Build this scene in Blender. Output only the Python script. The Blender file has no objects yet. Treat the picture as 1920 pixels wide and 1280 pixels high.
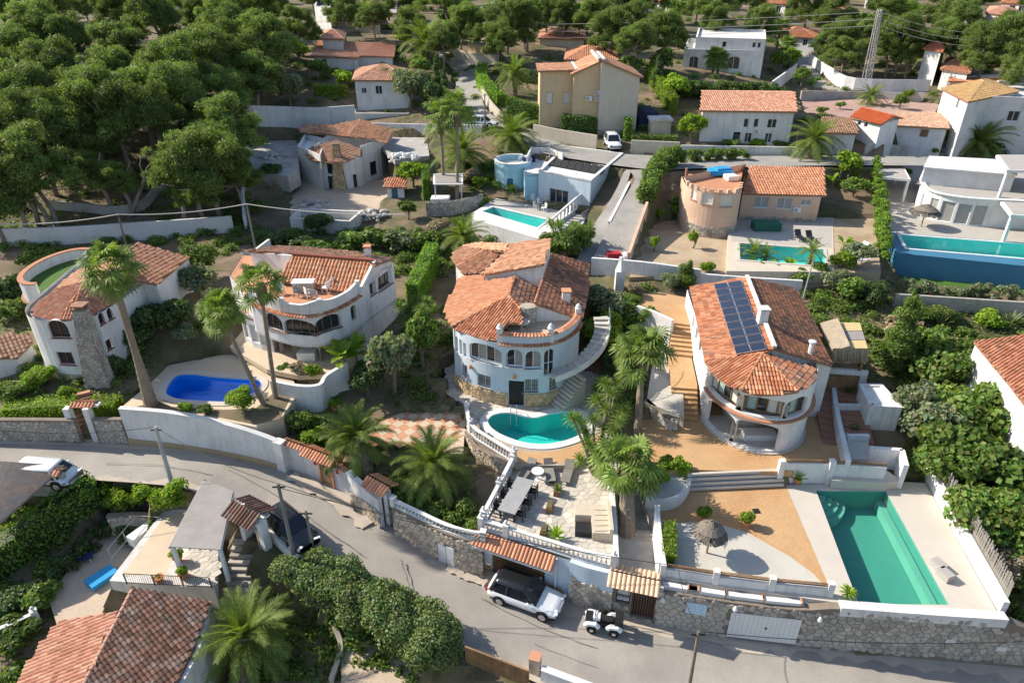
import bpy,math,random
import numpy as np
from mathutils import Vector,Matrix
from math import sin,cos,pi,radians,sqrt,atan2
SC=bpy.context.scene
COL=SC.collection
# --- camera, light
CAM_H=33.0
PITCH=radians(29)
cd=bpy.data.cameras.new('camera');cam=bpy.data.objects.new('camera',cd);COL.objects.link(cam)
cam.location=(0,0,CAM_H);cam.rotation_euler=(pi/2-PITCH,0,0)
cd.sensor_width=36;cd.lens=24;cd.clip_start=0.5;cd.clip_end=6000
SC.camera=cam
SUN_AZ=atan2(-0.94,0.34);SUN_EL=radians(36)
world=bpy.data.worlds.new('World');SC.world=world;world.use_nodes=True
wn=world.node_tree;bg=wn.nodes['Background']
sky=wn.nodes.new('ShaderNodeTexSky');sky.sky_type='NISHITA';sky.sun_disc=False
sky.sun_elevation=SUN_EL;sky.sun_rotation=SUN_AZ;sky.altitude=100
wn.links.new(sky.outputs[0],bg.inputs[0]);bg.inputs[1].default_value=0.12
sl=bpy.data.lights.new('sun','SUN');sl.energy=4.5;sl.angle=radians(0.55);sl.color=(1.0,0.915,0.79)
sun=bpy.data.objects.new('sun',sl);COL.objects.link(sun)
to_sun=Vector((sin(SUN_AZ)*cos(SUN_EL),cos(SUN_AZ)*cos(SUN_EL),sin(SUN_EL)))
sun.rotation_euler=to_sun.to_track_quat('Z','Y').to_euler();sun.location=(-40,20,80)
SC.view_settings.view_transform='Standard';SC.view_settings.look='None'
SC.view_settings.exposure=0.8;SC.view_settings.gamma=1
SC.cycles.max_bounces=6;SC.cycles.transparent_max_bounces=6
SC.cycles.diffuse_bounces=3;SC.cycles.glossy_bounces=2;SC.cycles.transmission_bounces=4
# a point of the place seen at reference pixel (u, v) of the 1920 x 1280 survey photo, standing at height z
def ray(u,v):
 a=(u-960)/1280.;b=(640-v)/1280.
 return Vector((a,cos(PITCH)+b*sin(PITCH),-sin(PITCH)+b*cos(PITCH)))
def W(u,v,z):
 d=ray(u,v);t=(z-CAM_H)/d.z
 return Vector((d.x*t,d.y*t,z))
def W2(u,v,z):
 p=W(u,v,z);return (p.x,p.y)
def onplane(u,v,p0,n):
 d=ray(u,v);o=Vector((0,0,CAM_H))
 t=(p0-o).dot(n)/d.dot(n);return o+d*t
# --- materials
MATS={}
def _nodes(name):
 m=bpy.data.materials.new(name);m.use_nodes=True
 nt=m.node_tree;b=nt.nodes['Principled BSDF'];MATS[name]=m
 return m,nt,b
def mat(name,col,rough=0.8,var=0.12,scale=1.5,bump=0.0,bscale=20,metal=0.0,spec=0.3,col2=None,thr=(0.4,0.65),rnd=0.0,attr=False,fine=0.06,fscale=14,coat=0,streak=0):
 """principled surface: base colour moved by two scales of noise, optional second colour in patches, optional per-object and per-face variation"""
 if name in MATS:return MATS[name]
 m,nt,b=_nodes(name);N=nt.nodes;L=nt.links
 geo=N.new('ShaderNodeNewGeometry')
 def noise(s,det=4,ro=.6):
  n=N.new('ShaderNodeTexNoise');n.inputs['Scale'].default_value=s;n.inputs['Detail'].default_value=det
  n.inputs['Roughness'].default_value=ro
  L.new(geo.outputs['Position'],n.inputs['Vector']);return n
 if attr:
  a=N.new('ShaderNodeAttribute');a.attribute_name='Col';base=a.outputs['Color']
 else:
  r=N.new('ShaderNodeRGB');r.outputs[0].default_value=(*col,1);base=r.outputs[0]
 if col2:
  n=noise(scale*.6,5);mr=N.new('ShaderNodeMapRange');mr.inputs[1].default_value=thr[0];mr.inputs[2].default_value=thr[1]
  L.new(n.outputs[0],mr.inputs[0]);mx=N.new('ShaderNodeMix');mx.data_type='RGBA'
  L.new(mr.outputs[0],mx.inputs[0]);L.new(base,mx.inputs[6]);mx.inputs[7].default_value=(*col2,1);base=mx.outputs[2]
 n1=noise(scale,5);n2=noise(fscale,3,.7)
 s1=N.new('ShaderNodeMapRange');s1.inputs[1].default_value=.25;s1.inputs[2].default_value=.75
 s1.inputs[3].default_value=1-var;s1.inputs[4].default_value=1+var;L.new(n1.outputs[0],s1.inputs[0])
 s2=N.new('ShaderNodeMapRange');s2.inputs[1].default_value=.25;s2.inputs[2].default_value=.75
 s2.inputs[3].default_value=1-fine;s2.inputs[4].default_value=1+fine;L.new(n2.outputs[0],s2.inputs[0])
 mu=N.new('ShaderNodeMath');mu.operation='MULTIPLY';L.new(s1.outputs[0],mu.inputs[0]);L.new(s2.outputs[0],mu.inputs[1])
 f=mu.outputs[0]
 if rnd:
  oi=N.new('ShaderNodeObjectInfo');s3=N.new('ShaderNodeMapRange');s3.inputs[3].default_value=1-rnd;s3.inputs[4].default_value=1+rnd
  L.new(oi.outputs['Random'],s3.inputs[0]);m3=N.new('ShaderNodeMath');m3.operation='MULTIPLY'
  L.new(f,m3.inputs[0]);L.new(s3.outputs[0],m3.inputs[1]);f=m3.outputs[0]
 if streak:
  mp=N.new('ShaderNodeMapping');mp.inputs['Scale'].default_value=(2.6,2.6,.22);L.new(geo.outputs['Position'],mp.inputs[0]);n4=noise(1,5,.7);L.new(mp.outputs[0],n4.inputs['Vector'])
  s4=N.new('ShaderNodeMapRange');s4.inputs[1].default_value=.5;s4.inputs[2].default_value=.78;s4.inputs[3].default_value=1;s4.inputs[4].default_value=1-streak;L.new(n4.outputs[0],s4.inputs[0])
  m4=N.new('ShaderNodeMath');m4.operation='MULTIPLY';L.new(f,m4.inputs[0]);L.new(s4.outputs[0],m4.inputs[1]);f=m4.outputs[0]
 vm=N.new('ShaderNodeVectorMath');vm.operation='SCALE';L.new(base,vm.inputs[0]);L.new(f,vm.inputs['Scale'])
 L.new(vm.outputs[0],b.inputs['Base Color'])
 b.inputs['Roughness'].default_value=rough;b.inputs['Metallic'].default_value=metal
 b.inputs['Specular IOR Level'].default_value=spec
 if coat:b.inputs['Coat Weight'].default_value=coat;b.inputs['Coat Roughness'].default_value=.05
 if bump:
  n3=noise(bscale,4,.65);bp=N.new('ShaderNodeBump');bp.inputs['Strength'].default_value=min(1,bump*4);bp.inputs['Distance'].default_value=bump
  L.new(n3.outputs[0],bp.inputs['Height']);L.new(bp.outputs[0],b.inputs['Normal'])
 return m
def foliage_mat(name,col,trans=0.35,rough=0.55):
 """leaf surface: per-face colour (attribute Col) times a base, some light passes through"""
 m,nt,b=_nodes(name);N=nt.nodes;L=nt.links
 a=N.new('ShaderNodeAttribute');a.attribute_name='Col'
 oi=N.new('ShaderNodeObjectInfo');mr=N.new('ShaderNodeMapRange');mr.inputs[3].default_value=.82;mr.inputs[4].default_value=1.18
 L.new(oi.outputs['Random'],mr.inputs[0])
 vm=N.new('ShaderNodeVectorMath');vm.operation='MULTIPLY';vm.inputs[1].default_value=col;L.new(a.outputs['Color'],vm.inputs[0])
 v2=N.new('ShaderNodeVectorMath');v2.operation='SCALE';L.new(vm.outputs[0],v2.inputs[0]);L.new(mr.outputs[0],v2.inputs['Scale'])
 L.new(v2.outputs[0],b.inputs['Base Color']);b.inputs['Roughness'].default_value=rough;b.inputs['Specular IOR Level'].default_value=.25
 t=N.new('ShaderNodeBsdfTranslucent');v3=N.new('ShaderNodeVectorMath');v3.operation='MULTIPLY';v3.inputs[1].default_value=(1.5,1.7,.6)
 L.new(v2.outputs[0],v3.inputs[0]);L.new(v3.outputs[0],t.inputs[0])
 mx=N.new('ShaderNodeMixShader');mx.inputs[0].default_value=trans;out=N['Material Output']
 L.new(b.outputs[0],mx.inputs[1]);L.new(t.outputs[0],mx.inputs[2]);L.new(mx.outputs[0],out.inputs[0])
 return m
def M(n):return MATS[n]
mat('white_wall',(.66,.65,.63),.85,.07,.9,.01,30,col2=(.55,.53,.50),thr=(.48,.75),fine=.05,streak=.3)
mat('old_white',(.60,.58,.54),.9,.1,.8,.01,25,streak=.35,col2=(.46,.43,.39),thr=(.48,.75))
mat('grey_white',(.58,.57,.55),.9,.08,.8,.01,25,col2=(.42,.40,.38),thr=(.5,.8))
mat('pale_blue_wall',(.50,.59,.66),.85,.05,.8,.01,30,col2=(.58,.63,.66),thr=(.4,.7),streak=.2)
mat('blue_wall',(.33,.54,.62),.85,.06,.8,.01,30,col2=(.42,.64,.73),thr=(.45,.75))
mat('deep_blue',(.05,.17,.27),.6,.08,1)
mat('ochre_wall',(.60,.44,.265),.9,.06,.7,.01,25,streak=.2)
mat('cream_wall',(.52,.46,.37),.9,.06,.7,.01,25,streak=.2)
mat('salmon_wall',(.60,.42,.31),.9,.06,.7,.01,25,col2=(.52,.35,.25))
mat('terracotta_wall',(.50,.25,.15),.85,.1,1)
mat('concrete',(.42,.40,.37),.9,.12,1.2,.01,20,col2=(.30,.29,.27))
mat('asphalt',(.275,.25,.222),.9,.13,.35,.006,60,col2=(.33,.30,.262),thr=(.42,.6),fine=.1,fscale=9)
mat('asphalt_patch',(.185,.18,.175),.9,.1,.5,.006,60,fine=.12)
mat('road_dust',(.43,.37,.30),.95,.15,1.2,.01,30,fine=.12)
mat('concrete_drive',(.31,.29,.26),.9,.12,.8,.01,20,col2=(.26,.25,.23),fine=.1)
mat('soil',(.20,.145,.095),.95,.25,.35,.05,6,col2=(.085,.085,.038),thr=(.42,.6),fine=.18,fscale=5)
mat('dry_soil',(.40,.31,.21),.95,.15,.5,.03,8,col2=(.30,.22,.14),thr=(.45,.65),fine=.12,fscale=6)
mat('red_soil',(.36,.20,.12),.95,.2,.6,.04,8,fine=.15,fscale=6)
mat('pink_gravel',(.40,.27,.22),.95,.12,.7,.03,30,col2=(.33,.21,.17),fine=.15,fscale=9)
mat('gravel',(.46,.37,.28),.95,.08,.6,.03,40,fine=.2,fscale=14)
mat('white_gravel',(.50,.48,.42),.95,.07,.5,.03,40,col2=(.44,.41,.36),fine=.12,fscale=16)
mat('lawn',(.06,.13,.02),.9,.12,1,.03,40,fine=.25,fscale=18)
mat('ochre_paving',(.47,.295,.15),.85,.08,.5,.004,40,col2=(.42,.225,.10),thr=(.45,.7),fine=.16,fscale=7)
mat('brown_deck',(.30,.15,.10),.8,.12,.8)
mat('red_tile_floor',(.46,.22,.12),.8,.12,1,fine=.15)
mat('beige_tile',(.52,.42,.30),.8,.08,1,fine=.1)
mat('grey_tile',(.40,.37,.33),.8,.07,1,fine=.1)
mat('travertine',(.50,.455,.39),.75,.06,.9,fine=.05)
mat('stone',(.50,.41,.31),.9,.10,2.2,.03,12,rnd=.28,col2=(.36,.33,.29),thr=(.5,.7),fine=.14)
mat('grey_stone',(.38,.34,.29),.9,.10,2.2,.03,12,rnd=.25,col2=(.28,.255,.225),thr=(.5,.7),fine=.14)
mat('ochre_stone',(.52,.38,.22),.9,.10,2.2,.03,12,rnd=.25,fine=.14)
mat('pale_stone',(.50,.455,.39),.9,.08,2.2,.01,12,rnd=.14,fine=.1)
mat('mortar',(.20,.165,.13),.95,.15,2,.02,20)
mat('pale_mortar',(.36,.31,.25),.95,.15,2,.02,20)
mat('tile',(.5,.25,.15),.8,.1,2.5,.0,attr=True,fine=.1,fscale=20)
mat('tile_piece',(.50,.23,.13),.8,.1,2.5,.0,rnd=.3,fine=.1,fscale=20)
mat('weathered_tile_piece',(.115,.058,.04),.85,.15,2.5,.0,rnd=.45,col2=(.14,.10,.085),thr=(.5,.6),fine=.15,fscale=20)
mat('pale_tile_piece',(.60,.40,.26),.8,.1,2.5,.0,rnd=.2,fine=.1,fscale=20)
mat('tile_slab',(.30,.16,.10),.9,.15,2)
mat('wood',(.26,.155,.075),.7,.18,2,col2=(.18,.10,.05),rnd=.15,fine=.15)
mat('grey_wood',(.20,.185,.165),.85,.15,2,rnd=.12,fine=.15)
mat('pale_wood',(.42,.34,.25),.8,.15,2,rnd=.12,fine=.12)
mat('door_red',(.22,.06,.035),.6,.1,2)
mat('rust',(.24,.11,.06),.85,.25,2,fine=.2)
mat('bark',(.19,.15,.115),.95,.25,2.5,.05,14,fine=.2)
mat('palm_bark',(.24,.19,.14),.95,.2,3,.06,9,fine=.2)
mat('pine_bark',(.25,.205,.17),.95,.2,2.5,.05,12,fine=.2)
mat('dark_metal',(.035,.035,.038),.5,.1,2,metal=.6)
mat('grey_metal',(.38,.39,.40),.45,.08,2,metal=.6)
mat('white_paint',(.66,.66,.65),.45,.04,2)
mat('black_plastic',(.02,.02,.022),.5,.1,2)
mat('grey_plastic',(.30,.30,.30),.6,.1,2)
mat('cable',(.03,.03,.03),.7)
mat('pale_cable',(.42,.40,.37),.7)
mat('terracotta_pot',(.52,.22,.10),.8,.1,3)
mat('thatch',(.34,.28,.20),.95,.2,3,.06,30,attr=False,fine=.25,fscale=24)
mat('grey_thatch',(.17,.145,.12),.95,.2,3,.06,30,fine=.25,fscale=24)
mat('reed_mat',(.52,.40,.20),.9,.1,2,.02,30,fine=.15,fscale=18)
mat('grey_reed',(.28,.26,.24),.9,.12,1.2,.02,30,col2=(.27,.25,.235),fine=.18,fscale=18)
mat('cloth_beige',(.50,.43,.33),.9,.08,3)
mat('cloth_white',(.75,.75,.73),.9,.05,3)
mat('cloth_green',(.03,.12,.08),.9,.1,3)
mat('cloth_navy',(.025,.035,.12),.9,.1,3)
mat('cloth_blue',(.03,.28,.55),.9,.1,3)
mat('cloth_red',(.45,.03,.04),.8,.1,3)
mat('navy_tarp',(.012,.02,.05),.7,.2,2,.03,8)
mat('blue_door',(.05,.13,.20),.6)
mat('pool_blue_floor',(.02,.30,.80),.6,.05,1)
mat('pool_turquoise',(.04,.52,.46),.6,.05,1)
mat('pool_aqua',(.12,.62,.55),.6,.05,1)
mat('pool_green',(.085,.27,.225),.6,.05,1)
mat('pool_light',(.17,.36,.30),.6,.05,1)
mat('orange_metal_roof',(.55,.13,.04),.5,.08,1)
mat('tyre',(.018,.018,.018),.85)
mat('car_white',(.72,.74,.75),.28,.02,2,spec=.5,coat=.6)
mat('car_black',(.012,.013,.015),.25,.02,2,spec=.5,coat=.6)
mat('car_glass',(.012,.016,.02),.08,.02,2,spec=.6)
mat('alloy',(.6,.6,.62),.35,metal=.8)
mat('red_light',(.4,.01,.01),.3)
mat('lamp_glass',(.7,.72,.75),.15)
mat('solar',(.012,.015,.03),.18,.1,3,spec=.6,coat=.5)
mat('solar_frame',(.55,.57,.6),.35,metal=.7)
mat('glass_dark',(.022,.03,.038),.08,.3,.6,spec=.6)
mat('glass_curtain',(.30,.30,.28),.25,.1,2)
mat('curtain',(.58,.56,.50),.9,.08,6)
mat('curtain_green',(.30,.42,.38),.9,.08,6)
mat('interior',(.10,.085,.07),.9)
mat('roof_gravel',(.36,.335,.31),.9,.1,1.2,fine=.1)
mat('sign_blue',(.10,.25,.48),.4)
mat('sign_red',(.5,.03,.02),.4)
mat('rubble',(.45,.42,.38),.95,.15,2,.03,12,rnd=.3)
mat('flower_pink',(.45,.06,.22),.8)
mat('flower_purple',(.22,.05,.28),.8)
def water_mat(name,col,dens):
 m,nt,b=_nodes(name);N=nt.nodes;L=nt.links
 geo=N.new('ShaderNodeNewGeometry')
 n=N.new('ShaderNodeTexNoise');n.inputs['Scale'].default_value=2.2;n.inputs['Detail'].default_value=3;L.new(geo.outputs['Position'],n.inputs['Vector'])
 bp=N.new('ShaderNodeBump');bp.inputs['Strength'].default_value=.5;bp.inputs['Distance'].default_value=.04;L.new(n.outputs[0],bp.inputs['Height'])
 gl=N.new('ShaderNodeBsdfGlossy');gl.inputs['Roughness'].default_value=.03;L.new(bp.outputs[0],gl.inputs['Normal'])
 tr=N.new('ShaderNodeBsdfTransparent');tr.inputs[0].default_value=(*col,1)
 lw=N.new('ShaderNodeLayerWeight');lw.inputs[0].default_value=.5;L.new(bp.outputs[0],lw.inputs['Normal'])
 pw=N.new('ShaderNodeMath');pw.operation='POWER';L.new(lw.outputs['Facing'],pw.inputs[0]);pw.inputs[1].default_value=4
 fr=N.new('ShaderNodeMath');fr.operation='MULTIPLY_ADD';L.new(pw.outputs[0],fr.inputs[0]);fr.inputs[1].default_value=.6;fr.inputs[2].default_value=.03
 mx=N.new('ShaderNodeMixShader');L.new(fr.outputs[0],mx.inputs[0]);L.new(tr.outputs[0],mx.inputs[1]);L.new(gl.outputs[0],mx.inputs[2])
 L.new(mx.outputs[0],N['Material Output'].inputs[0])
water_mat('pool_water_turq',(.7,1,1),1)
water_mat('pool_water_blue',(.4,.9,1),1)
water_mat('pool_water_green',(.75,1,.93),1)
foliage_mat('pine_leaf',(.155,.21,.055),.34)
foliage_mat('leaf',(.14,.205,.045),.35)
foliage_mat('bright_leaf',(.20,.29,.03),.4)
foliage_mat('grey_leaf',(.19,.22,.12),.3)
foliage_mat('dark_leaf',(.08,.125,.04),.3)
foliage_mat('dry_leaf',(.30,.24,.16),.2)
foliage_mat('palm_leaf',(.17,.225,.06),.35)
foliage_mat('fan_leaf',(.18,.25,.07),.35)
foliage_mat('grass',(.13,.17,.045),.35)
foliage_mat('yellow_leaf',(.30,.30,.05),.35)
foliage_mat('flower',(.55,.08,.30),.3)
# --- mesh buffer and objects
class MB:
 def __init__(s):s.v=[];s.f=[];s.c=[];s.n=0;s.hascol=False
 def add(s,verts,faces,col=None):
  o=s.n;s.v.extend([tuple(p) for p in verts]);s.n += len(verts)
  for f in faces:s.f.append([i+o for i in f])
  if col is not None:
   s.hascol=True;s.c.extend([col]*len(faces))
  else:s.c.extend([(1,1,1)]*len(faces))
  return s
 def quad(s,a,b,c,d,col=None):return s.add([a,b,c,d],[(0,1,2,3)],col)
 def poly(s,pts,col=None):return s.add(pts,[tuple(range(len(pts)))],col)
 def box(s,c,size,rz=0,tilt=None,col=None):
  hx,hy,hz=size[0]/2,size[1]/2,size[2]/2
  R=Matrix.Rotation(rz,3,'Z')
  if tilt:R=R@ tilt
  c=Vector(c)
  vs=[c+R@ Vector((x*hx,y*hy,z*hz)) for x,y,z in ((-1,-1,-1),(1,-1,-1),(1,1,-1),(-1,1,-1),(-1,-1,1),(1,-1,1),(1,1,1),(-1,1,1))]
  return s.add(vs,[(3,2,1,0),(4,5,6,7),(0,1,5,4),(1,2,6,5),(2,3,7,6),(3,0,4,7)],col)
 def beam(s,a,b,w,h=None,up=(0,0,1),col=None):
  a=Vector(a);b=Vector(b);h=h or w;d=(b-a)
  if d.length<1e-6:return s
  d.normalize();up=Vector(up)
  if abs(d.dot(up))>.98:up=Vector((1,0,0))
  x=d.cross(up).normalized()*w/2;y=x.cross(d).normalized()*h/2
  vs=[a-x-y,a+x-y,a+x+y,a-x+y,b-x-y,b+x-y,b+x+y,b-x+y]
  return s.add(vs,[(0,1,2,3),(7,6,5,4),(1,0,4,5),(2,1,5,6),(3,2,6,7),(0,3,7,4)],col)
 def prism(s,poly,z0,z1,col=None,bottom=True,top=True):
  n=len(poly);poly=ccw(poly)
  z0f=z0 if callable(z0) else (lambda p:z0);z1f=z1 if callable(z1) else (lambda p:z1)
  vs=[(p[0],p[1],z0f(p)) for p in poly]+[(p[0],p[1],z1f(p)) for p in poly]
  fs=[(i,(i+1) % n,n+(i+1) % n,n+i) for i in range(n)]
  if top:fs.append(tuple(range(n,2*n)))
  if bottom:fs.append(tuple(range(n-1,-1,-1)))
  return s.add(vs,fs,col)
 def tube(s,path,r,n=8,cap=True,col=None):
  path=[Vector(p) for p in path];m=len(path)
  rr=r if isinstance(r,(list,tuple)) else [r]*m
  vs=[];ref=None
  for i,p in enumerate(path):
   d=(path[min(i+1,m-1)]-path[max(i-1,0)]).normalized()
   if ref is None:ref=Vector((1,0,0)) if abs(d.z)>.8 else Vector((0,0,1))
   x=(ref-d*ref.dot(d)).normalized();y=d.cross(x);ref=x
   vs += [p+x*(rr[i]*cos(2*pi*k/n))+y*(rr[i]*sin(2*pi*k/n)) for k in range(n)]
  fs=[(i*n+k,i*n+(k+1) % n,(i+1)*n+(k+1) % n,(i+1)*n+k) for i in range(m-1) for k in range(n)]
  if cap:fs += [tuple(range(n-1,-1,-1)),tuple(range((m-1)*n,m*n))]
  return s.add(vs,fs,col)
 def lathe(s,c,prof,n=12,col=None,axis=None):
  c=Vector(c);R=axis or Matrix.Identity(3)
  vs=[c+R@ Vector((r*cos(2*pi*k/n),r*sin(2*pi*k/n),z)) for r,z in prof for k in range(n)]
  m=len(prof);fs=[(i*n+k,i*n+(k+1) % n,(i+1)*n+(k+1) % n,(i+1)*n+k) for i in range(m-1) for k in range(n)]
  if prof[0][0]>1e-4:fs.append(tuple(range(n-1,-1,-1)))
  if prof[-1][0]>1e-4:fs.append(tuple(range((m-1)*n,m*n)))
  return s.add(vs,fs,col)
 def mesh(s,name,off=(0,0,0),smooth=False):
  v=np.array(s.v,dtype=np.float32).reshape(-1,3)-np.array(off,dtype=np.float32)
  me=bpy.data.meshes.new(name)
  lens=np.array([len(f) for f in s.f],dtype=np.int32)
  idx=np.array([i for f in s.f for i in f],dtype=np.int32)
  build_mesh(me,v,idx,lens,np.array(s.c,dtype=np.float32) if s.hascol else None,smooth)
  return me
 def build(s,name,m,parent=None,smooth=False,kind=None,label=None):
  return link(name,s.mesh(name,origin(parent),smooth),m,parent,kind,label)
def build_mesh(me,v,idx,lens,fcol=None,smooth=False):
 me.vertices.add(len(v));me.vertices.foreach_set('co',np.ascontiguousarray(v,dtype=np.float32).ravel())
 me.loops.add(len(idx));me.loops.foreach_set('vertex_index',idx)
 me.polygons.add(len(lens));st=np.zeros(len(lens),dtype=np.int32);st[1:]=np.cumsum(lens)[:-1]
 me.polygons.foreach_set('loop_start',st);me.polygons.foreach_set('loop_total',lens)
 me.polygons.foreach_set('use_smooth',np.full(len(lens),smooth,dtype=bool))
 me.update(calc_edges=True);me.validate()
 if fcol is not None and len(me.polygons)==len(fcol):
  at=me.attributes.new('Col','FLOAT_COLOR','FACE')
  c4=np.ones((len(fcol),4),dtype=np.float32);c4[:,:3]=fcol
  at.data.foreach_set('color',c4.ravel())
 return me
class RawMesh:
 """numpy variant for leaves and tiles: quads only"""
 def __init__(s):s.v=[];s.c=[]
 def quads(s,q,c):  # q (n,4,3), c (n,3)
  s.v.append(np.asarray(q,dtype=np.float32));s.c.append(np.asarray(c,dtype=np.float32))
 def mesh(s,name,off=(0,0,0)):
  q=np.concatenate(s.v);c=np.concatenate(s.c);n=len(q)
  me=bpy.data.meshes.new(name)
  build_mesh(me,q.reshape(-1,3)-np.array(off,dtype=np.float32),np.arange(n*4,dtype=np.int32),np.full(n,4,dtype=np.int32),c)
  return me
def origin(parent):
 o=Vector((0,0,0));p=parent
 while p is not None:
  if p.name in _local:return (0,0,0)
  o=o+p.location;p=p.parent
 return tuple(o)
def link(name,me,m,parent=None,kind=None,label=None):
 o=bpy.data.objects.new(name,me)
 if m is not None:
  mm=MATS[m] if isinstance(m,str) else m
  if not me.materials:me.materials.append(mm)
 COL.objects.link(o);o.parent=parent
 if kind:o['kind']=kind
 if label:o['label']=label
 return o
_local=set()
def thing(name,label,cat,loc=(0,0,0),rz=None,group=None):
 o=bpy.data.objects.new(name,None);COL.objects.link(o);o.empty_display_size=.3
 o.location=loc;o.rotation_euler=(0,0,rz or 0);tag(o,label,cat,group)
 if rz is not None:_local.add(o.name)
 return o
def tag(o,label,cat,group=None):
 o['label']=label;o['category']=cat
 if group:o['group']=group
 return o
def dup(root,loc,rz=0,label=None,group=None,scale=1.0):
 r=root.copy();COL.objects.link(r);r.location=loc;r.rotation_euler=(0,0,rz);r.scale=(scale,)*3 if not isinstance(scale,tuple) else scale
 if label:r['label']=label
 if group:r['group']=group
 for ch in list(root.children):
  c=ch.copy();COL.objects.link(c);c.parent=r
  for g in ch.children:
   d=g.copy();COL.objects.link(d);d.parent=c
 return r
def ccw(poly):
 a=sum(poly[i][0]*poly[(i+1) % len(poly)][1]-poly[(i+1) % len(poly)][0]*poly[i][1] for i in range(len(poly)))
 return list(poly) if a>0 else list(reversed(poly))
def inpoly(px,py,poly):
 px=np.asarray(px);py=np.asarray(py);ins=np.zeros(px.shape,dtype=bool);n=len(poly)
 for i in range(n):
  x0,y0=poly[i][0],poly[i][1];x1,y1=poly[(i+1) % n][0],poly[(i+1) % n][1]
  if y0==y1:continue
  c=((y0>py)!=(y1>py))& (px<(x1-x0)*(py-y0)/(y1-y0)+x0);ins ^= c
 return ins
def arc(cx,cy,r,a0,a1,n=16,ry=None):
 ry=ry or r
 return [(cx+r*cos(radians(a0+(a1-a0)*i/n)),cy+ry*sin(radians(a0+(a1-a0)*i/n))) for i in range(n+1)]
def smooth_path(pts,n=6,closed=False):
 P=[Vector(p) for p in pts];out=[];m=len(P)
 rng_=range(m if closed else m-1)
 for i in rng_:
  if closed:p0,p1,p2,p3=P[i-1],P[i],P[(i+1) % m],P[(i+2) % m]
  else:p0,p1,p2,p3=P[max(i-1,0)],P[i],P[i+1],P[min(i+2,m-1)]
  for k in range(n):
   t=k/n
   out.append(.5*((2*p1)+(p2-p0)*t+(2*p0-5*p1+4*p2-p3)*t*t+(3*p1-p0-3*p2+p3)*t**3))
 if not closed:out.append(P[-1])
 return out
def resample(path,step):
 P=[Vector(p) for p in path];L=[0]
 for i in range(1,len(P)):L.append(L[-1]+(P[i]-P[i-1]).length)
 n=max(1,round(L[-1]/step));out=[];j=0
 for k in range(n+1):
  s=L[-1]*k/n
  while j<len(L)-2 and L[j+1]<s:j += 1
  t=(s-L[j])/max(1e-9,L[j+1]-L[j]);out.append(P[j].lerp(P[j+1],min(1,t)))
 return out
# --- walls with real openings
class Path:
 def __init__(s,pts,closed=False):
  s.p=[Vector((p[0],p[1])) for p in pts]
  if closed and (s.p[0]-s.p[-1]).length>1e-4:s.p.append(s.p[0].copy())
  s.closed=closed;s.S=[0]
  for i in range(1,len(s.p)):s.S.append(s.S[-1]+(s.p[i]-s.p[i-1]).length)
  s.L=s.S[-1]
  seg=[(s.p[i+1]-s.p[i]).normalized() for i in range(len(s.p)-1)]
  s.seg=seg;s.N=[]
  for i in range(len(s.p)):
   if closed:a,b=seg[i-1 if i else -1],seg[i % len(seg)]
   else:a,b=seg[max(i-1,0)],seg[min(i,len(seg)-1)]
   t=a+b
   if t.length<1e-3:t=b
   t.normalize();k=1/max(.5,abs(t.dot(b)));s.N.append(Vector((t.y,-t.x))*k)
 def at(s,d):
  d=min(max(d,0),s.L);i=0
  while i<len(s.S)-2 and s.S[i+1]<d:i += 1
  t=(d-s.S[i])/max(1e-9,s.S[i+1]-s.S[i]);sg=s.seg[i]
  return s.p[i].lerp(s.p[i+1],t),s.N[i].lerp(s.N[i+1],t),sg
 def near(s,q):
  q=Vector(q[:2]);best=(1e9,0)
  for i in range(len(s.p)-1):
   a,b=s.p[i],s.p[i+1];d=b-a;t=max(0,min(1,(q-a).dot(d)/max(1e-9,d.length_squared)))
   e=(a+d*t-q).length
   if e<best[0]:best=(e,s.S[i]+d.length*t)
  return best[1]
def op(s,w,z,h,arch=0,**k):return dict(s=s,w=w,z=z,h=h,arch=arch,**k)
def opx(path,u,v,w,h,arch=0,**k):
 """opening whose middle shows at survey pixel (u, v) on the wall: solve for the height on the wall"""
 zz=k.pop('zc');p=W(u,v,zz)
 # slide along the sight line until it meets the wall
 o=Vector((0,0,CAM_H));d=ray(u,v);best=None
 for i in range(len(path.p)-1):
  a,b=path.p[i],path.p[i+1];e=b-a
  den=d.x*e.y-d.y*e.x
  if abs(den)<1e-9:continue
  t=(a.x*e.y-a.y*e.x)/den;q=(d.x*t,d.y*t)
  tt=(Vector(q)-a).dot(e)/e.length_squared
  n=Vector((e.y,-e.x))
  if -0.02<=tt<=1.02 and t>0 and n.dot(Vector((d.x,d.y)))<0:
   if best is None or t<best[0]:best=(t,path.S[i]+e.length*max(0,min(1,tt)),CAM_H+d.z*t)
 if best is None:s=path.near(p);z=zz
 else:s=best[1];z=best[2]
 if k.pop('lock',False):z=zz
 return op(s,w,z-h/2,h,arch,**k)
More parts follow.
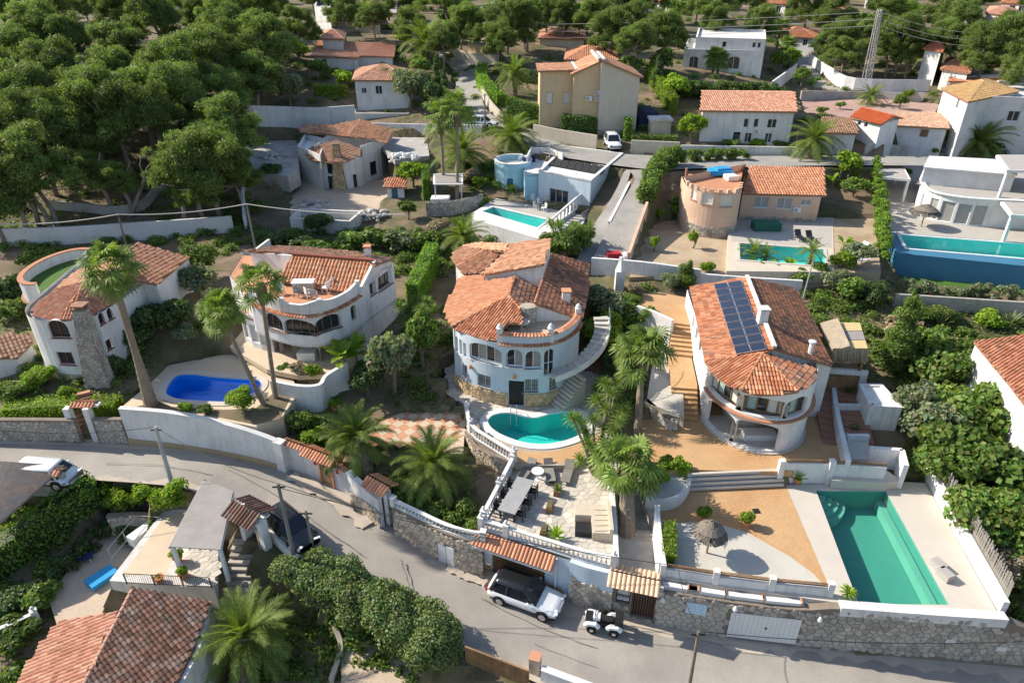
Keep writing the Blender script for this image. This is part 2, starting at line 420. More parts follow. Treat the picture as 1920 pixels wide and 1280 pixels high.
def wall(mb,path,z0,z1,ops=(),thick=.25,inner=True):
 zf=z1 if callable(z1) else (lambda s:z1);bf=z0 if callable(z0) else (lambda s:z0)
 cuts=set(path.S)
 for o in ops:
  a,b=o['s']-o['w']/2,o['s']+o['w']/2;n=10 if o['arch'] else 1
  for k in range(n+1):
   x=-cos(pi*k/n) if o['arch'] else -1+2*k/n
   cuts.add(o['s']+x*o['w']/2)
 cuts=sorted(c for c in cuts if -1e-6<=c<=path.L+1e-6)
 cc=[cuts[0]]
 for c in cuts[1:]:
  if c-cc[-1]>1e-4:cc.append(c)
 def top(o,s):
  if not o['arch']:return o['z']+o['h']
  x=max(-1,min(1,2*(s-o['s'])/o['w']));return o['z']+o['h']-o['arch']+o['arch']*sqrt(max(0,1-x*x))
 for a,b in zip(cc[:-1],cc[1:]):
  mid=(a+b)/2;act=sorted([o for o in ops if abs(mid-o['s'])<o['w']/2],key=lambda o:o['z'])
  pa,na,_=path.at(a+1e-6);pb,nb,_=path.at(b-1e-6);ia=pa-na*thick;ib=pb-nb*thick
  la,lb=bf(a),bf(b)
  spans=[]
  for o in act:
   spans.append((la,lb,o['z'],o['z']));la,lb=top(o,a),top(o,b)
   for (x0,x1,flip) in ((o['z'],o['z'],0),(la,lb,1)):
    q=[(pa.x,pa.y,x0),(pb.x,pb.y,x1),(ib.x,ib.y,x1),(ia.x,ia.y,x0)]
    mb.quad(*(q if not flip else q[::-1]))
  spans.append((la,lb,zf(a),zf(b)))
  for a0,b0,a1,b1 in spans:
   if a1-a0<1e-4 and b1-b0<1e-4:continue
   mb.quad((pa.x,pa.y,a0),(pb.x,pb.y,b0),(pb.x,pb.y,b1),(pa.x,pa.y,a1))
   if inner:mb.quad((ib.x,ib.y,b0),(ia.x,ia.y,a0),(ia.x,ia.y,a1),(ib.x,ib.y,b1))
 for o in ops:
  for sg in (-1,1):
   s_=o['s']+sg*o['w']/2;p,n,_=path.at(s_-sg*1e-5);q=p-n*thick;zt=o['z']+o['h']-o['arch']
   quad=[(p.x,p.y,o['z']),(p.x,p.y,zt),(q.x,q.y,zt),(q.x,q.y,o['z'])]
   mb.quad(*(quad if sg>0 else quad[::-1]))
 return mb
def window(parent,path,o,frame='white_paint',glass='glass_dark',cols=2,rows=1,inset=.14,sill=None,name='window',curtain=None,fw=.055,bars=None):
 a,na,_=path.at(o['s']-o['w']/2+1e-4);b,nb,_=path.at(o['s']+o['w']/2-1e-4)
 c=(a+b)/2;t=(b-a).normalized();n=Vector((t.y,-t.x));w=(b-a).length
 pc,pn,_=path.at(o['s']);sag=(pc-c).dot(n);c=c+n*(min(0,sag*.0)-inset)
 def P(x,z,d=0):q=c+t*x+n*d;return (q.x,q.y,z)
 z0,h,ar=o['z'],o['h'],o['arch']
 def ztop(x):return z0+h-ar+(ar*sqrt(max(0,1-(2*x/w)**2)) if ar else 0)
 fr=MB();hw=w/2
 for x in (-hw+fw/2,hw-fw/2):fr.beam(P(x,z0+.002),P(x,ztop(abs(x)*.97)),fw,.06)
 fr.beam(P(-hw,z0+fw/2),P(hw,z0+fw/2),.06,fw)
 if ar:
  pts=[(-hw+w*k/10) for k in range(11)]
  for k in range(10):fr.beam(P(pts[k],ztop(pts[k])-fw/2),P(pts[k+1],ztop(pts[k+1])-fw/2),.06,fw)
 else:fr.beam(P(-hw,z0+h-fw/2),P(hw,z0+h-fw/2),.06,fw)
 xs=[-hw+w*k/cols for k in range(cols+1)]
 for x in xs[1:-1]:fr.beam(P(x,z0),P(x,ztop(x)-.01),fw,.065)
 for k in range(1,rows):zz=z0+(h-ar*.5)*k/rows;fr.beam(P(-hw,zz),P(hw,zz),.065,fw*.8)
 wo=fr.build(name,frame,parent)
 for k in range(cols):
  pn_=MB();m=5 if ar else 1;x0,x1=xs[k],xs[k+1]
  pts=[(x0,z0),(x1,z0)]+[(x1-(x1-x0)*j/m,ztop(x1-(x1-x0)*j/m)) for j in range(m+1)]
  pn_.poly([P(x,z,-.035) for x,z in pts]);pn_.poly([P(x,z,-.05) for x,z in pts][::-1])
  g=glass if not isinstance(glass,(list,tuple)) else glass[k % len(glass)]
  pn_.build('pane',g,wo)
 if bars:
  bm=MB();nb_=int(w/.14)
  for k in range(1,nb_):x=-hw+w*k/nb_;bm.beam(P(x,z0,inset*.7),P(x,ztop(x),inset*.7),.018)
  bm.beam(P(-hw,z0+h*.5,inset*.7),P(hw,z0+h*.5,inset*.7),.018);bm.build('bars',bars,wo)
 if sill:
  sm=MB();sm.beam(P(-hw-.06,z0-.035,inset+.03),P(hw+.06,z0-.035,inset+.03),.16,.07);sm.build('sill',sill,wo)
 return wo
def door(parent,path,o,m='wood',inset=.12,name='door',handle=True):
 a,_,_=path.at(o['s']-o['w']/2);b,_,_=path.at(o['s']+o['w']/2);t=(b-a).normalized();n=Vector((t.y,-t.x));c=(a+b)/2-n*inset
 d=MB();q=c;zc=o['z']+o['h']/2
 d.box((q.x,q.y,zc),(o['w']-.02,.05,o['h']-.02),atan2(t.y,t.x));do=d.build(name,m,parent)
 for k in (-.25,.25):
  p=MB();q=c+t*k*o['w']*.95+n*.03;p.box((q.x,q.y,zc),(o['w']*.36,.03,o['h']*.82),atan2(t.y,t.x));p.build('panel',m,do)
 if handle:
  p=MB();q=c+t*o['w']*.38+n*.08;p.box((q.x,q.y,zc),(.04,.06,.14));p.build('handle','grey_metal',do)
 return do
def solid_wall(mb,path,z0,z1,thick=.3,coping=0,cop_h=.06):
 """a free-standing wall along a path; heights may be given per point"""
 pa=Path(path);n=len(pa.p)
 zb=z0 if isinstance(z0,(list,tuple)) else [z0]*n;zt=z1 if isinstance(z1,(list,tuple)) else [z1]*n
 def strip(a,b,lo,hi):
  vs=[]
  for i in range(n):
   p=pa.p[i];m=pa.N[i];q=p+m*a;r=p+m*b
   vs += [(q.x,q.y,lo[i]),(q.x,q.y,hi[i]),(r.x,r.y,hi[i]),(r.x,r.y,lo[i])]
  fs=[]
  for i in range(n-1):
   o=i*4;fs += [(o,o+4,o+5,o+1),(o+1,o+5,o+6,o+2),(o+2,o+6,o+7,o+3),(o+3,o+7,o+4,o)]
  fs += [(0,1,2,3),(4*n-1,4*n-2,4*n-3,4*n-4)]
  mb.add(vs,fs)
 strip(thick/2,-thick/2,zb,zt)
 if coping:strip(thick/2+coping,-thick/2-coping,[z+.001 for z in zt],[z+cop_h for z in zt])
 return mb
def lerpz(path,za,zb):
 pa=Path(path);return [za+(zb-za)*s/pa.L for s in pa.S]
# --- clay tile roofs
TERRA=[(.45,.18,.088),(.40,.15,.07),(.48,.215,.115),(.34,.125,.062),(.51,.26,.15)]
DARKT=[(.20,.13,.10),(.14,.105,.09),(.27,.17,.12)]
PALET=[(.50,.26,.15),(.45,.215,.115),(.53,.31,.19),(.38,.185,.105)]
TPL=None
def tile_quads(P,e,s,n,pitch,L,h=.075,lift=.035,jit=None):
 """P (m,3) tile centres -> (m*6,4,3)"""
 k=np.arange(5);xs=(k/4-.5)*pitch*.98;hs=h*np.sin(pi*k/4)
 e=np.array(e);s=np.array(s);n=np.array(n)
 lo=[e*x+n*(z+lift)-s*(L*.55) for x,z in zip(xs,hs)];hi=[e*x+n*(z+.004)+s*(L*.5) for x,z in zip(xs,hs)]
 mid=n*.0-s*(L*.55)
 q=[[lo[i],lo[i+1],hi[i+1],hi[i]] for i in range(4)]+[[lo[0],mid,lo[2],lo[1]],[lo[2],mid,lo[4],lo[3]]]
 q=np.array(q)[None]+P[:,None,None,:]
 if jit is not None:q=q+jit[:,None,None,:]
 return q.reshape(-1,4,3)
def field(x,y,rng,n=5,f=.6):
 r=np.zeros_like(x)
 for _ in range(n):
  a=rng.uniform(0,2*pi);w=rng.uniform(.3,1)*f;p=rng.uniform(0,6.28)
  r += np.sin((x*cos(a)+y*sin(a))*w*2*pi*.5+p)
 return r/n
def tile_cells(poly,rng,pitch,L,dark,pal):
 """poly: planar 3-D polygon. Returns tile centres, frame, colours"""
 P=[Vector(p) for p in poly];nrm=Vector((0,0,0))
 for i in range(1,len(P)-1):nrm += (P[i]-P[0]).cross(P[i+1]-P[0])
 nrm.normalize()
 if nrm.z<0:nrm=-nrm
 e=nrm.cross(Vector((0,0,1)))
 e=Vector((1,0,0)) if e.length<1e-4 else e.normalized()
 s=nrm.cross(e).normalized()
 if s.z<0:s=-s;e=-e
 o=P[0];q=[((p-o).dot(e),(p-o).dot(s)) for p in P]
 x0,x1=min(a for a,_ in q),max(a for a,_ in q);y0,y1=min(b for _,b in q),max(b for _,b in q)
 gx=np.arange(x0+pitch*.5,x1,pitch);gy=np.arange(y0+L*.45,y1+L*.3,L)
 X,Y=np.meshgrid(gx,gy);X=X.ravel();Y=Y.ravel();k=inpoly(X,Y,q);X=X[k];Y=Y[k]
 C=np.array(o)[None]+X[:,None]*np.array(e)+Y[:,None]*np.array(s)+np.array(nrm)*.012
 f=field(X,Y,rng,6,.55)*.5+rng.normal(0,.33,len(X))
 col=np.array(pal)[rng.integers(0,len(pal),len(X))]*rng.uniform(.88,1.12,(len(X),1))
 dk=np.array(DARKT)[rng.integers(0,3,len(X))]
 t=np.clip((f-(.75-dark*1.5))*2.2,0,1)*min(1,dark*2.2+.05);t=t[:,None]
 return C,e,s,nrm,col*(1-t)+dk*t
def tiled(parent,polys,name='roof',pal=TERRA,dark=.3,seed=1,pitch=.22,L=.38,slab=.16,slabmat='tile_slab',singles=0,single_mat='tile_piece',edge=None):
 """planar roof faces: slab part with a child of real barrel tiles"""
 rng=np.random.default_rng(seed);mb=MB()
 for poly in polys:
  P=[Vector(p) for p in poly];n=len(P);a=sum((P[i].x*P[(i+1) % n].y-P[(i+1) % n].x*P[i].y) for i in range(n))
  if a<0:P.reverse()
  vs=[tuple(p) for p in P]+[(p.x,p.y,p.z-slab) for p in P]
  mb.add(vs,[tuple(range(n)),tuple(range(2*n-1,n-1,-1))]+[(i,n+i,n+(i+1) % n,(i+1) % n) for i in range(n)])
 ro=mb.build(name,slabmat,parent)
 rm=RawMesh();allC=[]
 for poly in polys:
  C,e,s,nn,col=tile_cells(poly,rng,pitch,L,dark,pal);col=col*(1 if pal in (TERRA,PALET) else np.array((.78,.7,.62)))
  if len(C)==0:continue
  if singles:
   tm=tile_piece_mesh(pitch,L);R=Matrix((e,s,nn)).transposed().to_4x4()
   d=np.argsort(C[:,1]-.0*C[:,2]);pick=d[:singles];rest=d[singles:];off=Vector(origin(ro))
   for i in pick:
    o=link('roof_tile',tm,single_mat,ro);o.matrix_local=Matrix.Translation(Vector(C[i])-off)@ R
   singles=max(0,singles-len(pick));C=C[rest];col=col[rest]
   if len(C)==0:continue
  jit=rng.normal(0,.006,(len(C),3))
  rm.quads(tile_quads(C,e,s,nn,pitch,L,jit=jit),np.repeat(col,6,0))
 if rm.v:link('roof_tiles',rm.mesh('roof_tiles',origin(ro)),'tile',ro,'stuff')
 return ro
_tp={}
def tile_piece_mesh(pitch,L):
 k=(round(pitch,3),round(L,3))
 if k not in _tp:
  q=tile_quads(np.zeros((1,3)),(1,0,0),(0,1,0),(0,0,1),pitch,L)
  me=bpy.data.meshes.new('roof_tile');build_mesh(me,q.reshape(-1,3),np.arange(len(q)*4,dtype=np.int32),np.full(len(q),4,dtype=np.int32),np.ones((len(q),3)))
  _tp[k]=me
 return _tp[k]
def ridge(parent,lines,pal=TERRA,r=.11,seed=3,name='ridge_tiles',m='tile'):
 rng=random.Random(seed);mb=MB()
 for a,b in lines:
  a=Vector(a);b=Vector(b);L=(b-a).length;n=max(1,int(L/.36));d=(b-a)/n
  x=d.cross(Vector((0,0,1))).normalized()
  for i in range(n):
   p0=a+d*i;p1=a+d*(i+1.08);c=rng.choice(pal);v=[]
   for p,rr,up in ((p0,r*1.12,.05),(p1,r*.92,.02)):
    for k in range(6):an=pi*k/5;v.append(p+x*rr*cos(an)+Vector((0,0,1))*(rr*.85*sin(an)+up-.02))
   mb.add(v,[(k,k+1,k+7,k+6) for k in range(5)]+[(5,4,3,2,1,0)],c)
 return mb.build(name,m,parent,kind='stuff')
def coping_tiles(parent,path,zs,width=.55,slope=.22,m='tile_piece',pitch=.25,side=0,name='roof_tile',maxn=300):
 """little two-sided tile cap on a wall: every tile a piece"""
 pa=Path(path);n=int(pa.L/pitch);tm=tile_piece_mesh(pitch,width*.5);off=Vector(origin(parent));zf=(lambda s:zs[0]+(zs[1]-zs[0])*s/pa.L) if isinstance(zs,(tuple,list)) else (lambda s:zs)
 k=0;rng=random.Random(4)
 for i in range(n):
  s=(i+.5)*pitch;p,nn,sg=pa.at(s);nn=Vector((sg.y,-sg.x))
  for sd in ((1,-1) if side==0 else (side,)):
   N=nn*sd;up=Vector((-N.x,-N.y,slope/(width*.5))).normalized();e=Vector((-up.y*0,0,0))
   e=up.cross(Vector((0,0,1))).normalized();nr=e.cross(up);nr=nr if nr.z>0 else -nr;e=up.cross(nr)
   cpos=Vector((p.x,p.y,zf(s)))+Vector((N.x,N.y,0))*(width*.25)+Vector((0,0,slope*.5))
   R=Matrix((e,up,nr)).transposed().to_4x4()
   o=link(name,tm,m,parent);o.matrix_local=Matrix.Translation(cpos-off)@ R;k += 1
 return k
# --- stones
def clip_half(poly,px,py,nx,ny):
 out=[];n=len(poly)
 for i in range(n):
  a=poly[i];b=poly[(i+1) % n];da=(a[0]-px)*nx+(a[1]-py)*ny;db=(b[0]-px)*nx+(b[1]-py)*ny
  if da<=0:out.append(a)
  if (da<0<db) or (db<0<da):
   t=da/(da-db);out.append((a[0]+(b[0]-a[0])*t,a[1]+(b[1]-a[1])*t))
 return out
def voronoi(region,size,rng,aspect=1.25):
 """irregular stone outlines filling the 2-D polygon region"""
 xs=[p[0] for p in region];ys=[p[1] for p in region];sx=size*aspect;sy=size/aspect**.5
 nx=int((max(xs)-min(xs))/sx)+3;ny=int((max(ys)-min(ys))/sy)+3;g={}
 for j in range(-1,ny):
  for i in range(-1,nx):
   g[i,j]=(min(xs)+(i+.5*(j % 2)+rng.uniform(-.36,.36))*sx,min(ys)+(j+rng.uniform(-.34,.34))*sy)
 conv=ccw(region);isr=len(region)==4
 px=np.array([p[0] for p in g.values()]);py=np.array([p[1] for p in g.values()]);ins=dict(zip(g.keys(),inpoly(px,py,region)))
 out=[]
 for (i,j),c in g.items():
  if not ins[i,j]:
   continue
  cell=[(c[0]-sx*1.2,c[1]-sy*1.2),(c[0]+sx*1.2,c[1]-sy*1.2),(c[0]+sx*1.2,c[1]+sy*1.2),(c[0]-sx*1.2,c[1]+sy*1.2)]
  for dj in (-2,-1,0,1,2):
   for di in (-2,-1,0,1,2):
    if (di or dj) and (i+di,j+dj) in g:
     q=g[i+di,j+dj];cell=clip_half(cell,(c[0]+q[0])/2,(c[1]+q[1])/2,q[0]-c[0],q[1]-c[1])
  if isr:
   for k in range(len(conv)):
    a=conv[k];b=conv[(k+1) % len(conv)];cell=clip_half(cell,a[0],a[1],b[1]-a[1],a[0]-b[0])
  if len(cell)>=3:out.append((c,cell))
 return out
def stones(parent,region,fmap,size=.34,seed=1,m='stone',gap=.018,proud=.05,name='stone',rest='stones',limit=300,hide=None,aspect=1.25):
 """real stones: fmap((x, y), d) gives the place point at surface coordinates and distance d off the surface"""
 rng=random.Random(seed);cells=voronoi(region,size,rng,aspect);off=Vector(origin(parent));big=MB();k=0
 cells.sort(key=lambda c:fmap(c[0],0).y-fmap(c[0],0).z*.5)
 for c,cell in cells:
  if hide and hide(c):continue
  cx=sum(p[0] for p in cell)/len(cell);cy=sum(p[1] for p in cell)/len(cell)
  def sh(g):
   o=[]
   for p in cell:
    d=sqrt((p[0]-cx)**2+(p[1]-cy)**2);f=max(.3,(d-g)/max(d,1e-6));o.append((cx+(p[0]-cx)*f,cy+(p[1]-cy)*f))
   return o
  a=sh(gap);b=sh(gap+proud*.7);n=len(a);pr=proud*rng.uniform(.6,1.35)
  v=[fmap(p,0) for p in a]+[fmap(p,pr*.6) for p in a]+[fmap(p,pr*rng.uniform(.9,1.1)) for p in b]
  f=[(i,(i+1) % n,n+(i+1) % n,n+i) for i in range(n)]+[(n+i,n+(i+1) % n,2*n+(i+1) % n,2*n+i) for i in range(n)]+[tuple(range(2*n,3*n))]
  if k<limit:
   ctr=fmap((cx,cy),0);sm=MB();sm.add([p-ctr for p in v],f);me=sm.mesh(name)
   o=link(name,me,m,parent);o.location=ctr-off
  else:big.add(v,f,(1,1,1))
  k += 1
 if big.n:big.hascol=False;big.build(rest,m,parent,kind='stuff')
 return k
def wall_map(path,out=1,thick=0):
 pa=Path(path)
 def f(p,d):
  q,n,sg=pa.at(p[0]);n=Vector((sg.y,-sg.x))*out if len(pa.p)<4 else n*out
  return Vector((q.x+n.x*(d+thick),q.y+n.y*(d+thick),p[1]))
 return f,pa.L
def flat_map(z):return lambda p,d:Vector((p[0],p[1],(z(p) if callable(z) else z)+d))
# --- balustrade, railings, steps
_bal={}
def baluster_mesh(h):
 k=round(h,2)
 if k not in _bal:
  prof=[(.07,0),(.07,.05),(.035,.08),(.05,.2),(.075,.32),(.05,.48),(.03,.62),(.035,.8),(.065,.9),(.065,1)]
  mb=MB();mb.lathe((0,0,0),[(r,z*h) for r,z in prof],7);_bal[k]=mb.mesh('baluster',smooth=True)
 return _bal[k]
def balustrade(label,path,z,h=.85,posts=(0,1),m='white_wall',spacing=.27,group=None,name='balustrade',postmat=None,finial=True,cat='balustrade'):
 pa=Path(path);zf=z if callable(z) else (lambda s:z);p0=pa.p[0]
 t=thing(name,label,cat,(p0.x,p0.y,zf(0)),group=group);off=Vector(origin(t))
 step=max(.6,pa.L/60);rp=resample([(p.x,p.y,0) for p in pa.p],step);S=[i*pa.L/(len(rp)-1) for i in range(len(rp))]
 for nm,a,b,th in (('bottom_rail',.0,.09,.22),('top_rail',h-.1,h,.24)):
  mb=MB();solid_wall(mb,[(p.x,p.y) for p in rp],[zf(s)+a for s in S],[zf(s)+b for s in S],th);mb.build(nm,m,t)
 n=int(pa.L/spacing);me=baluster_mesh(h-.19)
 for i in range(n):
  s=(i+.5)*pa.L/n;p,_,_=pa.at(s);o=link('baluster',me,m,t);o.location=Vector((p.x,p.y,zf(s)+.09))-off
 for k in posts:
  s=k*pa.L;p,_,sg=pa.at(s);mb=MB();a=atan2(sg.y,sg.x)
  mb.box((p.x,p.y,zf(s)+h/2+.06),(.32,.32,h+.16),a);mb.box((p.x,p.y,zf(s)+h+.17),(.38,.38,.06),a);po=mb.build('post',postmat or m,t)
  if finial:fb=MB();fb.lathe((p.x,p.y,zf(s)+h+.2),[(.08,0),(.05,.05),(.11,.15),(.09,.24),(.001,.29)],8);fb.build('finial',postmat or m,po,smooth=True)
 return t
def railing(label,path,z,h=1.0,m='dark_metal',spacing=.13,posts_every=1.6,name='railing',group=None,bars=True,rails=2):
 pa=Path(path);zf=z if callable(z) else (lambda s:z);p0=pa.p[0]
 t=thing(name,label,'railing',(p0.x,p0.y,zf(0)),group=group);off=Vector(origin(t))
 rp=resample([(p.x,p.y,0) for p in pa.p],max(.4,min(1,pa.L/8)));S=[i*pa.L/(len(rp)-1) for i in range(len(rp))]
 for k in range(rails):
  hh=h if k==0 else (.1 if rails==2 else h*(1-k/rails));mb=MB();mb.tube([(p.x,p.y,zf(s)+hh) for p,s in zip(rp,S)],.022,5);mb.build('rail',m,t)
 n=max(1,round(pa.L/posts_every))
 for i in range(n+1):
  s=pa.L*i/n;p,_,_=pa.at(s);mb=MB();mb.beam((p.x,p.y,zf(s)-.02),(p.x,p.y,zf(s)+h),.045);mb.build('post',m,t)
 if bars:
  bm=MB();bm.beam((0,0,.1),(0,0,h),.016);me=bm.mesh('bar');n=min(299,int(pa.L/spacing))
  for i in range(n):s=(i+.5)*pa.L/n;p,_,_=pa.at(s);o=link('bar',me,m,t);o.location=Vector((p.x,p.y,zf(s)))-off
 return t
def stairs(label,a,b,za,zb,width,n,m='stone',name='stairs',rz=None,cheeks=None,group=None,riser=None):
 """a flight from plan point a (low) to b (high)"""
 a=Vector(a);b=Vector(b);d=b-a;L=d.length;d.normalize();t=thing(name,label,'stairs',(a.x,a.y,za),group=group)
 ang=atan2(d.y,d.x)
 for i in range(n):
  h=(zb-za)*(i+1)/n;c=a+d*(L*(i+.5)/n);mb=MB();mb.box((c.x,c.y,za+h-.09),(L/n+.03,width,.18+.001*i),ang);st=mb.build('step',m,t)
 base=MB();nx=Vector((-d.y,d.x))*width/2*.99;lo=-0.6
 p=[a+nx,a-nx,b-nx,b+nx]
 base.add([(p[0].x,p[0].y,za+lo),(p[1].x,p[1].y,za+lo),(p[2].x,p[2].y,za+lo),(p[3].x,p[3].y,za+lo),(p[0].x,p[0].y,za-.12),(p[1].x,p[1].y,za-.12),(p[2].x,p[2].y,zb-.2),(p[3].x,p[3].y,zb-.2)],
    [(3,2,1,0),(4,5,6,7),(0,1,5,4),(1,2,6,5),(2,3,7,6),(3,0,4,7)]);base.build('base',riser or m,t)
 if cheeks:
  for sgn in (-1,1):
   mb=MB();nn=Vector((-d.y,d.x))*sgn*(width/2+.12);solid_wall(mb,[(a+nn)[:],(b+nn)[:]],[za-.6,za-.6],[za+.35,zb+.35],.2);mb.build('cheek_wall',cheeks,t)
 return t
def slab(name,poly,z,depth=.5,m='concrete',label=None):
 """paved piece of the setting: a sheet with thickness, sides down to below ground"""
 mb=MB();mb.prism([(p[0],p[1]) for p in poly],z-depth,z);o=mb.build(name,m);o['kind']='structure'
 if label:o['label']=label
 return o
# --- vegetation
def unit(v):return v/np.maximum(1e-9,np.linalg.norm(v,axis=-1,keepdims=True))
def leaves_at(rm,P,Nn,size,rng,asp=1.0,spread=.7,cv=(.65,1.3),tint=(1,1,1),hue=.12):
 n=len(P);nn=unit(Nn+rng.normal(0,spread,(n,3)));r=rng.normal(0,1,(n,3));a=unit(np.cross(nn,r));b=np.cross(nn,a)
 s=(size*rng.uniform(.6,1.3,(n,1)))/2;A=a*s*asp;B=b*s/asp
 q=np.stack([P-A-B*.5,P-A*.2+B,P+A+B*.2,P+A*.3-B],1)
 c=np.array(tint)[None]*rng.uniform(cv[0],cv[1],(n,1))*(1+rng.normal(0,hue,(n,3))*np.array([1.2,.5,.8]));rm.quads(q,np.clip(c,.05,3))
def blob(rm,c,r,size,rng,cover=1.6,fz=0,**k):
 c=np.array(c);r=np.array(r if hasattr(r,'__len__') else (r,r,r));area=4*pi*((r[0]*r[1])**1.6/3+(r[0]*r[2])**1.6/3+(r[1]*r[2])**1.6/3)**(1/1.6)
 n=int(area*cover/(size*size));d=unit(rng.normal(0,1,(n,3)));d[:,2]=np.where(d[:,2]<-.5,-d[:,2],d[:,2])
 rad=rng.uniform(.62,1.06,(n,1))**.6*(1+rng.normal(0,fz,(n,1)) if fz else 1);leaves_at(rm,c+d*r*rad,d,size,rng,**k)
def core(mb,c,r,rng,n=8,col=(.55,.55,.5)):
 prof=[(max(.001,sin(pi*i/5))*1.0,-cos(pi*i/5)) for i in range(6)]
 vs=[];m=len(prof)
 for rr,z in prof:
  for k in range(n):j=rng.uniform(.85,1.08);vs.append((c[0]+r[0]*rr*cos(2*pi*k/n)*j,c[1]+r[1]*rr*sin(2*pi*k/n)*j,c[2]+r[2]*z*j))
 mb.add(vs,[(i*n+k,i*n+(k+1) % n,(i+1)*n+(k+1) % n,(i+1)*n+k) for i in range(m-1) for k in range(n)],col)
def crown_mesh(name,blobs,size,seed,cover=1.5,coref=.68,**k):
 rng=np.random.default_rng(seed);rm=RawMesh();mb=MB()
 for c,r in blobs:
  blob(rm,c,r,size,rng,cover,**k)
  r3=r if hasattr(r,'__len__') else (r,r,r)
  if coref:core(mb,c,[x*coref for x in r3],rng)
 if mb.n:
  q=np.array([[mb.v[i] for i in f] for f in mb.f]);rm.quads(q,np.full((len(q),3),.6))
 return rm.mesh(name)
_cr={}
def bush_mesh(kind,var):
 """crown of about 1 m radius and 1.6 m height standing on z = 0"""
 k=(kind,var)
 if k in _cr:return _cr[k]
 rng=random.Random(hash_(kind)+var*7);bl=[]
 size={'fine':.10,'coarse':.17,'mid':.13}[kind]
 bl.append(((0,0,.72),(.62,.62,.6)))
 for i in range(9):
  a=i*2.4+rng.uniform(-.3,.3);z=rng.uniform(.35,1.15);rr=rng.uniform(.4,.62)*(1.1-abs(z-.7)*.5)
  bl.append(((rr*cos(a),rr*sin(a),z),rng.uniform(.3,.45)))
 _cr[k]=crown_mesh('crown',bl,size,var*3+hash_(kind),1.5,.6);return _cr[k]
def hash_(s):return sum(ord(c)*(i+1) for i,c in enumerate(s)) % 997
def stem_mb(h,r,lean=0,n=4,seed=0):
 rng=random.Random(seed);mb=MB()
 for i in range(n):
  a=i*2*pi/n+rng.uniform(0,1);mb.tube([(0,0,-.1),(cos(a)*h*.12,sin(a)*h*.12,h*.4),(cos(a)*h*.35,sin(a)*h*.35,h)],[r,r*.7,r*.3],5)
 return mb
_stem={}
def bush(label,loc,r=1.0,h=1.6,m='leaf',kind='mid',var=0,group=None,name='bush',cat='bush'):
 t=thing(name,label,cat,loc,rz=(var*1.7+loc[0]*3.1) % 6.28,group=group)
 o=link('crown',bush_mesh(kind,var % 3).copy() if False else bush_mesh_m(kind,var % 3,m),None,t);o.scale=(r,r,h/1.6)
 if 'st' not in _stem:_stem['st']=stem_mb(1,.05).mesh('stem');_stem['st'].materials.append(M('bark'))
 s=link('stem',_stem['st'],None,t);s.scale=(r*.6,r*.6,h*.6);return t
_bmm={}
def bush_mesh_m(kind,var,m):
 k=(kind,var,m)
 if k not in _bmm:me=bush_mesh(kind,var).copy();me.materials.append(M(m));_bmm[k]=me
 return _bmm[k]
def tree(label,loc,h,r,m='leaf',var=0,group=None,name='tree',kind='coarse',trunk_h=None,cat='tree'):
 th=trunk_h if trunk_h is not None else h*.35
 t=thing(name,label,cat,loc,rz=(var*2.3+loc[1]*1.7) % 6.28,group=group)
 tb=MB();rng=random.Random(var*5+int(loc[0]*10));j=(rng.uniform(-.2,.2),rng.uniform(-.2,.2))
 tb.tube([(0,0,-.3),(j[0],j[1],th*.6),(j[0]*1.5,j[1]*1.5,th+.3)],[.05*h*.5+.06,.04*h*.5+.04,.03*h*.5+.02],8)
 for i in range(5):
  a=i*1.3+rng.uniform(0,1);tb.tube([(j[0],j[1],th*.7),(j[0]+cos(a)*r*.35,j[1]+sin(a)*r*.35,th+(h-th)*.35),(j[0]+cos(a)*r*.7,j[1]+sin(a)*r*.7,th+(h-th)*.6)],[.03*h*.5+.02,.04,.02],5)
 tb.mesh;o=link('trunk',tb.mesh('trunk'),'bark',t)
 c=link('crown',bush_mesh_m(kind,var % 3,m),None,t);c.scale=(r,r,(h-th*.8)/1.45);c.location=(0,0,th*.6);return t
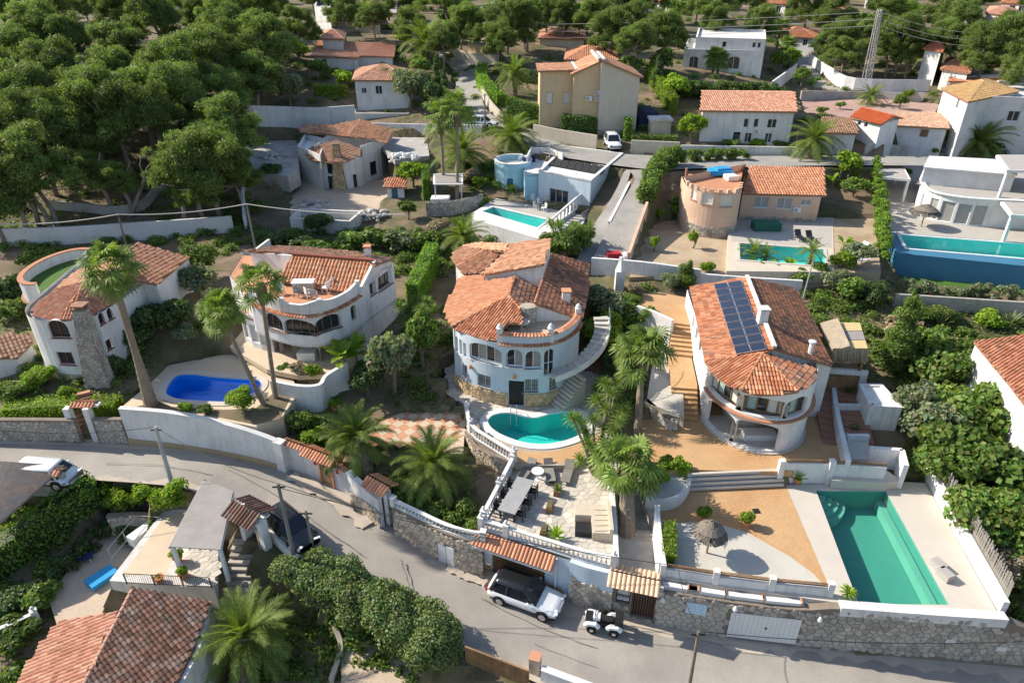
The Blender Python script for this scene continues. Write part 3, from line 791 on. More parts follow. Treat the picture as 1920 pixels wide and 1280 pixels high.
# Aleppo pines: limbs that carry many clumps
_pine={}
def pine_variant(v):
 if v in _pine:return _pine[v]
 rng=random.Random(100+v);nr=np.random.default_rng(50+v);rm=RawMesh();cm=MB();lm=MB()
 H=9.5;R=3.6+.4*(v % 3);lean=(rng.uniform(-1.2,1.2),rng.uniform(-1.0,.6))
 top=Vector((lean[0],lean[1],H*.62));lm.tube([(0,0,-1),(lean[0]*.3,lean[1]*.3,H*.3),tuple(top)],[.26,.2,.14],8)
 for i in range(15):
  a=i*2.39+rng.uniform(-.3,.3);zz=rng.uniform(.0,1);rad=R*(1-.45*abs(zz-.3))*rng.uniform(.72,1.0)
  st=Vector((lean[0]*.3,lean[1]*.3,H*.3)).lerp(top,.3+.6*zz);e=Vector((lean[0]+cos(a)*rad,lean[1]+sin(a)*rad,H*(.34+.52*zz)))
  mid=st.lerp(e,.5)+Vector((0,0,-.3));lm.tube([tuple(st),tuple(mid),tuple(e)],[.09,.06,.03],5)
  for k in range(5):
   c=e.lerp(top+Vector((0,0,H*.2)),rng.uniform(0,.45))+Vector((rng.uniform(-1,1),rng.uniform(-1,1),rng.uniform(-.35,.75)))
   r=rng.uniform(.5,.95);rr=(r,r,r*.8);tint=rng.uniform(.78,1.25)
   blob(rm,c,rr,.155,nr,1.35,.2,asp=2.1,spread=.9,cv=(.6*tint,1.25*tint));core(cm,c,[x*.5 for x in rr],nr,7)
 for k in range(9):
  c=top+Vector((rng.uniform(-1.6,1.6),rng.uniform(-1.6,1.6),rng.uniform(1.2,H*.33)));r=rng.uniform(.8,1.15);tint=rng.uniform(.85,1.3)
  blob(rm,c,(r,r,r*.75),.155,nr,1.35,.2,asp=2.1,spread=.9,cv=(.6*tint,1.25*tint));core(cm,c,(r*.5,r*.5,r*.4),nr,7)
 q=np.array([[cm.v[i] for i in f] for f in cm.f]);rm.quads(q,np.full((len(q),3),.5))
 a=rm.mesh('crown');a.materials.append(M('pine_leaf'));b=lm.mesh('trunk',smooth=True);b.materials.append(M('pine_bark'))
 _pine[v]=(a,b);return _pine[v]
def pine(label,loc,s=1.0,v=0,rz=None,group=None,zs=1.0):
 t=thing('pine_tree',label,'pine tree',loc,rz=rz if rz is not None else (v*1.9+loc[0]*2.7) % 6.28,group=group)
 a,b=pine_variant(v % 5)
 for nm,me in (('crown',a),('trunk',b)):o=link(nm,me,None,t);o.scale=(s,s,s*zs)
 return t
# feather palms
_fr={}
def frond(cat,L=3.0):
 if cat in _fr:return _fr[cat]
 th0,bend={0:(1.35,.75),1:(1.0,1.15),2:(.55,1.35),3:(.1,1.2),4:(-.35,.9)}[cat]
 rng=np.random.default_rng(cat+7);N=34;pts=[];p=np.array([0.,0.,0.]);dirs=[]
 for i in range(N+1):
  t=i/N;a=th0-bend*t**1.25;d=np.array([cos(a),0,sin(a)]);dirs.append(d);pts.append(p.copy());p=p+d*L/N
 rm=RawMesh();q=[];c=[]
 for i in range(N):
  w=.035*(1-i/N)+.008;y=np.array([0,w,0]);q.append([pts[i]-y,pts[i]+y,pts[i+1]+y,pts[i+1]-y]);c.append((1.5,1.35,.8))
  up=np.array([-dirs[i][2],0,dirs[i][0]])*w*1.2;q.append([pts[i]-up,pts[i]+up,pts[i+1]+up,pts[i+1]-up]);c.append((1.5,1.35,.8))
 up0=lambda d:np.array([-d[2],0,d[0]])
 for i in range(3,N+1):
  t=i/N;ll=.62*sin(pi*(.12+.80*t))**.7*(1 if t>.1 else .5)
  for sg in (-1,1):
   for k in range(2):
    d=dirs[i]*(.55+.5*t)+np.array([0,sg,0])*(1-.35*t)+up0(dirs[i])*(.35 if k else .1)+np.array([0,0,-.25])+rng.normal(0,.06,3);d=d/np.linalg.norm(d)
    b=pts[i]-dirs[i]*(L/N*.5*k);wv=dirs[i]*.028;tip=b+d*ll*rng.uniform(.85,1.1)+np.array([0,0,-.10*ll])
    q.append([b-wv,b+wv,tip+wv*.2,tip-wv*.2]);s=rng.uniform(.75,1.25);c.append((s,s,s*.9))
 rm.quads(np.array(q),np.array(c));me=rm.mesh('frond');me.materials.append(M('palm_leaf'));_fr[cat]=me;return me
def date_palm(label,loc,th=2.5,s=1.0,n=46,lean=(0,0),rad=.32,group=None,seed=1,dry=True,simple=False):
 t=thing('date_palm',label,'palm tree',loc,group=group);rng=random.Random(seed)
 tb=MB();path=[];R=[];K=max(6,int(th/.35))
 for i in range(K+1):
  f=i/K;path.append((lean[0]*f**1.4,lean[1]*f**1.4,th*f-.15*(1-f)));R.append(rad*(1.25-.3*f)*(1.08 if i % 2 else .94)*(1.25 if i>=K-1 else 1))
 tb.tube(path,R,10)
 sm=MB()
 for i in range(min(220,int(th*55))):
  f=rng.uniform(.05,1);a=rng.uniform(0,6.28);rr=rad*(1.2-.25*f);c=Vector((lean[0]*f**1.4+cos(a)*rr,lean[1]*f**1.4+sin(a)*rr,th*f));o=Vector((cos(a),sin(a),.9)).normalized()
  sm.beam(c,c+o*.13,.09,.04)
 tb.v += sm.v;tb.f += [[i+tb.n for i in f] for f in sm.f];tb.c += sm.c;tb.n += sm.n
 link('trunk',tb.mesh('trunk'),'palm_bark',t)
 top=Vector((lean[0],lean[1],th))
 if simple:
  key=('dc',simple)
  if key not in _fr:
   rm=RawMesh();rs=random.Random(simple)
   for i in range(34):
    cat=min(4,int(i/34*5));me=frond(cat);a=i*2.399;co=np.zeros(len(me.vertices)*3,dtype=np.float32);me.vertices.foreach_get('co',co);co=co.reshape(-1,3)*rs.uniform(.85,1.05)
    Rm=np.array([[cos(a),-sin(a),0],[sin(a),cos(a),0],[0,0,1]]);co=co@ Rm.T;q=co.reshape(-1,4,3)[::2 if False else 1]
    cc=np.zeros(len(q)*4,dtype=np.float32);me.attributes['Col'].data.foreach_get('color',cc);rm.quads(q,cc.reshape(-1,4)[:,:3])
   me=rm.mesh('crown');me.materials.append(M('palm_leaf'));_fr[key]=me
  o=link('crown',_fr[key],None,t);o.location=top;o.scale=(s,s,s);o.rotation_euler=(0,0,seed*1.1);return t
 for i in range(n):
  f=i/n;cat=min(4,int(f**.9*5));a=i*2.399+rng.uniform(-.15,.15);o=link('frond',frond(cat),None,t)
  sc=s*rng.uniform(.86,1.1)*(.8 if cat==0 else 1);o.location=top+Vector((cos(a)*.12,sin(a)*.12,(.1-.3*f)));o.rotation_euler=(rng.uniform(-.25,.25),rng.uniform(-.14,.14),a);o.scale=(sc,)*3
 if dry:
  db=MB()
  for i in range(26):
   a=rng.uniform(0,6.28);db.lathe(top+Vector((cos(a)*.25,sin(a)*.25,-.1+rng.uniform(-.15,.2))),[(.03,-.12),(.09,0),(.05,.12)],5)
  db.build_local=None;o=link('flower_stalks',db.mesh('flower_stalks'),'rust',t)
 return t
# fan palms
def fan_leaf(v,droop=1.0):
 k=('fan',v)
 if k in _fr:return _fr[k]
 rng=np.random.default_rng(40+v);rm=RawMesh();q=[];c=[]
 pl=1.05;th={0:1.2,1:.75,2:.25,3:-.35}[v];d=np.array([cos(th),0,sin(th)]);e=d*pl+np.array([0,0,-.08]);y=np.array([0,.022,0])
 q.append([-y,y,e+y*.6,e-y*.6]);c.append((1.3,1.3,.8));z=np.array([0,0,.022]);q.append([-z,z,e+z*.6,e-z*.6]);c.append((1.3,1.3,.8))
 fwd=np.array([cos(th-.35),0,sin(th-.35)]);up=np.array([-fwd[2],0,fwd[0]]);side=np.array([0,1.,0]);n=26
 for i in range(n):
  a=-2.3+4.6*(i+.5)/n;R=.95*(1-.12*abs(a)/2.3)*rng.uniform(.92,1.05);dr=fwd*cos(a)+side*sin(a)+up*.12*(1 if i % 2 else -1)+up*.12
  w=.085;ax=fwd*(-sin(a))+side*cos(a);m=e+dr*R*.58;tip=e+dr*R*.92+np.array([0,0,-.28*R*droop*rng.uniform(.6,1.5)])
  q.append([e-ax*.01,e+ax*.01,m+ax*w*.7,m-ax*w*.7]);q.append([m-ax*w*.7,m+ax*w*.7,tip+ax*.008,tip-ax*.008]);s=rng.uniform(.75,1.25);c += [(s,s,s*.85)]*2
 rm.quads(np.array(q),np.array(c));me=rm.mesh('fan_leaf');me.materials.append(M('fan_leaf'));_fr[k]=me;return me
def fan_palm(label,loc,th=6,s=1.0,n=42,lean=(0,0),rad=.2,group=None,seed=1,skirt=True,simple=False,base=None,m_trunk='palm_bark'):
 t=thing('fan_palm',label,'palm tree',loc,group=group);rng=random.Random(seed);tb=MB();K=max(8,int(th/.3));path=[];R=[]
 for i in range(K+1):
  f=i/K;path.append((lean[0]*f**.95,lean[1]*f**.95,th*f-.2*(1-f)));R.append(rad*((base or 1.35)-((base or 1.35)-.85)*min(1,f*2.2 if base else f))*(1.05 if i % 2 else .97))
 tb.tube(path,R,10);link('trunk',tb.mesh('trunk',smooth=False),m_trunk,t);top=Vector((lean[0],lean[1],th))
 if simple:
  key=('fc',simple)
  if key not in _fr:
   rm=RawMesh();rs=random.Random(simple)
   for i in range(36):
    me=fan_leaf(min(3,int(i/36*4)));a=i*2.399;co=np.zeros(len(me.vertices)*3,dtype=np.float32);me.vertices.foreach_get('co',co);co=co.reshape(-1,3)*rs.uniform(.85,1.1)
    Rm=np.array([[cos(a),-sin(a),0],[sin(a),cos(a),0],[0,0,1]]);q=(co@ Rm.T).reshape(-1,4,3);cc=np.zeros(len(q)*4,dtype=np.float32);me.attributes['Col'].data.foreach_get('color',cc);rm.quads(q,cc.reshape(-1,4)[:,:3])
   me=rm.mesh('crown');me.materials.append(M('fan_leaf'));_fr[key]=me
  o=link('crown',_fr[key],None,t);o.location=top;o.scale=(s,s,s);o.rotation_euler=(0,0,seed*1.3)
 else:
  n=int(n*.66)
  for i in range(n):
   f=i/n;a=i*2.399+rng.uniform(-.2,.2);o=link('leaf',fan_leaf(min(3,int(f*4))),None,t);sc=s*rng.uniform(.85,1.25)
   o.location=top+Vector((cos(a)*.08,sin(a)*.08,.15-.4*f));o.rotation_euler=(rng.uniform(-.3,.3),rng.uniform(-.2,.2),a);o.scale=(sc,)*3
 if skirt:
  rm=RawMesh();nr=np.random.default_rng(seed);m=240;a=nr.uniform(0,6.28,m);zz=nr.uniform(-1.3,.0,m)*s;rr=rad+(.35+.2*zz/s)*s*.6
  P=np.stack([top.x+np.cos(a)*rr,top.y+np.sin(a)*rr,top.z+zz],1);d=np.stack([np.cos(a)*.25,np.sin(a)*.25,-np.ones(m)],1);w=np.stack([-np.sin(a),np.cos(a),a*0],1)*.06
  q=np.stack([P-w,P+w,P+w*.4+d*.5,P-w*.4+d*.5],1);rm.quads(q,np.repeat(nr.uniform(.7,1.2,(m,1)),3,1));link('dead_leaves',rm.mesh('dead_leaves'),'dry_leaf',t)
 return t
# spiky heads: yucca, agave, dracaena
def spiky(v,n,L,w,lo,hi,droop,seed):
 k=('sp',v)
 if k in _fr:return _fr[k]
 rng=np.random.default_rng(seed);q=[];c=[]
 for i in range(n):
  a=i*2.399;el=lo+(hi-lo)*(i/n)**.8;d=np.array([cos(a)*cos(el),sin(a)*cos(el),sin(el)]);s=np.array([-sin(a),cos(a),0])*w/2;ll=L*rng.uniform(.8,1.1)
  m=d*ll*.55;tip=d*ll+np.array([0,0,-droop*ll]);b=d*.03;q.append([b-s*.6,b+s*.6,m+s,m-s]);q.append([m-s,m+s,tip+s*.08,tip-s*.08]);t=rng.uniform(.75,1.25);c += [(t,t,t)]*2
 rm=RawMesh();rm.quads(np.array(q),np.array(c));me=rm.mesh('leaf_rosette');_fr[k]=me;return me
def rosette(kind,m):
 me={'yucca':lambda:spiky('y',60,.62,.05,-.5,1.4,.22,1),'agave':lambda:spiky('a',26,1.0,.16,.15,1.35,.02,2),'cycad':lambda:spiky('c',40,.9,.13,.1,1.2,.3,3),'straw':lambda:spiky('s',60,.5,.04,-.9,.3,.4,4)}[kind]()
 k=('rm',kind,m)
 if k not in _fr:m2=me.copy();m2.materials.append(M(m));_fr[k]=m2
 return _fr[k]
def agave(label,loc,s=1.0,m='grey_leaf',kind='agave',group=None,name='agave',cat='plant'):
 o=link(name,rosette(kind,m),None);o.location=loc;o.scale=(s,)*3;o.rotation_euler=(0,0,loc[0]*2.3 % 6.28);tag(o,label,cat,group);return o
def yucca(label,loc,heads,m='leaf',s=1.0,group=None,name='yucca',trunk='palm_bark',cat='yucca'):
 """branching trunks, each carrying a spiky head; heads = list of (dx, dy, z)"""
 t=thing(name,label,cat,loc,group=group);tb=MB()
 for i,(x,y,z) in enumerate(heads):
  tb.tube([(x*.1,y*.1,-.2),(x*.45,y*.45,z*.45),(x*.95,y*.95,z)],[.13*s,.09*s,.06*s],6)
  o=link('leaf_rosette',rosette('yucca',m),None,t);o.location=(x,y,z);o.scale=(s*1.15,)*3;o.rotation_euler=(0,0,i*1.3)
 link('trunk',tb.mesh('trunk'),trunk,t);return t
def heads(n,r,h0,h1,seed):
 rng=random.Random(seed);return [(r*sqrt((i+.5)/n)*cos(i*2.4)+rng.uniform(-.2,.2),r*sqrt((i+.5)/n)*sin(i*2.4)+rng.uniform(-.2,.2),rng.uniform(h0,h1)) for i in range(n)]
def paddle_mesh():
 if 'pad' in _fr:return _fr['pad']
 q=[];c=[];N=7;L=1.7
 pts=[np.array([.18*t*L+.35*t*t*L,0,L*(t-.32*t*t)]) for t in np.linspace(0,1,N+1)]
 for i in range(N):
  if i<2:w0=w1=.02
  else:w0=.26*sin(pi*(i-2)/(N-2))**.6+.01 if i>2 else .03;w1=.26*max(0,sin(pi*(i-1)/(N-2)))**.6+.01
  y0=np.array([0,w0,0]);y1=np.array([0,w1,0]);z0=np.array([-.1,0,.04])*w0*2;z1=np.array([-.1,0,.04])*w1*2
  q += [[pts[i],pts[i]+y0+z0,pts[i+1]+y1+z1,pts[i+1]],[pts[i]-y0+z0,pts[i],pts[i+1],pts[i+1]-y1+z1]];c += [(1,1,1),(.85,.9,.85)]
 rm=RawMesh();rm.quads(np.array(q),np.array(c));me=rm.mesh('leaf');me.materials.append(M('bright_leaf'));_fr['pad']=me;return me
def paddle_plant(label,loc,n=14,s=1.0,th=0,group=None,seed=1,name='bird_of_paradise_plant',lean=(0,0)):
 t=thing(name,label,'plant',loc,group=group);rng=random.Random(seed)
 tb=MB();tb.tube([(0,0,-.2),(lean[0]*.5,lean[1]*.5,max(.3,th)*.5),(lean[0],lean[1],max(.3,th))],[.13,.11,.08],6);link('trunk',tb.mesh('trunk'),'palm_bark',t)
 for i in range(n):
  o=link('leaf',paddle_mesh(),None,t);o.location=(lean[0]+rng.uniform(-.1,.1),lean[1]+rng.uniform(-.1,.1),max(.1,th)*rng.uniform(.75,1));o.rotation_euler=(rng.uniform(-.2,.2),rng.uniform(-.1,.75),i*2.4+rng.uniform(-.3,.3));o.scale=(s*rng.uniform(.7,1.1),)*3
 return t
def cypress(label,loc,h=6,r=.8,m='dark_leaf',group=None,seed=1,name='cypress',cat='tree'):
 t=thing(name,label,cat,loc,group=group);rng=random.Random(seed);bl=[]
 n=int(h/.35)
 for i in range(n):
  f=(i+.5)/n;rr=r*(sin(pi*min(1,f*1.25+.12))**.6 if f<.7 else (1-f)*2.6+.12);rr=max(.15,min(r,rr));a=i*2.4
  bl.append(((cos(a)*rr*.35,sin(a)*rr*.35,.2+f*h*.95),(rr*.75,rr*.75,.5)))
 k=crown_mesh('crown',bl,.14,seed,1.4,.7,asp=1.5);k.materials.append(M(m));link('crown',k,None,t)
 tb=MB();tb.tube([(0,0,-.2),(0,0,h*.7)],[.12,.04],6);link('trunk',tb.mesh('trunk'),'bark',t);return t
def hedge(label,path,z,w=.9,h=1.4,m='dark_leaf',size=.12,seed=1,name='hedge',group=None,rough=.06,cover=1.6,cat='hedge',shape=0,tint=(1,1,1)):
 """clipped (rough small) or loose (rough large) hedge along a path of plan points; z number or callable(s)"""
 pa=Path(path);zf=z if callable(z) else (lambda s:z);p0=pa.p[0];loc=(p0.x,p0.y,zf(0));rng=np.random.default_rng(seed)
 t=thing(name,label,cat,loc,group=group);r0=random.Random(seed)
 if rough>=.1:
  bl=[]
  for i in range(int(pa.L*w*max(h,1)*2.2)+4):
   s=r0.uniform(0,pa.L);q,nn,sg=pa.at(s);x=r0.uniform(-.5,.5)*w*.75;r=r0.uniform(.26,.42)*min(w*.75,h)+.1;zz=r0.uniform(.25,.95)*h-r*.35
   bl.append(((q.x+sg.y*x-loc[0],q.y-sg.x*x-loc[1],zf(s)+zz*(1-.25*abs(x)/w)-loc[2]),(r,r,r*.8)))
  me=crown_mesh('foliage',bl,size,seed,1.0,.62,tint=tint);me.materials.append(M(m));link('foliage',me,None,t);return t
 per=2*h+w;n=int(pa.L*per*cover/(size*size))
 P=np.zeros((n,3));Nn=np.zeros((n,3));k=rng.uniform(0,1,n);s=rng.uniform(-w*.1,pa.L+w*.1,n);lump=np.sin(s*1.7+seed)*.5+np.sin(s*3.9+2*seed)*.3+np.sin(s*.7)*.5
 ends=rng.uniform(0,1,n)<(w/(pa.L+w))
 for i in range(n):
  ss=min(max(s[i],0),pa.L);q,nn,sg=pa.at(ss);nn=Vector((sg.y,-sg.x));lu=1+lump[i]*rough*2.2
  r=k[i]*per
  if ends[i]:x=rng.uniform(-w/2,w/2);zz=rng.uniform(0,h);e=1 if s[i]>pa.L/2 else -1;ss=pa.L if e>0 else 0;q,_,sg=pa.at(ss);o=q+nn*x+sg*e*.02;nv=(sg.x*e,sg.y*e,0)
  elif r<h:zz=r;x=w/2*lu;o=q+nn*x;nv=(nn.x,nn.y,.1)
  elif r<h+w:x=(r-h)-w/2;zz=h*lu;o=q+nn*x;nv=(0,0,1)
  else:zz=r-h-w;x=-w/2*lu;o=q+nn*x;nv=(-nn.x,-nn.y,.1)
  if shape:f=zz/h;o=q+(o-q)*(1-.35*f**3)
  P[i]=(o.x,o.y,zf(ss)+zz);Nn[i]=nv
 P += rng.normal(0,rough+.02,P.shape);rm=RawMesh();leaves_at(rm,P,Nn,size,rng,tint=tint)
 cm=MB();rp=resample([(p.x,p.y,0) for p in pa.p],min(1.5,max(.5,pa.L/20)));S=[i*pa.L/(len(rp)-1) for i in range(len(rp))]
 solid_wall(cm,[(p.x,p.y) for p in rp],[zf(a)-.1 for a in S],[zf(a)+h*(1-rough*1.2)-.05 for a in S],w*.82)
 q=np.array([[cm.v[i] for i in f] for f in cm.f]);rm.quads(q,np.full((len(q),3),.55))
 me=rm.mesh('foliage',origin(t));me.materials.append(M(m));link('foliage',me,None,t);return t
def mass(label,name,regions,m,size=.18,seed=1,cover=1.0,kind='stuff',cat=None,cv=(.6,1.3),coref=.6):
 """loose growth made of many clumps: regions = [(x, y, z, rx, ry, rz)]"""
 rng=np.random.default_rng(seed);rm=RawMesh();cm=MB()
 for x,y,z,rx,ry,rz in regions:
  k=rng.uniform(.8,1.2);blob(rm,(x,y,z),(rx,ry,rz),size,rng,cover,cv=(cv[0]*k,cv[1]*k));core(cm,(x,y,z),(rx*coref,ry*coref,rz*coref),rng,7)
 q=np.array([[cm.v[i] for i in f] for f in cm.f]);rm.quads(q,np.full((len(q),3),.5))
 o=link(name,rm.mesh(name),m)
 if kind:o['kind']=kind
 if label:o['label']=label
 if cat:o['category']=cat
 return o
# --- terrain: survey points (u, v, z)
SURV=[(-60,850,3.2),(100,862,3.0),(300,860,2.6),(450,880,2.2),(560,920,1.8),(680,1000,1.2),(800,1070,.6),(950,1130,.15),(1100,1190,0),(1400,1230,-.2),(1900,1275,-.5),(2100,1300,-.7),
 (60,750,4.9),(180,740,4.9),(110,710,5.2),(300,690,5.0),(400,690,5.0),(480,760,4.6),(570,760,3.9),(660,780,3.6),(590,715,4.9),(250,610,6.6),(330,590,7.6),(300,570,8.0),(355,540,8.2),(390,580,6),(40,620,5.6),
 (640,840,3.2),(700,860,2.9),(800,880,2.7),(860,960,2.5),(740,920,2.6),(880,860,2.5),(760,790,3.4),(830,740,4),(700,700,4.2),(790,640,5),(820,560,5.8),(720,560,6),(560,560,6.2),
 (960,760,3.7),(1120,780,3.8),(1130,700,4.2),(1150,620,5.5),(1200,640,5.4),(1240,570,6.6),(1180,540,7),(1000,560,5),(960,640,4.2),(1230,740,4.2),(1180,900,3.2),(1180,1030,2.0),(1200,960,2.6),
 (1410,1000,3.0),(1410,830,3.8),(1600,950,3.0),(1650,1080,3.0),(1430,640,5),(1560,700,4.4),(1650,760,4.2),(1700,820,3.9),(1620,640,5.2),(1600,560,6.2),
 (1750,700,4.2),(1850,620,5.2),(1780,900,2.6),(1900,900,2.5),(1900,1100,1.0),(1950,1200,.4),(2050,900,2.4),(1850,740,4.0),(1980,640,5),
 (1800,600,5.4),(1700,560,6.0),(1900,560,6.0),(1800,500,7),(1950,470,8),(1750,380,8.3),(1900,400,8.3),(1660,330,9.5),(1650,470,7.6),
 (1500,470,7.8),(1400,480,7.6),(1420,400,8.4),(1250,450,7.6),(1330,490,7.3),(1210,430,8),(1300,350,9.6),(1600,320,10.2),(1480,300,10.6),
 (1150,480,7.8),(1170,400,9),(1210,320,11.3),(1000,380,8),(900,420,7.0),(1050,450,7.2),(860,400,7.6),(800,420,7.4),(960,300,10.5),(880,330,9.5),(800,330,9.3),(940,440,6.8),
 (700,420,6.9),(620,440,6.6),(600,380,7.6),(700,330,8.6),(500,330,9),(520,400,7.6),(760,290,11),(560,250,11),(480,280,10.5),(650,250,11.3),
 (450,440,6.8),(300,450,6.8),(100,460,7.0),(0,470,7),(-100,480,7),(50,400,8.4),(200,390,8.6),(400,390,8.4),(250,320,10.8),(60,300,11.5),(400,300,10.8),(-60,330,11),
 (1148,265,12),(1230,300,11.6),(1040,268,12),(930,235,13.2),(900,190,14.8),(870,150,16.2),(840,115,18),(1300,280,12),(1400,280,12.2),(1500,275,12.3),(1650,280,12.2),(1800,290,12),(1950,300,11.5),(1100,230,13.4),(980,210,14.2),
 (1250,210,14.5),(1350,150,17),(1500,190,13.8),(1700,200,13.6),(1530,150,15.2),(1850,230,13.4),(1700,150,15.5),(1900,150,16),(1420,190,15),
 (700,220,13),(650,170,15),(600,180,15),(560,120,17.5),(780,150,16.5),(700,120,18),(480,200,13.5),(350,200,15),(150,220,14.5),(100,130,17.5),(300,100,19),(-100,200,15),(500,60,20.5),(700,60,20.5),(960,80,20),(1200,90,19),(1450,70,19),(1700,70,19),(1900,60,20),(200,40,22),(2050,150,16),
 (200,1100,-.5),(130,1000,.2),(60,1050,-.3),(120,1180,-1),(20,1230,-1.4),(250,1150,-1),(330,980,1.2),(420,1010,1.0),(470,1080,.2),(480,1180,-1.0),(560,1180,-1.2),(640,1200,-1.6),(720,1180,-1.2),(760,1250,-1.8),(700,1100,-.2),(880,1270,-1.2),(1000,1300,-1),(300,1270,-2.2),(600,1280,-2.2),(150,930,1.6),(50,930,1.0),(0,960,.6),(300,940,1.9),(1200,1330,-.8),(1500,1340,-.9)]
_far=[(-300,400,28),(0,380,27),(300,400,28),(-250,200,23),(250,200,20),(-700,1200,29),(700,1200,29),(0,1200,29),(0,-60,-8),(-120,0,-6),(120,0,-6),(-140,80,10),(150,80,8),(-150,120,17),(150,120,15),(0,250,24.5),(-100,260,25),(100,260,24)]
_sp=np.array([[*W2(u,v,z),z] for u,v,z in SURV]+[list(f) for f in _far])
def _phi(r):return r
def _fit():
 X=_sp[:,:2];n=len(X);D=np.linalg.norm(X[:,None]-X[None],axis=2)
 A=np.zeros((n+1,n+1));A[:n,:n]=D-np.eye(n)*.8;A[:n,n]=1;A[n,:n]=1
 return np.linalg.solve(A,np.append(_sp[:,2],0))
_w=_fit()
def base_h(x,y):
 x=np.asarray(x,dtype=float);y=np.asarray(y,dtype=float);sh=x.shape;x=x.ravel();y=y.ravel();out=np.empty(len(x))
 for i in range(0,len(x),8000):
  d=np.sqrt((x[i:i+8000,None]-_sp[None,:,0])**2+(y[i:i+8000,None]-_sp[None,:,1])**2);out[i:i+8000]=d@ _w[:-1]+_w[-1]
 return out.reshape(sh)
gxs=np.concatenate([[-2500,-1500,-900,-500,-300,-200,-150,-120,-100],np.arange(-90,100.1,.8),[110,125,150,200,300,500,900,1500,2500]])
gys=np.concatenate([[-300,-100,-40,0],np.arange(10,150.1,.8),[154,158,163,170,178,190,205,225,250,280,320,380,450,600,900,1500,2500,4500]])
GX,GY=np.meshgrid(gxs,gys);GZ=np.clip(base_h(GX,GY),-8,30);GZ[GY>600]=29
_pads=[];_padz=[]
def flatten(poly,z,lower=.3,grow=0.0):
 """cut or fill the ground under a terrace"""
 _pads.append(poly);_padz.append((poly,z));k=inpoly(GX,GY,poly)
 zz=z(GX[k],GY[k]) if callable(z) else z
 GZ[k]=zz-lower
def H(x,y):
 i=np.searchsorted(gxs,x)-1;j=np.searchsorted(gys,y)-1;i=max(0,min(len(gxs)-2,i));j=max(0,min(len(gys)-2,j))
 fx=(x-gxs[i])/(gxs[i+1]-gxs[i]);fy=(y-gys[j])/(gys[j+1]-gys[j])
 return float(GZ[j,i]*(1-fx)*(1-fy)+GZ[j,i+1]*fx*(1-fy)+GZ[j+1,i]*(1-fx)*fy+GZ[j+1,i+1]*fx*fy)
def G(u,v,dz=0):
 """the ground point seen at survey pixel (u, v)"""
 d=ray(u,v);lo=15.0;step=.6;t=lo/d.y;k=0
 while True:
  y=lo+step*k;tt=y/d.y;z=CAM_H+d.z*tt
  if z<H(d.x*tt,y) or y>600:break
  k += 1
 a,b=y-step,y
 for _ in range(14):
  m=(a+b)/2;tt=m/d.y
  if CAM_H+d.z*tt<H(d.x*tt,m):b=m
  else:a=m
 tt=b/d.y;return Vector((d.x*tt,b,H(d.x*tt,b)+dz))
def ZY(u,v,y):
 d=ray(u,v);t=y/d.y;return Vector((d.x*t,y,CAM_H+d.z*t))
def GC(u,v,h):
 """ground point of something whose point at height h above ground shows at pixel (u, v)"""
 d=ray(u,v);y=15.0
 while y<600:
  t=y/d.y
  if CAM_H+d.z*t<H(d.x*t,y)+h:break
  y += .5
 t=y/d.y;return Vector((d.x*t,y,H(d.x*t,y)))
def PW(pts,z):return [W2(u,v,z) for u,v in pts]
# roads as draped ribbons between two surveyed edges
def ribbon_road(name,edges,m,lift=0,cut=.25,depth=.5,grow=.75):
 """edges: list of (ul, vl, ur, vr, z)"""
 L=smooth_path([W(a,b,z) for a,b,c,d,z in edges],5);R=smooth_path([W(c,d,z) for a,b,c,d,z in edges],5)
 n=len(L);K=5;mb=MB();vs=[]
 for i in range(n):
  for k in range(K+1):p=L[i].lerp(R[i],k/K);vs.append((p.x,p.y,p.z+lift))
 fs=[(i*(K+1)+k,i*(K+1)+k+1,(i+1)*(K+1)+k+1,(i+1)*(K+1)+k) for i in range(n-1) for k in range(K)]
 a,b=Vector(vs[0]),Vector(vs[1]);c=Vector(vs[K+1]);flip=(b-a).cross(c-a).z<0
 if flip:fs=[f[::-1] for f in fs]
 mb.add(vs,fs);o=mb.build(name,m,smooth=False);o['kind']='structure'
 if cut is not None:
  for i in range(n-1):
   q=[L[i],R[i],R[i+1],L[i+1]];c=sum(q,Vector())/4
   q=[c+(p-c)*1.0 for p in q]
   d=[(p-c).normalized()*grow for p in q];q2=[(p+e) for p,e in zip(q,d)]
   k=inpoly(GX,GY,[(p.x,p.y) for p in q2]);GZ[k]=c.z-cut
 return L,R
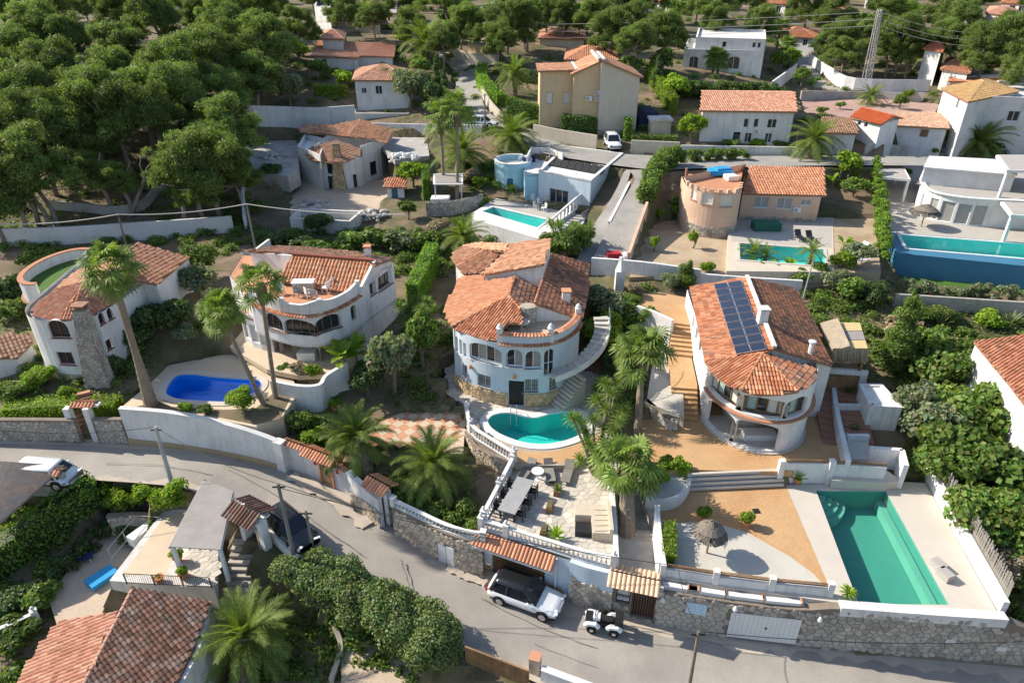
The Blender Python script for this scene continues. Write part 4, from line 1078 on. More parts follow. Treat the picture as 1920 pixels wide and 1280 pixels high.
# --- roads
lane=[(-160,828,-160,885,3.4),(-40,828,-40,885,3.2),(60,830,60,892,3.05),(150,832,165,898,2.9),(225,838,270,905,2.75),(310,842,350,915,2.6),(400,848,410,945,2.4),(470,856,455,985,2.15),(530,874,510,1015,1.95),(600,906,570,1045,1.7),(655,945,620,1075,1.4),(710,982,690,1105,1.1),(770,1017,750,1142,.8),(835,1050,810,1180,.55),(890,1080,860,1212,.35),(940,1102,920,1240,.2),(1000,1118,985,1268,.1),(1070,1140,1060,1300,.02),(1180,1166,1170,1345,-.05),(1300,1186,1290,1370,-.15),(1480,1212,1470,1385,-.25),(1700,1238,1690,1400,-.4),(1930,1262,1920,1420,-.55),(2200,1290,2190,1450,-.7)]
LL,LR=ribbon_road('road',lane,'asphalt',grow=1.5)
def strip(name,path,w,m,lift,side=1,jitter=.15,seed=1):
 rng=random.Random(seed);mb=MB();vs=[];P=resample(path,.5);pa=Path([(p.x,p.y) for p in P])
 for i,p in enumerate(P):
  n=pa.N[i]*side;a=Vector((p.x,p.y,0));ww=w*rng.uniform(1-jitter*2,1+jitter*2)
  vs += [(p.x-n.x*.05,p.y-n.y*.05,p.z+lift),(p.x+n.x*ww,p.y+n.y*ww,p.z+lift)]
 fs=[(2*i,2*i+1,2*i+3,2*i+2) for i in range(len(P)-1)]
 if side<0:fs=[f[::-1] for f in fs]
 mb.add(vs,fs);o=mb.build(name,m);o['kind']='structure';return o
vg=MB();LP=Path([(p.x,p.y) for p in LL]);vs=[]
for p,n in zip(LL,LP.N):vs += [(p.x-n.x*.9,p.y-n.y*.9,p.z+.02),(p.x+n.x*.02,p.y+n.y*.02,p.z-.002)]
vg.add(vs,[(2*i,2*i+1,2*i+3,2*i+2) for i in range(len(LL)-1)]);o=vg.build('road_verge','road_dust');o['kind']='structure'
strip('road_edge',LL,.5,'road_dust',.004,1,.4);strip('road_edge',LR,.35,'road_dust',.004,-1,.4,2)
# repaired trench and cracks in the asphalt
def road_patch(pts,z,seed=1):
 o=MB().poly([W(u,v,z)+Vector((0,0,.008)) for u,v in pts][::-1]).build('road_patch','asphalt_patch');o['kind']='structure'
upper=[(1000,232,960,258,12.6),(1020,254,1000,280,12.1),(1060,272,1040,292,11.95),(1123,283,1100,302,11.8),(1176,289,1169,312,11.65),(1241,292,1235,318,11.5),(1330,294,1325,315,11.5),(1450,292,1450,312,11.6),(1600,292,1600,310,11.6),(1800,296,1800,312,11.5),(2050,306,2050,322,11)]
ribbon_road('road',upper,'concrete_drive')
ribbon_road('road',[(780,92,900,104,18.6),(800,104,930,118,18.2),(830,118,905,128,17.4),(852,142,899,150,16.4),(856,170,903,178,15.2),(868,198,912,206,14.2),(905,224,945,228,13.3),(950,242,1000,236,12.6)],'concrete_drive')
ribbon_road('driveway',[(1178,318,1236,318,11.5),(1190,335,1228,335,11.2),(1180,355,1222,358,10.7),(1165,380,1212,385,10.1),(1150,405,1204,412,9.5),(1138,430,1195,438,8.95),(1122,462,1182,468,8.3),(1108,492,1172,496,7.9)],'concrete_drive')
ribbon_road('driveway',[(1172,316,1183,320,11.35),(1158,350,1173,352,10.6),(1138,385,1156,386,9.8),(1118,415,1140,425,8.9),(1095,460,1128,455,8.1),(1080,490,1112,492,7.7)],'concrete_drive',grow=.3)
ribbon_road('road',[(1470,80,1500,78,18.2),(1485,105,1512,105,16.8),(1500,128,1530,132,15.8),(1515,150,1552,155,14.9),(1530,168,1590,172,14.3)],'concrete_drive')
# --- terraces and yards
def pad(name,pts,z,m,lower=.3,depth=.6,world=None):
 poly=world or PW(pts,z);flatten(poly,z,lower);return slab(name,poly,z,depth,m)
def sheet(name,pts,z,m,lift=.004,world=None):
 poly=ccw(world or PW(pts,z));o=MB().poly([(p[0],p[1],z+lift) for p in poly]).build(name,m);o['kind']='structure';return o
Z3U,Z3L,Z2T,Z2D=4.0,2.95,3.2,3.7
pad('paved_terrace',[(1200,768),(1275,778),(1320,700),(1600,700),(1610,870),(1462,884),(1292,880),(1200,884)],Z3U,'ochre_paving')
low3=[(1205,935),(1290,908),(1476,908),(1700,903),(1735,905),(1870,1146),(1780,1140),(1562,1128),(1240,1083),(1232,1000)]
E3=PW(low3,Z3L);flatten(E3,Z3L,1.9)
# paved court under the villa beside the big kidney pool, dinner terrace
pool2=smooth_path([(*W2(u,v,Z2D),0) for u,v in [(914,790),(925,778),(955,774),(1000,783),(1035,775),(1075,772),(1098,785),(1098,806),(1075,822),(1030,833),(985,831),(945,818),(922,804)]],5,closed=True)
deck2=PW([(878,812),(872,785),(885,765),(840,740),(835,690),(880,660),(1120,680),(1150,760),(1135,840),(1065,872),(962,872),(930,845)],Z2D);flatten(deck2,Z2D,2.2)
din=PW([(962,868),(1065,868),(1160,850),(1158,1000)],Z2T)+[(5.75,27.35),(4.95,27.6),(4.2,27.85),(3.35,28.25),(-1.95,30.45)];flatten(din,Z2T,3.15);slab('dinner_terrace',din,Z2T,.35,'pale_mortar')
pad('tiled_court',[(700,830),(738,772),(850,775),(872,800),(868,850),(830,850),(760,830)],3.35,'beige_tile')
deck1=PW([(222,768),(285,715),(315,685),(440,660),(540,690),(560,735),(530,780),(480,800),(350,776)],5.0);flatten(deck1,5.0,2.1)
pad('terrace_floor',[(430,650),(470,600),(640,620),(700,640),(685,675),(640,700),(560,704),(500,692)],5.6,'beige_tile',depth=.4)
# bottom left
pad('gravel_court',[(90,1120),(170,1010),(200,960),(305,970),(220,1090),(190,1150),(110,1180)],-.4,'gravel')
# villa with the blue walls: deck and pool trough
BZ=8.2
deckB=PW([(884,400),(930,372),(1100,405),(1090,425),(1012,448),(884,410)],BZ);flatten(deckB,BZ,2.4)
# orange villa
OZ=8.0
deckO=PW([(1366,425),(1380,405),(1562,408),(1564,510),(1362,508)],OZ);flatten(deckO,OZ,2.2)
pad('orchard_ground',[(1180,520),(1215,425),(1300,395),(1365,428),(1362,512)],7.5,'dry_soil')
pad('garden_strip',[(1562,408),(1640,408),(1652,512),(1564,510)],7.95,'dry_soil',depth=1.2)
pad('garden_strip',[(1362,512),(1362,502),(1645,512),(1655,532),(1500,537),(1362,532)],6.9,'dry_soil')
# white villa on the right
WZ=8.4
deckW=PW([(1640,310),(1980,310),(1996,506),(1680,474),(1668,440)],WZ);flatten(deckW,WZ,2.3)
pad('lawn',[(1680,512),(1960,535),(1960,552),(1682,532)],6.1,'lawn')
# ruin yard, far yards
pad('concrete_yard',[(470,262),(560,262),(560,318),(540,330),(462,320)],10.3,'concrete',depth=2)
pad('gravel_garden',[(1500,182),(1640,180),(1765,196),(1735,232),(1600,222),(1508,212)],13.7,'pink_gravel')
pad('yard_floor',[(700,258),(800,256),(805,292),(740,300)],11.3,'concrete')
pad('stair_ground',[(1150,1085),(1166,860),(1232,930),(1240,1075)],2.2,'concrete',depth=2)
pad('rubble_yard',[(545,405),(700,405),(745,345),(720,300),(600,300),(540,350)],7.5,'gravel',depth=.3)
pad('upper_court',[(1188,552),(1235,548),(1300,560),(1300,610),(1262,605),(1195,580)],7.0,'ochre_paving',depth=2.5)
pad('gravel_bed',[(1222,690),(1262,620),(1276,640),(1283,780),(1212,755)],5.0,'white_gravel',depth=1.3)
pad('gravel_bed',[(1566,745),(1590,690),(1625,700),(1630,860),(1580,862)],4.2,'white_gravel',depth=1)
pad('lower_yard',[(1560,862),(1640,866),(1690,900),(1660,905),(1560,900)],3.6,'travertine',depth=1)
from mathutils.geometry import tessellate_polygon
def holed(mb,outer,holes,z):
 loops=[[Vector((p[0],p[1],z)) for p in outer]]+[[Vector((p[0],p[1],z)) for p in h] for h in holes]
 flat=[p for l in loops for p in l];tris=tessellate_polygon(loops);fs=[]
 for t in tris:
  a,b,c=(flat[i] for i in t);fs.append(tuple(t) if (b-a).cross(c-a).z>0 else tuple(reversed(t)))
 mb.add(flat,fs)
def holed_slab(name,outer,holes,z,depth,m):
 mb=MB();outer=ccw(outer);holed(mb,outer,holes,z);n=len(outer)
 mb.add([(p[0],p[1],z) for p in outer]+[(p[0],p[1],z-depth) for p in outer],[(i,n+i,n+(i+1) % n,(i+1) % n) for i in range(n)])
 o=mb.build(name,m);o['kind']='structure';return o
def offset(poly,d):
 pa=Path(ccw(poly),True);return [(p.x+n.x*d,p.y+n.y*d) for p,n in zip(pa.p[:-1],pa.N[:-1])]
def pool(label,poly,z,floor,water,depth=1.4,cop=.35,copm='travertine',cop_h=.05,wl=.14,floor2=None,group=None,shallow=None):
 poly=ccw([(p[0],p[1]) for p in poly]);c=(sum(p[0] for p in poly)/len(poly),sum(p[1] for p in poly)/len(poly))
 t=thing('swimming_pool',label,'swimming pool',(c[0],c[1],z),group=group);n=len(poly)
 b=MB();lo=z-depth
 b.add([(p[0],p[1],z+.0) for p in poly]+[(p[0],p[1],lo) for p in poly],[(i,(i+1) % n,n+(i+1) % n,n+i) for i in range(n)]+[tuple(range(n,2*n))])
 b.build('basin',floor,t)
 w=MB();ins=offset(poly,-.003);w.poly([(p[0],p[1],z-wl) for p in ins]);w.build('water',water,t)
 if cop:
  o=offset(poly,cop);i=offset(poly,-.04);mb=MB();m=n
  vs=[(p[0],p[1],z+cop_h) for p in o]+[(p[0],p[1],z+cop_h) for p in i]+[(p[0],p[1],z-.02) for p in o]+[(p[0],p[1],z-.05) for p in i]
  mb.add(vs,[(k,(k+1) % m,m+(k+1) % m,m+k) for k in range(m)]+[(k,2*m+k,2*m+(k+1) % m,(k+1) % m) for k in range(m)]+[(m+k,m+(k+1) % m,3*m+(k+1) % m,3*m+k) for k in range(m)])
  mb.build('coping',copm,t)
 return t
# kidney pool of the central villa
holed_slab('pool_terrace',deck2,[[(p.x,p.y) for p in pool2]],Z2D,3.2,'pale_mortar')
KP=pool('kidney shaped turquoise pool with a broad white rim below the pale blue villa',[(p.x,p.y) for p in pool2],Z2D,'pool_turquoise','pool_water_turq',1.5,.55,'white_wall',.07)
# long green pool
gp=PW([(1530,919),(1661,921),(1779,1133),(1610,1131)],Z3L)
holed_slab('lower_terrace',E3,[gp],Z3L,3.9,'travertine')
GP=pool('long rectangular green pool beside the white street terrace',gp,Z3L,'pool_green','pool_water_green',1.5,0)
a,b,c_,d_=[Vector(p) for p in ccw(gp)]
corner=Vector(W2(1531,920,Z3L));e1=(Vector(W2(1661,921,Z3L))-corner).normalized();e2=(Vector(W2(1612,1140,Z3L))-corner).normalized()
for i in range(4):
 r=2.0-.45*i;mb=MB();pts=[corner]+[corner+e1*r*cos(t*pi/20)+e2*r*sin(t*pi/20) for t in range(11)]
 mb.prism([(p.x,p.y) for p in pts],Z3L-1.45,Z3L-.95+.2*i,top=True);mb.build('pool_step','pool_light',GP)
lm=MB();s=Vector(W2(1661,921,Z3L));t_=Vector(W2(1783,1143,Z3L));dd=(t_-s)
lm.prism([tuple(s+dd*.0+e1*-.05),tuple(s+dd*.99+e1*-.05),tuple(s+dd*.99-e1*.45),tuple(s-e1*.45)],Z3L-1.45,Z3L-.75);lm.build('bench','pool_light',GP)
# blue pool of the round terrace villa
p1=smooth_path([(*W2(u,v,5.0),0) for u,v in [(310,735),(328,706),(358,701),(400,706),(450,710),(486,713),(487,728),(462,745),(425,754),(370,752),(330,748)]],4,closed=True)
holed_slab('pool_terrace',deck1,[[(p.x,p.y) for p in p1]],5.0,3.2,'beige_tile');sheet('planting_strip',[(232,767),(300,752),(320,762),(420,768),(480,765),(520,730),(545,745),(525,785),(480,796),(430,786),(350,770)],5.0,'soil')
pool('deep blue freeform pool between two leaning fan palms',[(p.x,p.y) for p in p1],5.0,'pool_blue_floor','pool_water_blue',1.5,.5,'travertine',.06)
# narrow pool in front of the blue walled villa
pb=PW([(903,397),(925,388),(1028,412),(1008,428)],BZ)
holed_slab('pool_terrace',deckB,[pb],BZ,3.6,'white_wall');sheet('terrace_floor',[(912,384),(932,373),(1098,404),(1084,424),(1036,412),(928,386)],BZ,'grey_tile')
pool('small turquoise pool in the terrace of the blue villa',pb,BZ,'pool_aqua','pool_water_turq',1.4,.2,'white_wall',.06)
# pool of the salmon villa
po=PW([(1386,456),(1545,468),(1549,500),(1387,487)],OZ)
holed_slab('pool_terrace',deckO,[po],OZ,3.0,'cream_wall');sheet('terrace_floor',[(1368,426),(1382,408),(1560,408),(1560,465),(1382,453),(1372,452)],OZ,'grey_tile')
pool('turquoise pool below the salmon round villa',po,OZ,'pool_aqua','pool_water_turq',1.4,.25,'travertine',.05)
# infinity pool on the right
pw=PW([(1686,440),(1980,462),(1990,491),(1700,466)],WZ)
holed_slab('pool_terrace',deckW,[pw],WZ,2.8,'deep_blue');sheet('terrace_floor',[(1642,312),(1978,312),(1978,459),(1684,437),(1672,438)],WZ,'grey_tile')
pool('long aqua infinity pool above the dark blue wall',pw,WZ,'pool_aqua','pool_water_turq',1.3,.22,'white_wall',.05)
# far blue pools
pool('dark blue pool with white rim beside the ochre house',PW([(942,166),(960,163),(1012,165),(1012,177),(975,179),(945,175)],14.6),14.6,'pool_blue_floor','pool_water_blue',1.2,.4,'white_wall',.06)
# --- terrain mesh
def ground():
 ny,nx=GX.shape;v=np.stack([GX.ravel(),GY.ravel(),GZ.ravel()],1);i=(np.arange(ny-1)[:,None]*nx+np.arange(nx-1)[None]).ravel()
 idx=np.stack([i,i+1,i+nx+1,i+nx],1).ravel().astype(np.int32);me=bpy.data.meshes.new('ground')
 build_mesh(me,v,idx,np.full(len(i),4,dtype=np.int32),None,False);link('ground',me,'soil',kind='structure')
GROUND_TODO=ground
# --- house helpers
def plane_px(p3,poly):
 a,b,c=[W(*p) for p in p3];n=(b-a).cross(c-a).normalized();return [onplane(u,v,a,n) for u,v in poly]
def crop(ox,oy,s):return lambda pts:[(ox+x*s,oy+y*s) for x,y in pts]
def walls(parent,path,z0,z1,ops,m,name='wall',thick=.25):
 mb=MB();wall(mb,path,z0,z1,ops,thick);return mb.build(name,m,parent)
def curtainwall(parent,edge,zlo,m,name='wall',th=.22):
 """vertical wall under a roof edge given as place points"""
 mb=MB()
 for a,b in zip(edge[:-1],edge[1:]):
  d=Vector((b.x-a.x,b.y-a.y)).normalized();n=Vector((d.y,-d.x,0))*th
  mb.add([(a.x,a.y,zlo),(b.x,b.y,zlo),(b.x,b.y,b.z-.03),(a.x,a.y,a.z-.03),(a.x-n.x,a.y-n.y,zlo),(b.x-n.x,b.y-n.y,zlo),(b.x-n.x,b.y-n.y,b.z-.03),(a.x-n.x,a.y-n.y,a.z-.03)],
    [(0,1,2,3),(7,6,5,4),(3,2,6,7),(1,5,6,2),(0,3,7,4)])
 return mb.build(name,m,parent)
def chimney(parent,p,w=.5,h=1.1,m='white_wall',cap='tile_piece'):
 mb=MB();mb.box((p.x,p.y,p.z+h/2-.4),(w,w,h+.8));c=mb.build('chimney',m,parent)
 k=MB();k.box((p.x,p.y,p.z+h+.1),(w+.14,w+.14,.08))
 for sx in (-1,1):
  for sy in (-1,1):k.box((p.x+sx*w*.42,p.y+sy*w*.42,p.z+h+.02),(.08,.08,.2))
 k.build('cap',cap,c);return c
def ledge(parent,path,z,s0,s1,w=.28,name='ledge',m='tile_slab',h=.08):
 mb=MB();n=max(2,int((s1-s0)/.3));pts=[]
 for i in range(n+1):q,nn,_=path.at(s0+(s1-s0)*i/n);pts.append((q.x+nn.x*w*.35,q.y+nn.y*w*.35))
 solid_wall(mb,pts,z,z+h,w);return mb.build(name,m,parent)
def fringe(parent,path,z,s0,s1,w=.42,pal=TERRA,pitch=.24,seed=1,name='tile_fringe',tilt=.12):
 """row of half-round tiles projecting from a wall"""
 mb=MB();rng=random.Random(seed);n=int((s1-s0)/pitch)
 for i in range(n):
  s=s0+(i+.5)*(s1-s0)/n;q,nn,sg=path.at(s);t=Vector((sg.x,sg.y,0));N=Vector((sg.y,-sg.x,0));v=[]
  for d,up in ((-.1,tilt),(w,0)):
   for k in range(6):an=pi*k/5;v.append(Vector((q.x,q.y,z+up))+N*d+t*(pitch*.46*cos(an))+Vector((0,0,.075*sin(an))))
  mb.add(v,[(k,k+1,k+7,k+6) for k in range(5)]+[(6,7,8,9,10,11)],rng.choice(pal))
 return mb.build(name,'tile',parent,kind='stuff')
def ac_unit(parent_label,loc,rz=0,group=None):
 t=thing('air_conditioner',parent_label,'air conditioner',loc,rz,group)
 b=MB();b.box((0,0,.28),(.8,.3,.56));b.build('casing','white_paint',t)
 f=MB();f.lathe((-.15,-.155,.28),[(.0,0),(.2,.01),(.2,.02)],12,axis=Matrix.Rotation(pi/2,3,'X'));f.build('fan_grille','grey_plastic',t);return t
def wpt(v3):return (v3.x,v3.y)
# --- villa with solar panels (right)
V3=thing('villa','white villa with solar panels on its red tiled roof and a rounded arcade front','villa',(17.4,41,4.0))
p3p=[(13.85,41.0)]+[(17.4-3.55*cos(radians(a)),41.0-4.3*sin(radians(a))) for a in range(6,175,6)]+[(20.95,41.0),(22.4,41.05),(23.8,52.8),(15.0,53.3)]
P3=Path(p3p,closed=True)
lo3=[opx(P3,1415,819,3.3,2.15,.75,zc=5.35),opx(P3,1345,790,3.0,2.1,.7,zc=5.4),opx(P3,1306,730,.9,1.3,0,zc=5.6)]
up3=[opx(P3,1430,760,3.4,1.5,.6,zc=7.6),opx(P3,1354,733,3.4,1.5,.5,zc=7.6),opx(P3,1498,752,2.0,1.5,.6,zc=7.6),opx(P3,1304,640,.9,1.1,0,zc=7.6),opx(P3,1309,672,.9,1.1,0,zc=7.6),opx(P3,1300,602,.9,1.1,0,zc=7.6)]
for o in up3:o['z']=6.85 if o['w']>1 else 7.1
for o in lo3[:2]:o['z']=4.22;o['h']=2.15
lw=opx(P3,1520,747,.25,.25,zc=6.5)
mb=MB();wall(mb,P3,3.9,lambda s:8.93 if s<P3.near((20.9,40.9)) else 8.55,lo3+up3,.32);mb.build('wall','white_wall',V3)
for i,o in enumerate(up3):window(V3,P3,o,'wood' if i<3 else 'white_paint',['curtain','curtain_green','glass_dark','curtain'] if i<3 else 'glass_dark',cols=[5,5,3,2,2,2][i],inset=.24,fw=.09 if i<3 else .06)
window(V3,P3,lo3[2],'white_paint',cols=2)
ledge(V3,P3,6.62,0.2,P3.near((20.9,40.9)),.34,'tile_ledge','tile_piece')
por=MB();inn=[(17.4-1.9*cos(radians(a)),41.6-2.0*sin(radians(a))) for a in range(0,181,12)]
wall(por,Path(inn),4.0,6.5,(),.1);por.build('porch_wall','cream_wall',V3)
ce=MB();ce.prism([(17.4-3.3*cos(radians(a)),41.0-4.0*sin(radians(a))) for a in range(0,181,12)],6.45,6.58);ce.build('porch_ceiling','white_wall',V3)
fl=MB();fl.prism([(17.4-3.72*cos(radians(a)),41.0-4.5*sin(radians(a))) for a in range(0,181,9)],3.9,4.1);fl.build('porch_floor','travertine',V3)
c8=crop(1150,500,.3125)
L3=plane_px([(1294,539,8.95),(1322,677,8.95),(1452,653,10.3)],c8([(460,122),(800,62),(966,492),(900,518),(550,562)]))
R3=plane_px([(1400,520,10.3),(1452,653,10.3),(1558,684,8.75)],c8([(803,65),(1085,130),(1200,330),(1308,592),(966,492)]))
ev=c8([(550,565),(600,640),(680,700),(770,737),(870,765),(1000,762),(1105,748),(1180,710),(1215,665),(1222,612)]);ap=(1430,662)
S1=plane_px([(1430,662,10.05),(1325,684,8.95),(1391,730,8.95)],[ap]+ev[:4]);S2=plane_px([(1430,662,10.05),(1391,730,8.95),(1495,734,8.95)],[ap]+ev[3:7]);S3_=plane_px([(1430,662,10.05),(1495,734,8.95),(1532,692,8.95)],[ap]+ev[6:])
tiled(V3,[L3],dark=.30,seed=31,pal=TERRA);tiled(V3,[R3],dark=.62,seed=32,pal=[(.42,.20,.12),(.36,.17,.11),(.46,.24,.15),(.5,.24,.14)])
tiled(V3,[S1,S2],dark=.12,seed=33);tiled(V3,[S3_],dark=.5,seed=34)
ridge(V3,[(S1[4],S1[0]),(S2[-1],S2[0]),(L3[4],L3[3])],seed=35)
up_=Vector((0,0,.05));mb=MB();mb.beam(L3[1]+up_*3,L3[2]+up_*3,.28,.16);mb.build('ridge_coping','old_white',V3)
curtainwall(V3,[R3[3]+Vector((-.35,.3,-.14)),R3[4]+Vector((0,.25,-.14))][::-1],8.3,'white_wall','gable_wall')
curtainwall(V3,[L3[4]+Vector((.3,.3,-.05)),L3[3]+Vector((0,.4,-.1)),L3[2]+Vector((0,.3,-.1))],8.6,'white_wall','gable_wall')
chimney(V3,plane_px([(1400,520,10.3),(1452,653,10.3),(1558,684,8.75)],[(1428,603)])[0],.62,1.0,'white_wall','white_wall')
pv=plane_px([(1400,520,10.3),(1452,653,10.3),(1558,684,8.75)],[(1518,664)])[0]
mb=MB();mb.lathe((pv.x,pv.y,pv.z-.1),[(.16,0),(.16,.95),(.1,.95)],10);mb.lathe((pv.x,pv.y,pv.z+.95),[(.26,0),(.26,.1),(.05,.16)],10);mb.build('flue','white_paint',V3)
SA=thing('solar_panel_array','two columns of dark blue solar panels with pale frames on the red roof','solar panels',tuple(L3[1]))
a,b,c,d=[onplane(u,v,W(1294,539,9.13),(W(1322,677,8.95)-W(1294,539,8.95)).cross(W(1452,653,10.3)-W(1294,539,8.95)).normalized()) for u,v in c8([(600,106),(768,82),(924,498),(736,530)])]
pn3=(b-a).cross(d-a).normalized();pn3=pn3 if pn3.z>0 else -pn3;ux=((b-a)+(c-d)).normalized();vy=((d-a)+(c-b)).normalized()
def bil(s,t):return a.lerp(b,s).lerp(d.lerp(c,s),t)
for i in range(2):
 for j in range(10):
  q=[bil(i/2+.008,j/10+.006),bil((i+1)/2-.008,j/10+.006),bil((i+1)/2-.008,(j+1)/10-.006),bil(i/2+.008,(j+1)/10-.006)]
  mb=MB();hi=[p+pn3*.05 for p in q];mb.add(q+hi,[(0,1,2,3),(7,6,5,4),(0,4,5,1),(1,5,6,2),(2,6,7,3),(3,7,4,0)]);fo=mb.build('solar_panel','solar_frame',SA)
  cc=sum(hi,Vector())/4;g=[cc+(p-cc)*.955+pn3*.004 for p in hi];mb=MB();mb.poly(g if (g[1]-g[0]).cross(g[2]-g[0]).z>0 else g[::-1])
  mb.build('cell_sheet','solar',fo)
# --- central pale blue villa
V2=thing('villa','pale blue round fronted villa with several red tile roofs, stone plinth and roof terrace','villa',(0,46,3.9))
p2p=[(-4.1,55.2),(-4.5,46.6),(-4.15,45.3),(-3.3,44.3),(-2.2,43.5),(-1.0,43.0),(.3,42.75),(1.6,42.7),(2.6,42.9),(3.5,43.4),(4.3,44.3),(4.9,45.4),(5.2,46.6),(6.6,58.2),(3.2,60.5),(-2.5,61)]
P2=Path([wpt(p) for p in smooth_path([(*p,0) for p in p2p[:13]],4)]+p2p[13:],closed=True)
low=[opx(P2,871.5,694,.6,1.0,zc=6,lock=False),opx(P2,907,711,1.15,1.05,zc=5.7),opx(P2,996.5,725,1.05,1.15,zc=5.4),opx(P2,1038,720,.75,1.1,zc=5.5)]
dr2=opx(P2,968,731,1.15,2.1,zc=4.95);dr2['z']=3.72;dr2['h']=2.25
upw=[opx(P2,856,637,.34,1.3,.12,zc=8),opx(P2,863.5,643,.34,1.3,.12,zc=8),opx(P2,871,649,.34,1.2,.12,zc=8),opx(P2,908,663,2.75,1.55,.5,zc=7.5),opx(P2,964.5,672,1.25,1.5,.5,zc=7.5),opx(P2,1000,675,1.25,1.55,.55,zc=7.4)]
d2=opx(P2,1030,679,.85,2.2,.4,zc=7.4)
for o in upw[:3]:o['z']=7.0
for o in low[1:]:o['z']=5.0
mb=MB();wall(mb,P2,3.6,9.05,low+upw+[dr2,d2],.28);mb.build('wall','pale_blue_wall',V2)
for o in low:window(V2,P2,o,'white_paint','glass_curtain',2,inset=.2,bars='dark_metal',sill='pale_stone')
for o,k in zip(upw,(1,1,1,4,2,2)):window(V2,P2,o,'white_paint',['glass_dark','glass_curtain'] if k>1 else 'glass_dark',k,inset=.22,fw=.1 if k>1 else .07,sill='white_wall' if k>1 else None)
door(V2,P2,dr2,'black_plastic',.2);window(V2,P2,d2,'white_paint','glass_dark',2,2,inset=.15)
sA,sB=P2.near((-4.4,46)),P2.near((5,46));f,L=wall_map([wpt(p.to_3d()) for p in P2.p])
def band2(p,d):q,n,sg=P2.at(p[0]);return Vector((q.x+n.x*(d+.04),q.y+n.y*(d+.04),p[1]))
mbp=MB();n_=60
for s0,s1 in ((sA,dr2['s']-.62),(dr2['s']+.62,sB)):
 pts=[P2.at(s0+(s1-s0)*i/24) for i in range(25)];solid_wall(mbp,[(q.x+n.x*.0,q.y+n.y*.0) for q,n,_ in pts],3.4,4.85,.09)
mbp.build('plinth','pale_mortar',V2)
k=stones(V2,[(sA,3.65),(dr2['s']-.62,3.65),(dr2['s']-.62,4.86),(sA,4.86)],band2,.3,5,'ochre_stone',limit=110);stones(V2,[(dr2['s']+.62,3.65),(sB,3.65),(sB,4.86),(dr2['s']+.62,4.86)],band2,.3,6,'ochre_stone',limit=110)
cA=crop(820,440,1/6.4)
A1=plane_px([(843,611,9.1),(865,520,9.0),(954,555,10.7)],cA([(290,500),(200,650),(90,900),(120,1010),(180,1095),(855,735),(932,505),(585,552),(560,480)]))
A2=plane_px([(954,555,10.7),(848,611,9.1),(936,640,9.1)],cA([(855,735),(180,1095),(250,1145),(400,1210),(520,1245),(640,1264),(785,1268),(800,1110),(860,1062),(1030,1062),(1000,890)]))
A3=plane_px([(954,555,10.7),(965,519,10.7),(1001,570,9.95)],cA([(932,505),(1242,592),(1165,828),(1130,888),(1040,905),(1000,890),(855,735)]))
D1=plane_px([(1036,476,10.7),(1003,568,10.7),(1092,598,9.2)],cA([(1375,230),(1838,352),(1792,700),(1738,1015),(1168,822),(1262,540)]))
B1=plane_px([(1034,448,12.4),(1020,495,12.2),(903,513,10.3)],cA([(1372,45),(1282,352),(572,478),(530,465),(830,200),(862,112)]))
C1=plane_px([(909,468,10.4),(846,484,9.3),(857.5,499,9.3)],cA([(570,180),(300,140),(200,210),(165,275),(240,382)]))
C2=plane_px([(909,468,10.4),(857.5,499,9.3),(898,514,9.3)],cA([(570,180),(240,382),(320,470),(520,462),(812,198)]))
C3=plane_px([(909,468,10.4),(867,462,9.4),(945,457,10.0)],cA([(300,140),(420,108),(520,98),(862,112),(812,198),(570,180)]))
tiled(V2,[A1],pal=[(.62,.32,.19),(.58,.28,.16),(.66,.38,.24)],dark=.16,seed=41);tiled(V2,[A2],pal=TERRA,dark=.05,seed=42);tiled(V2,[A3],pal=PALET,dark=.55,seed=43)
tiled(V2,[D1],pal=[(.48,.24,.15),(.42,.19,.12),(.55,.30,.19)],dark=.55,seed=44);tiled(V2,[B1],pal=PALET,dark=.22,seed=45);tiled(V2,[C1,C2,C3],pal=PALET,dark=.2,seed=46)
ridge(V2,[(A2[1],A2[0]),(A1[5],A1[6]),(A2[-1],A2[0]),(C1[4],C1[0]),(D1[4],D1[5]),(D1[5],D1[0])],seed=47)
dn=Vector((0,0,-.12));curtainwall(V2,[B1[2]+dn+Vector((0,.25,0)),B1[1]+dn+Vector((-.1,.25,0))],9.2,'white_wall');curtainwall(V2,[B1[1]+dn+Vector((-.1,.25,0)),B1[0]+dn+Vector((-.1,0,0))],9.2,'white_wall')
curtainwall(V2,[D1[4]+dn+Vector((.1,.2,0)),D1[3]+dn+Vector((-.3,.2,0))],9.0,'white_wall');curtainwall(V2,[D1[3]+dn+Vector((-.35,.1,0)),D1[2]+dn+Vector((-.35,0,0)),D1[1]+dn+Vector((-.35,-.2,0))],5,'white_wall')
tc=(C1[0]+C1[3]*1)/2;curtainwall(V2,[C1[1]+dn*2+Vector((.4,-.2,0)),C1[3]+dn*2+Vector((.4,0,0)),C1[4]+dn*2+Vector((.3,.3,0)),C2[2]+dn*2+Vector((.2,.3,0)),C2[3]+dn*2+Vector((0,.3,0))],5.2,'old_white')
chimney(V2,W(1061,566,9.75),.62,.9,'white_wall')
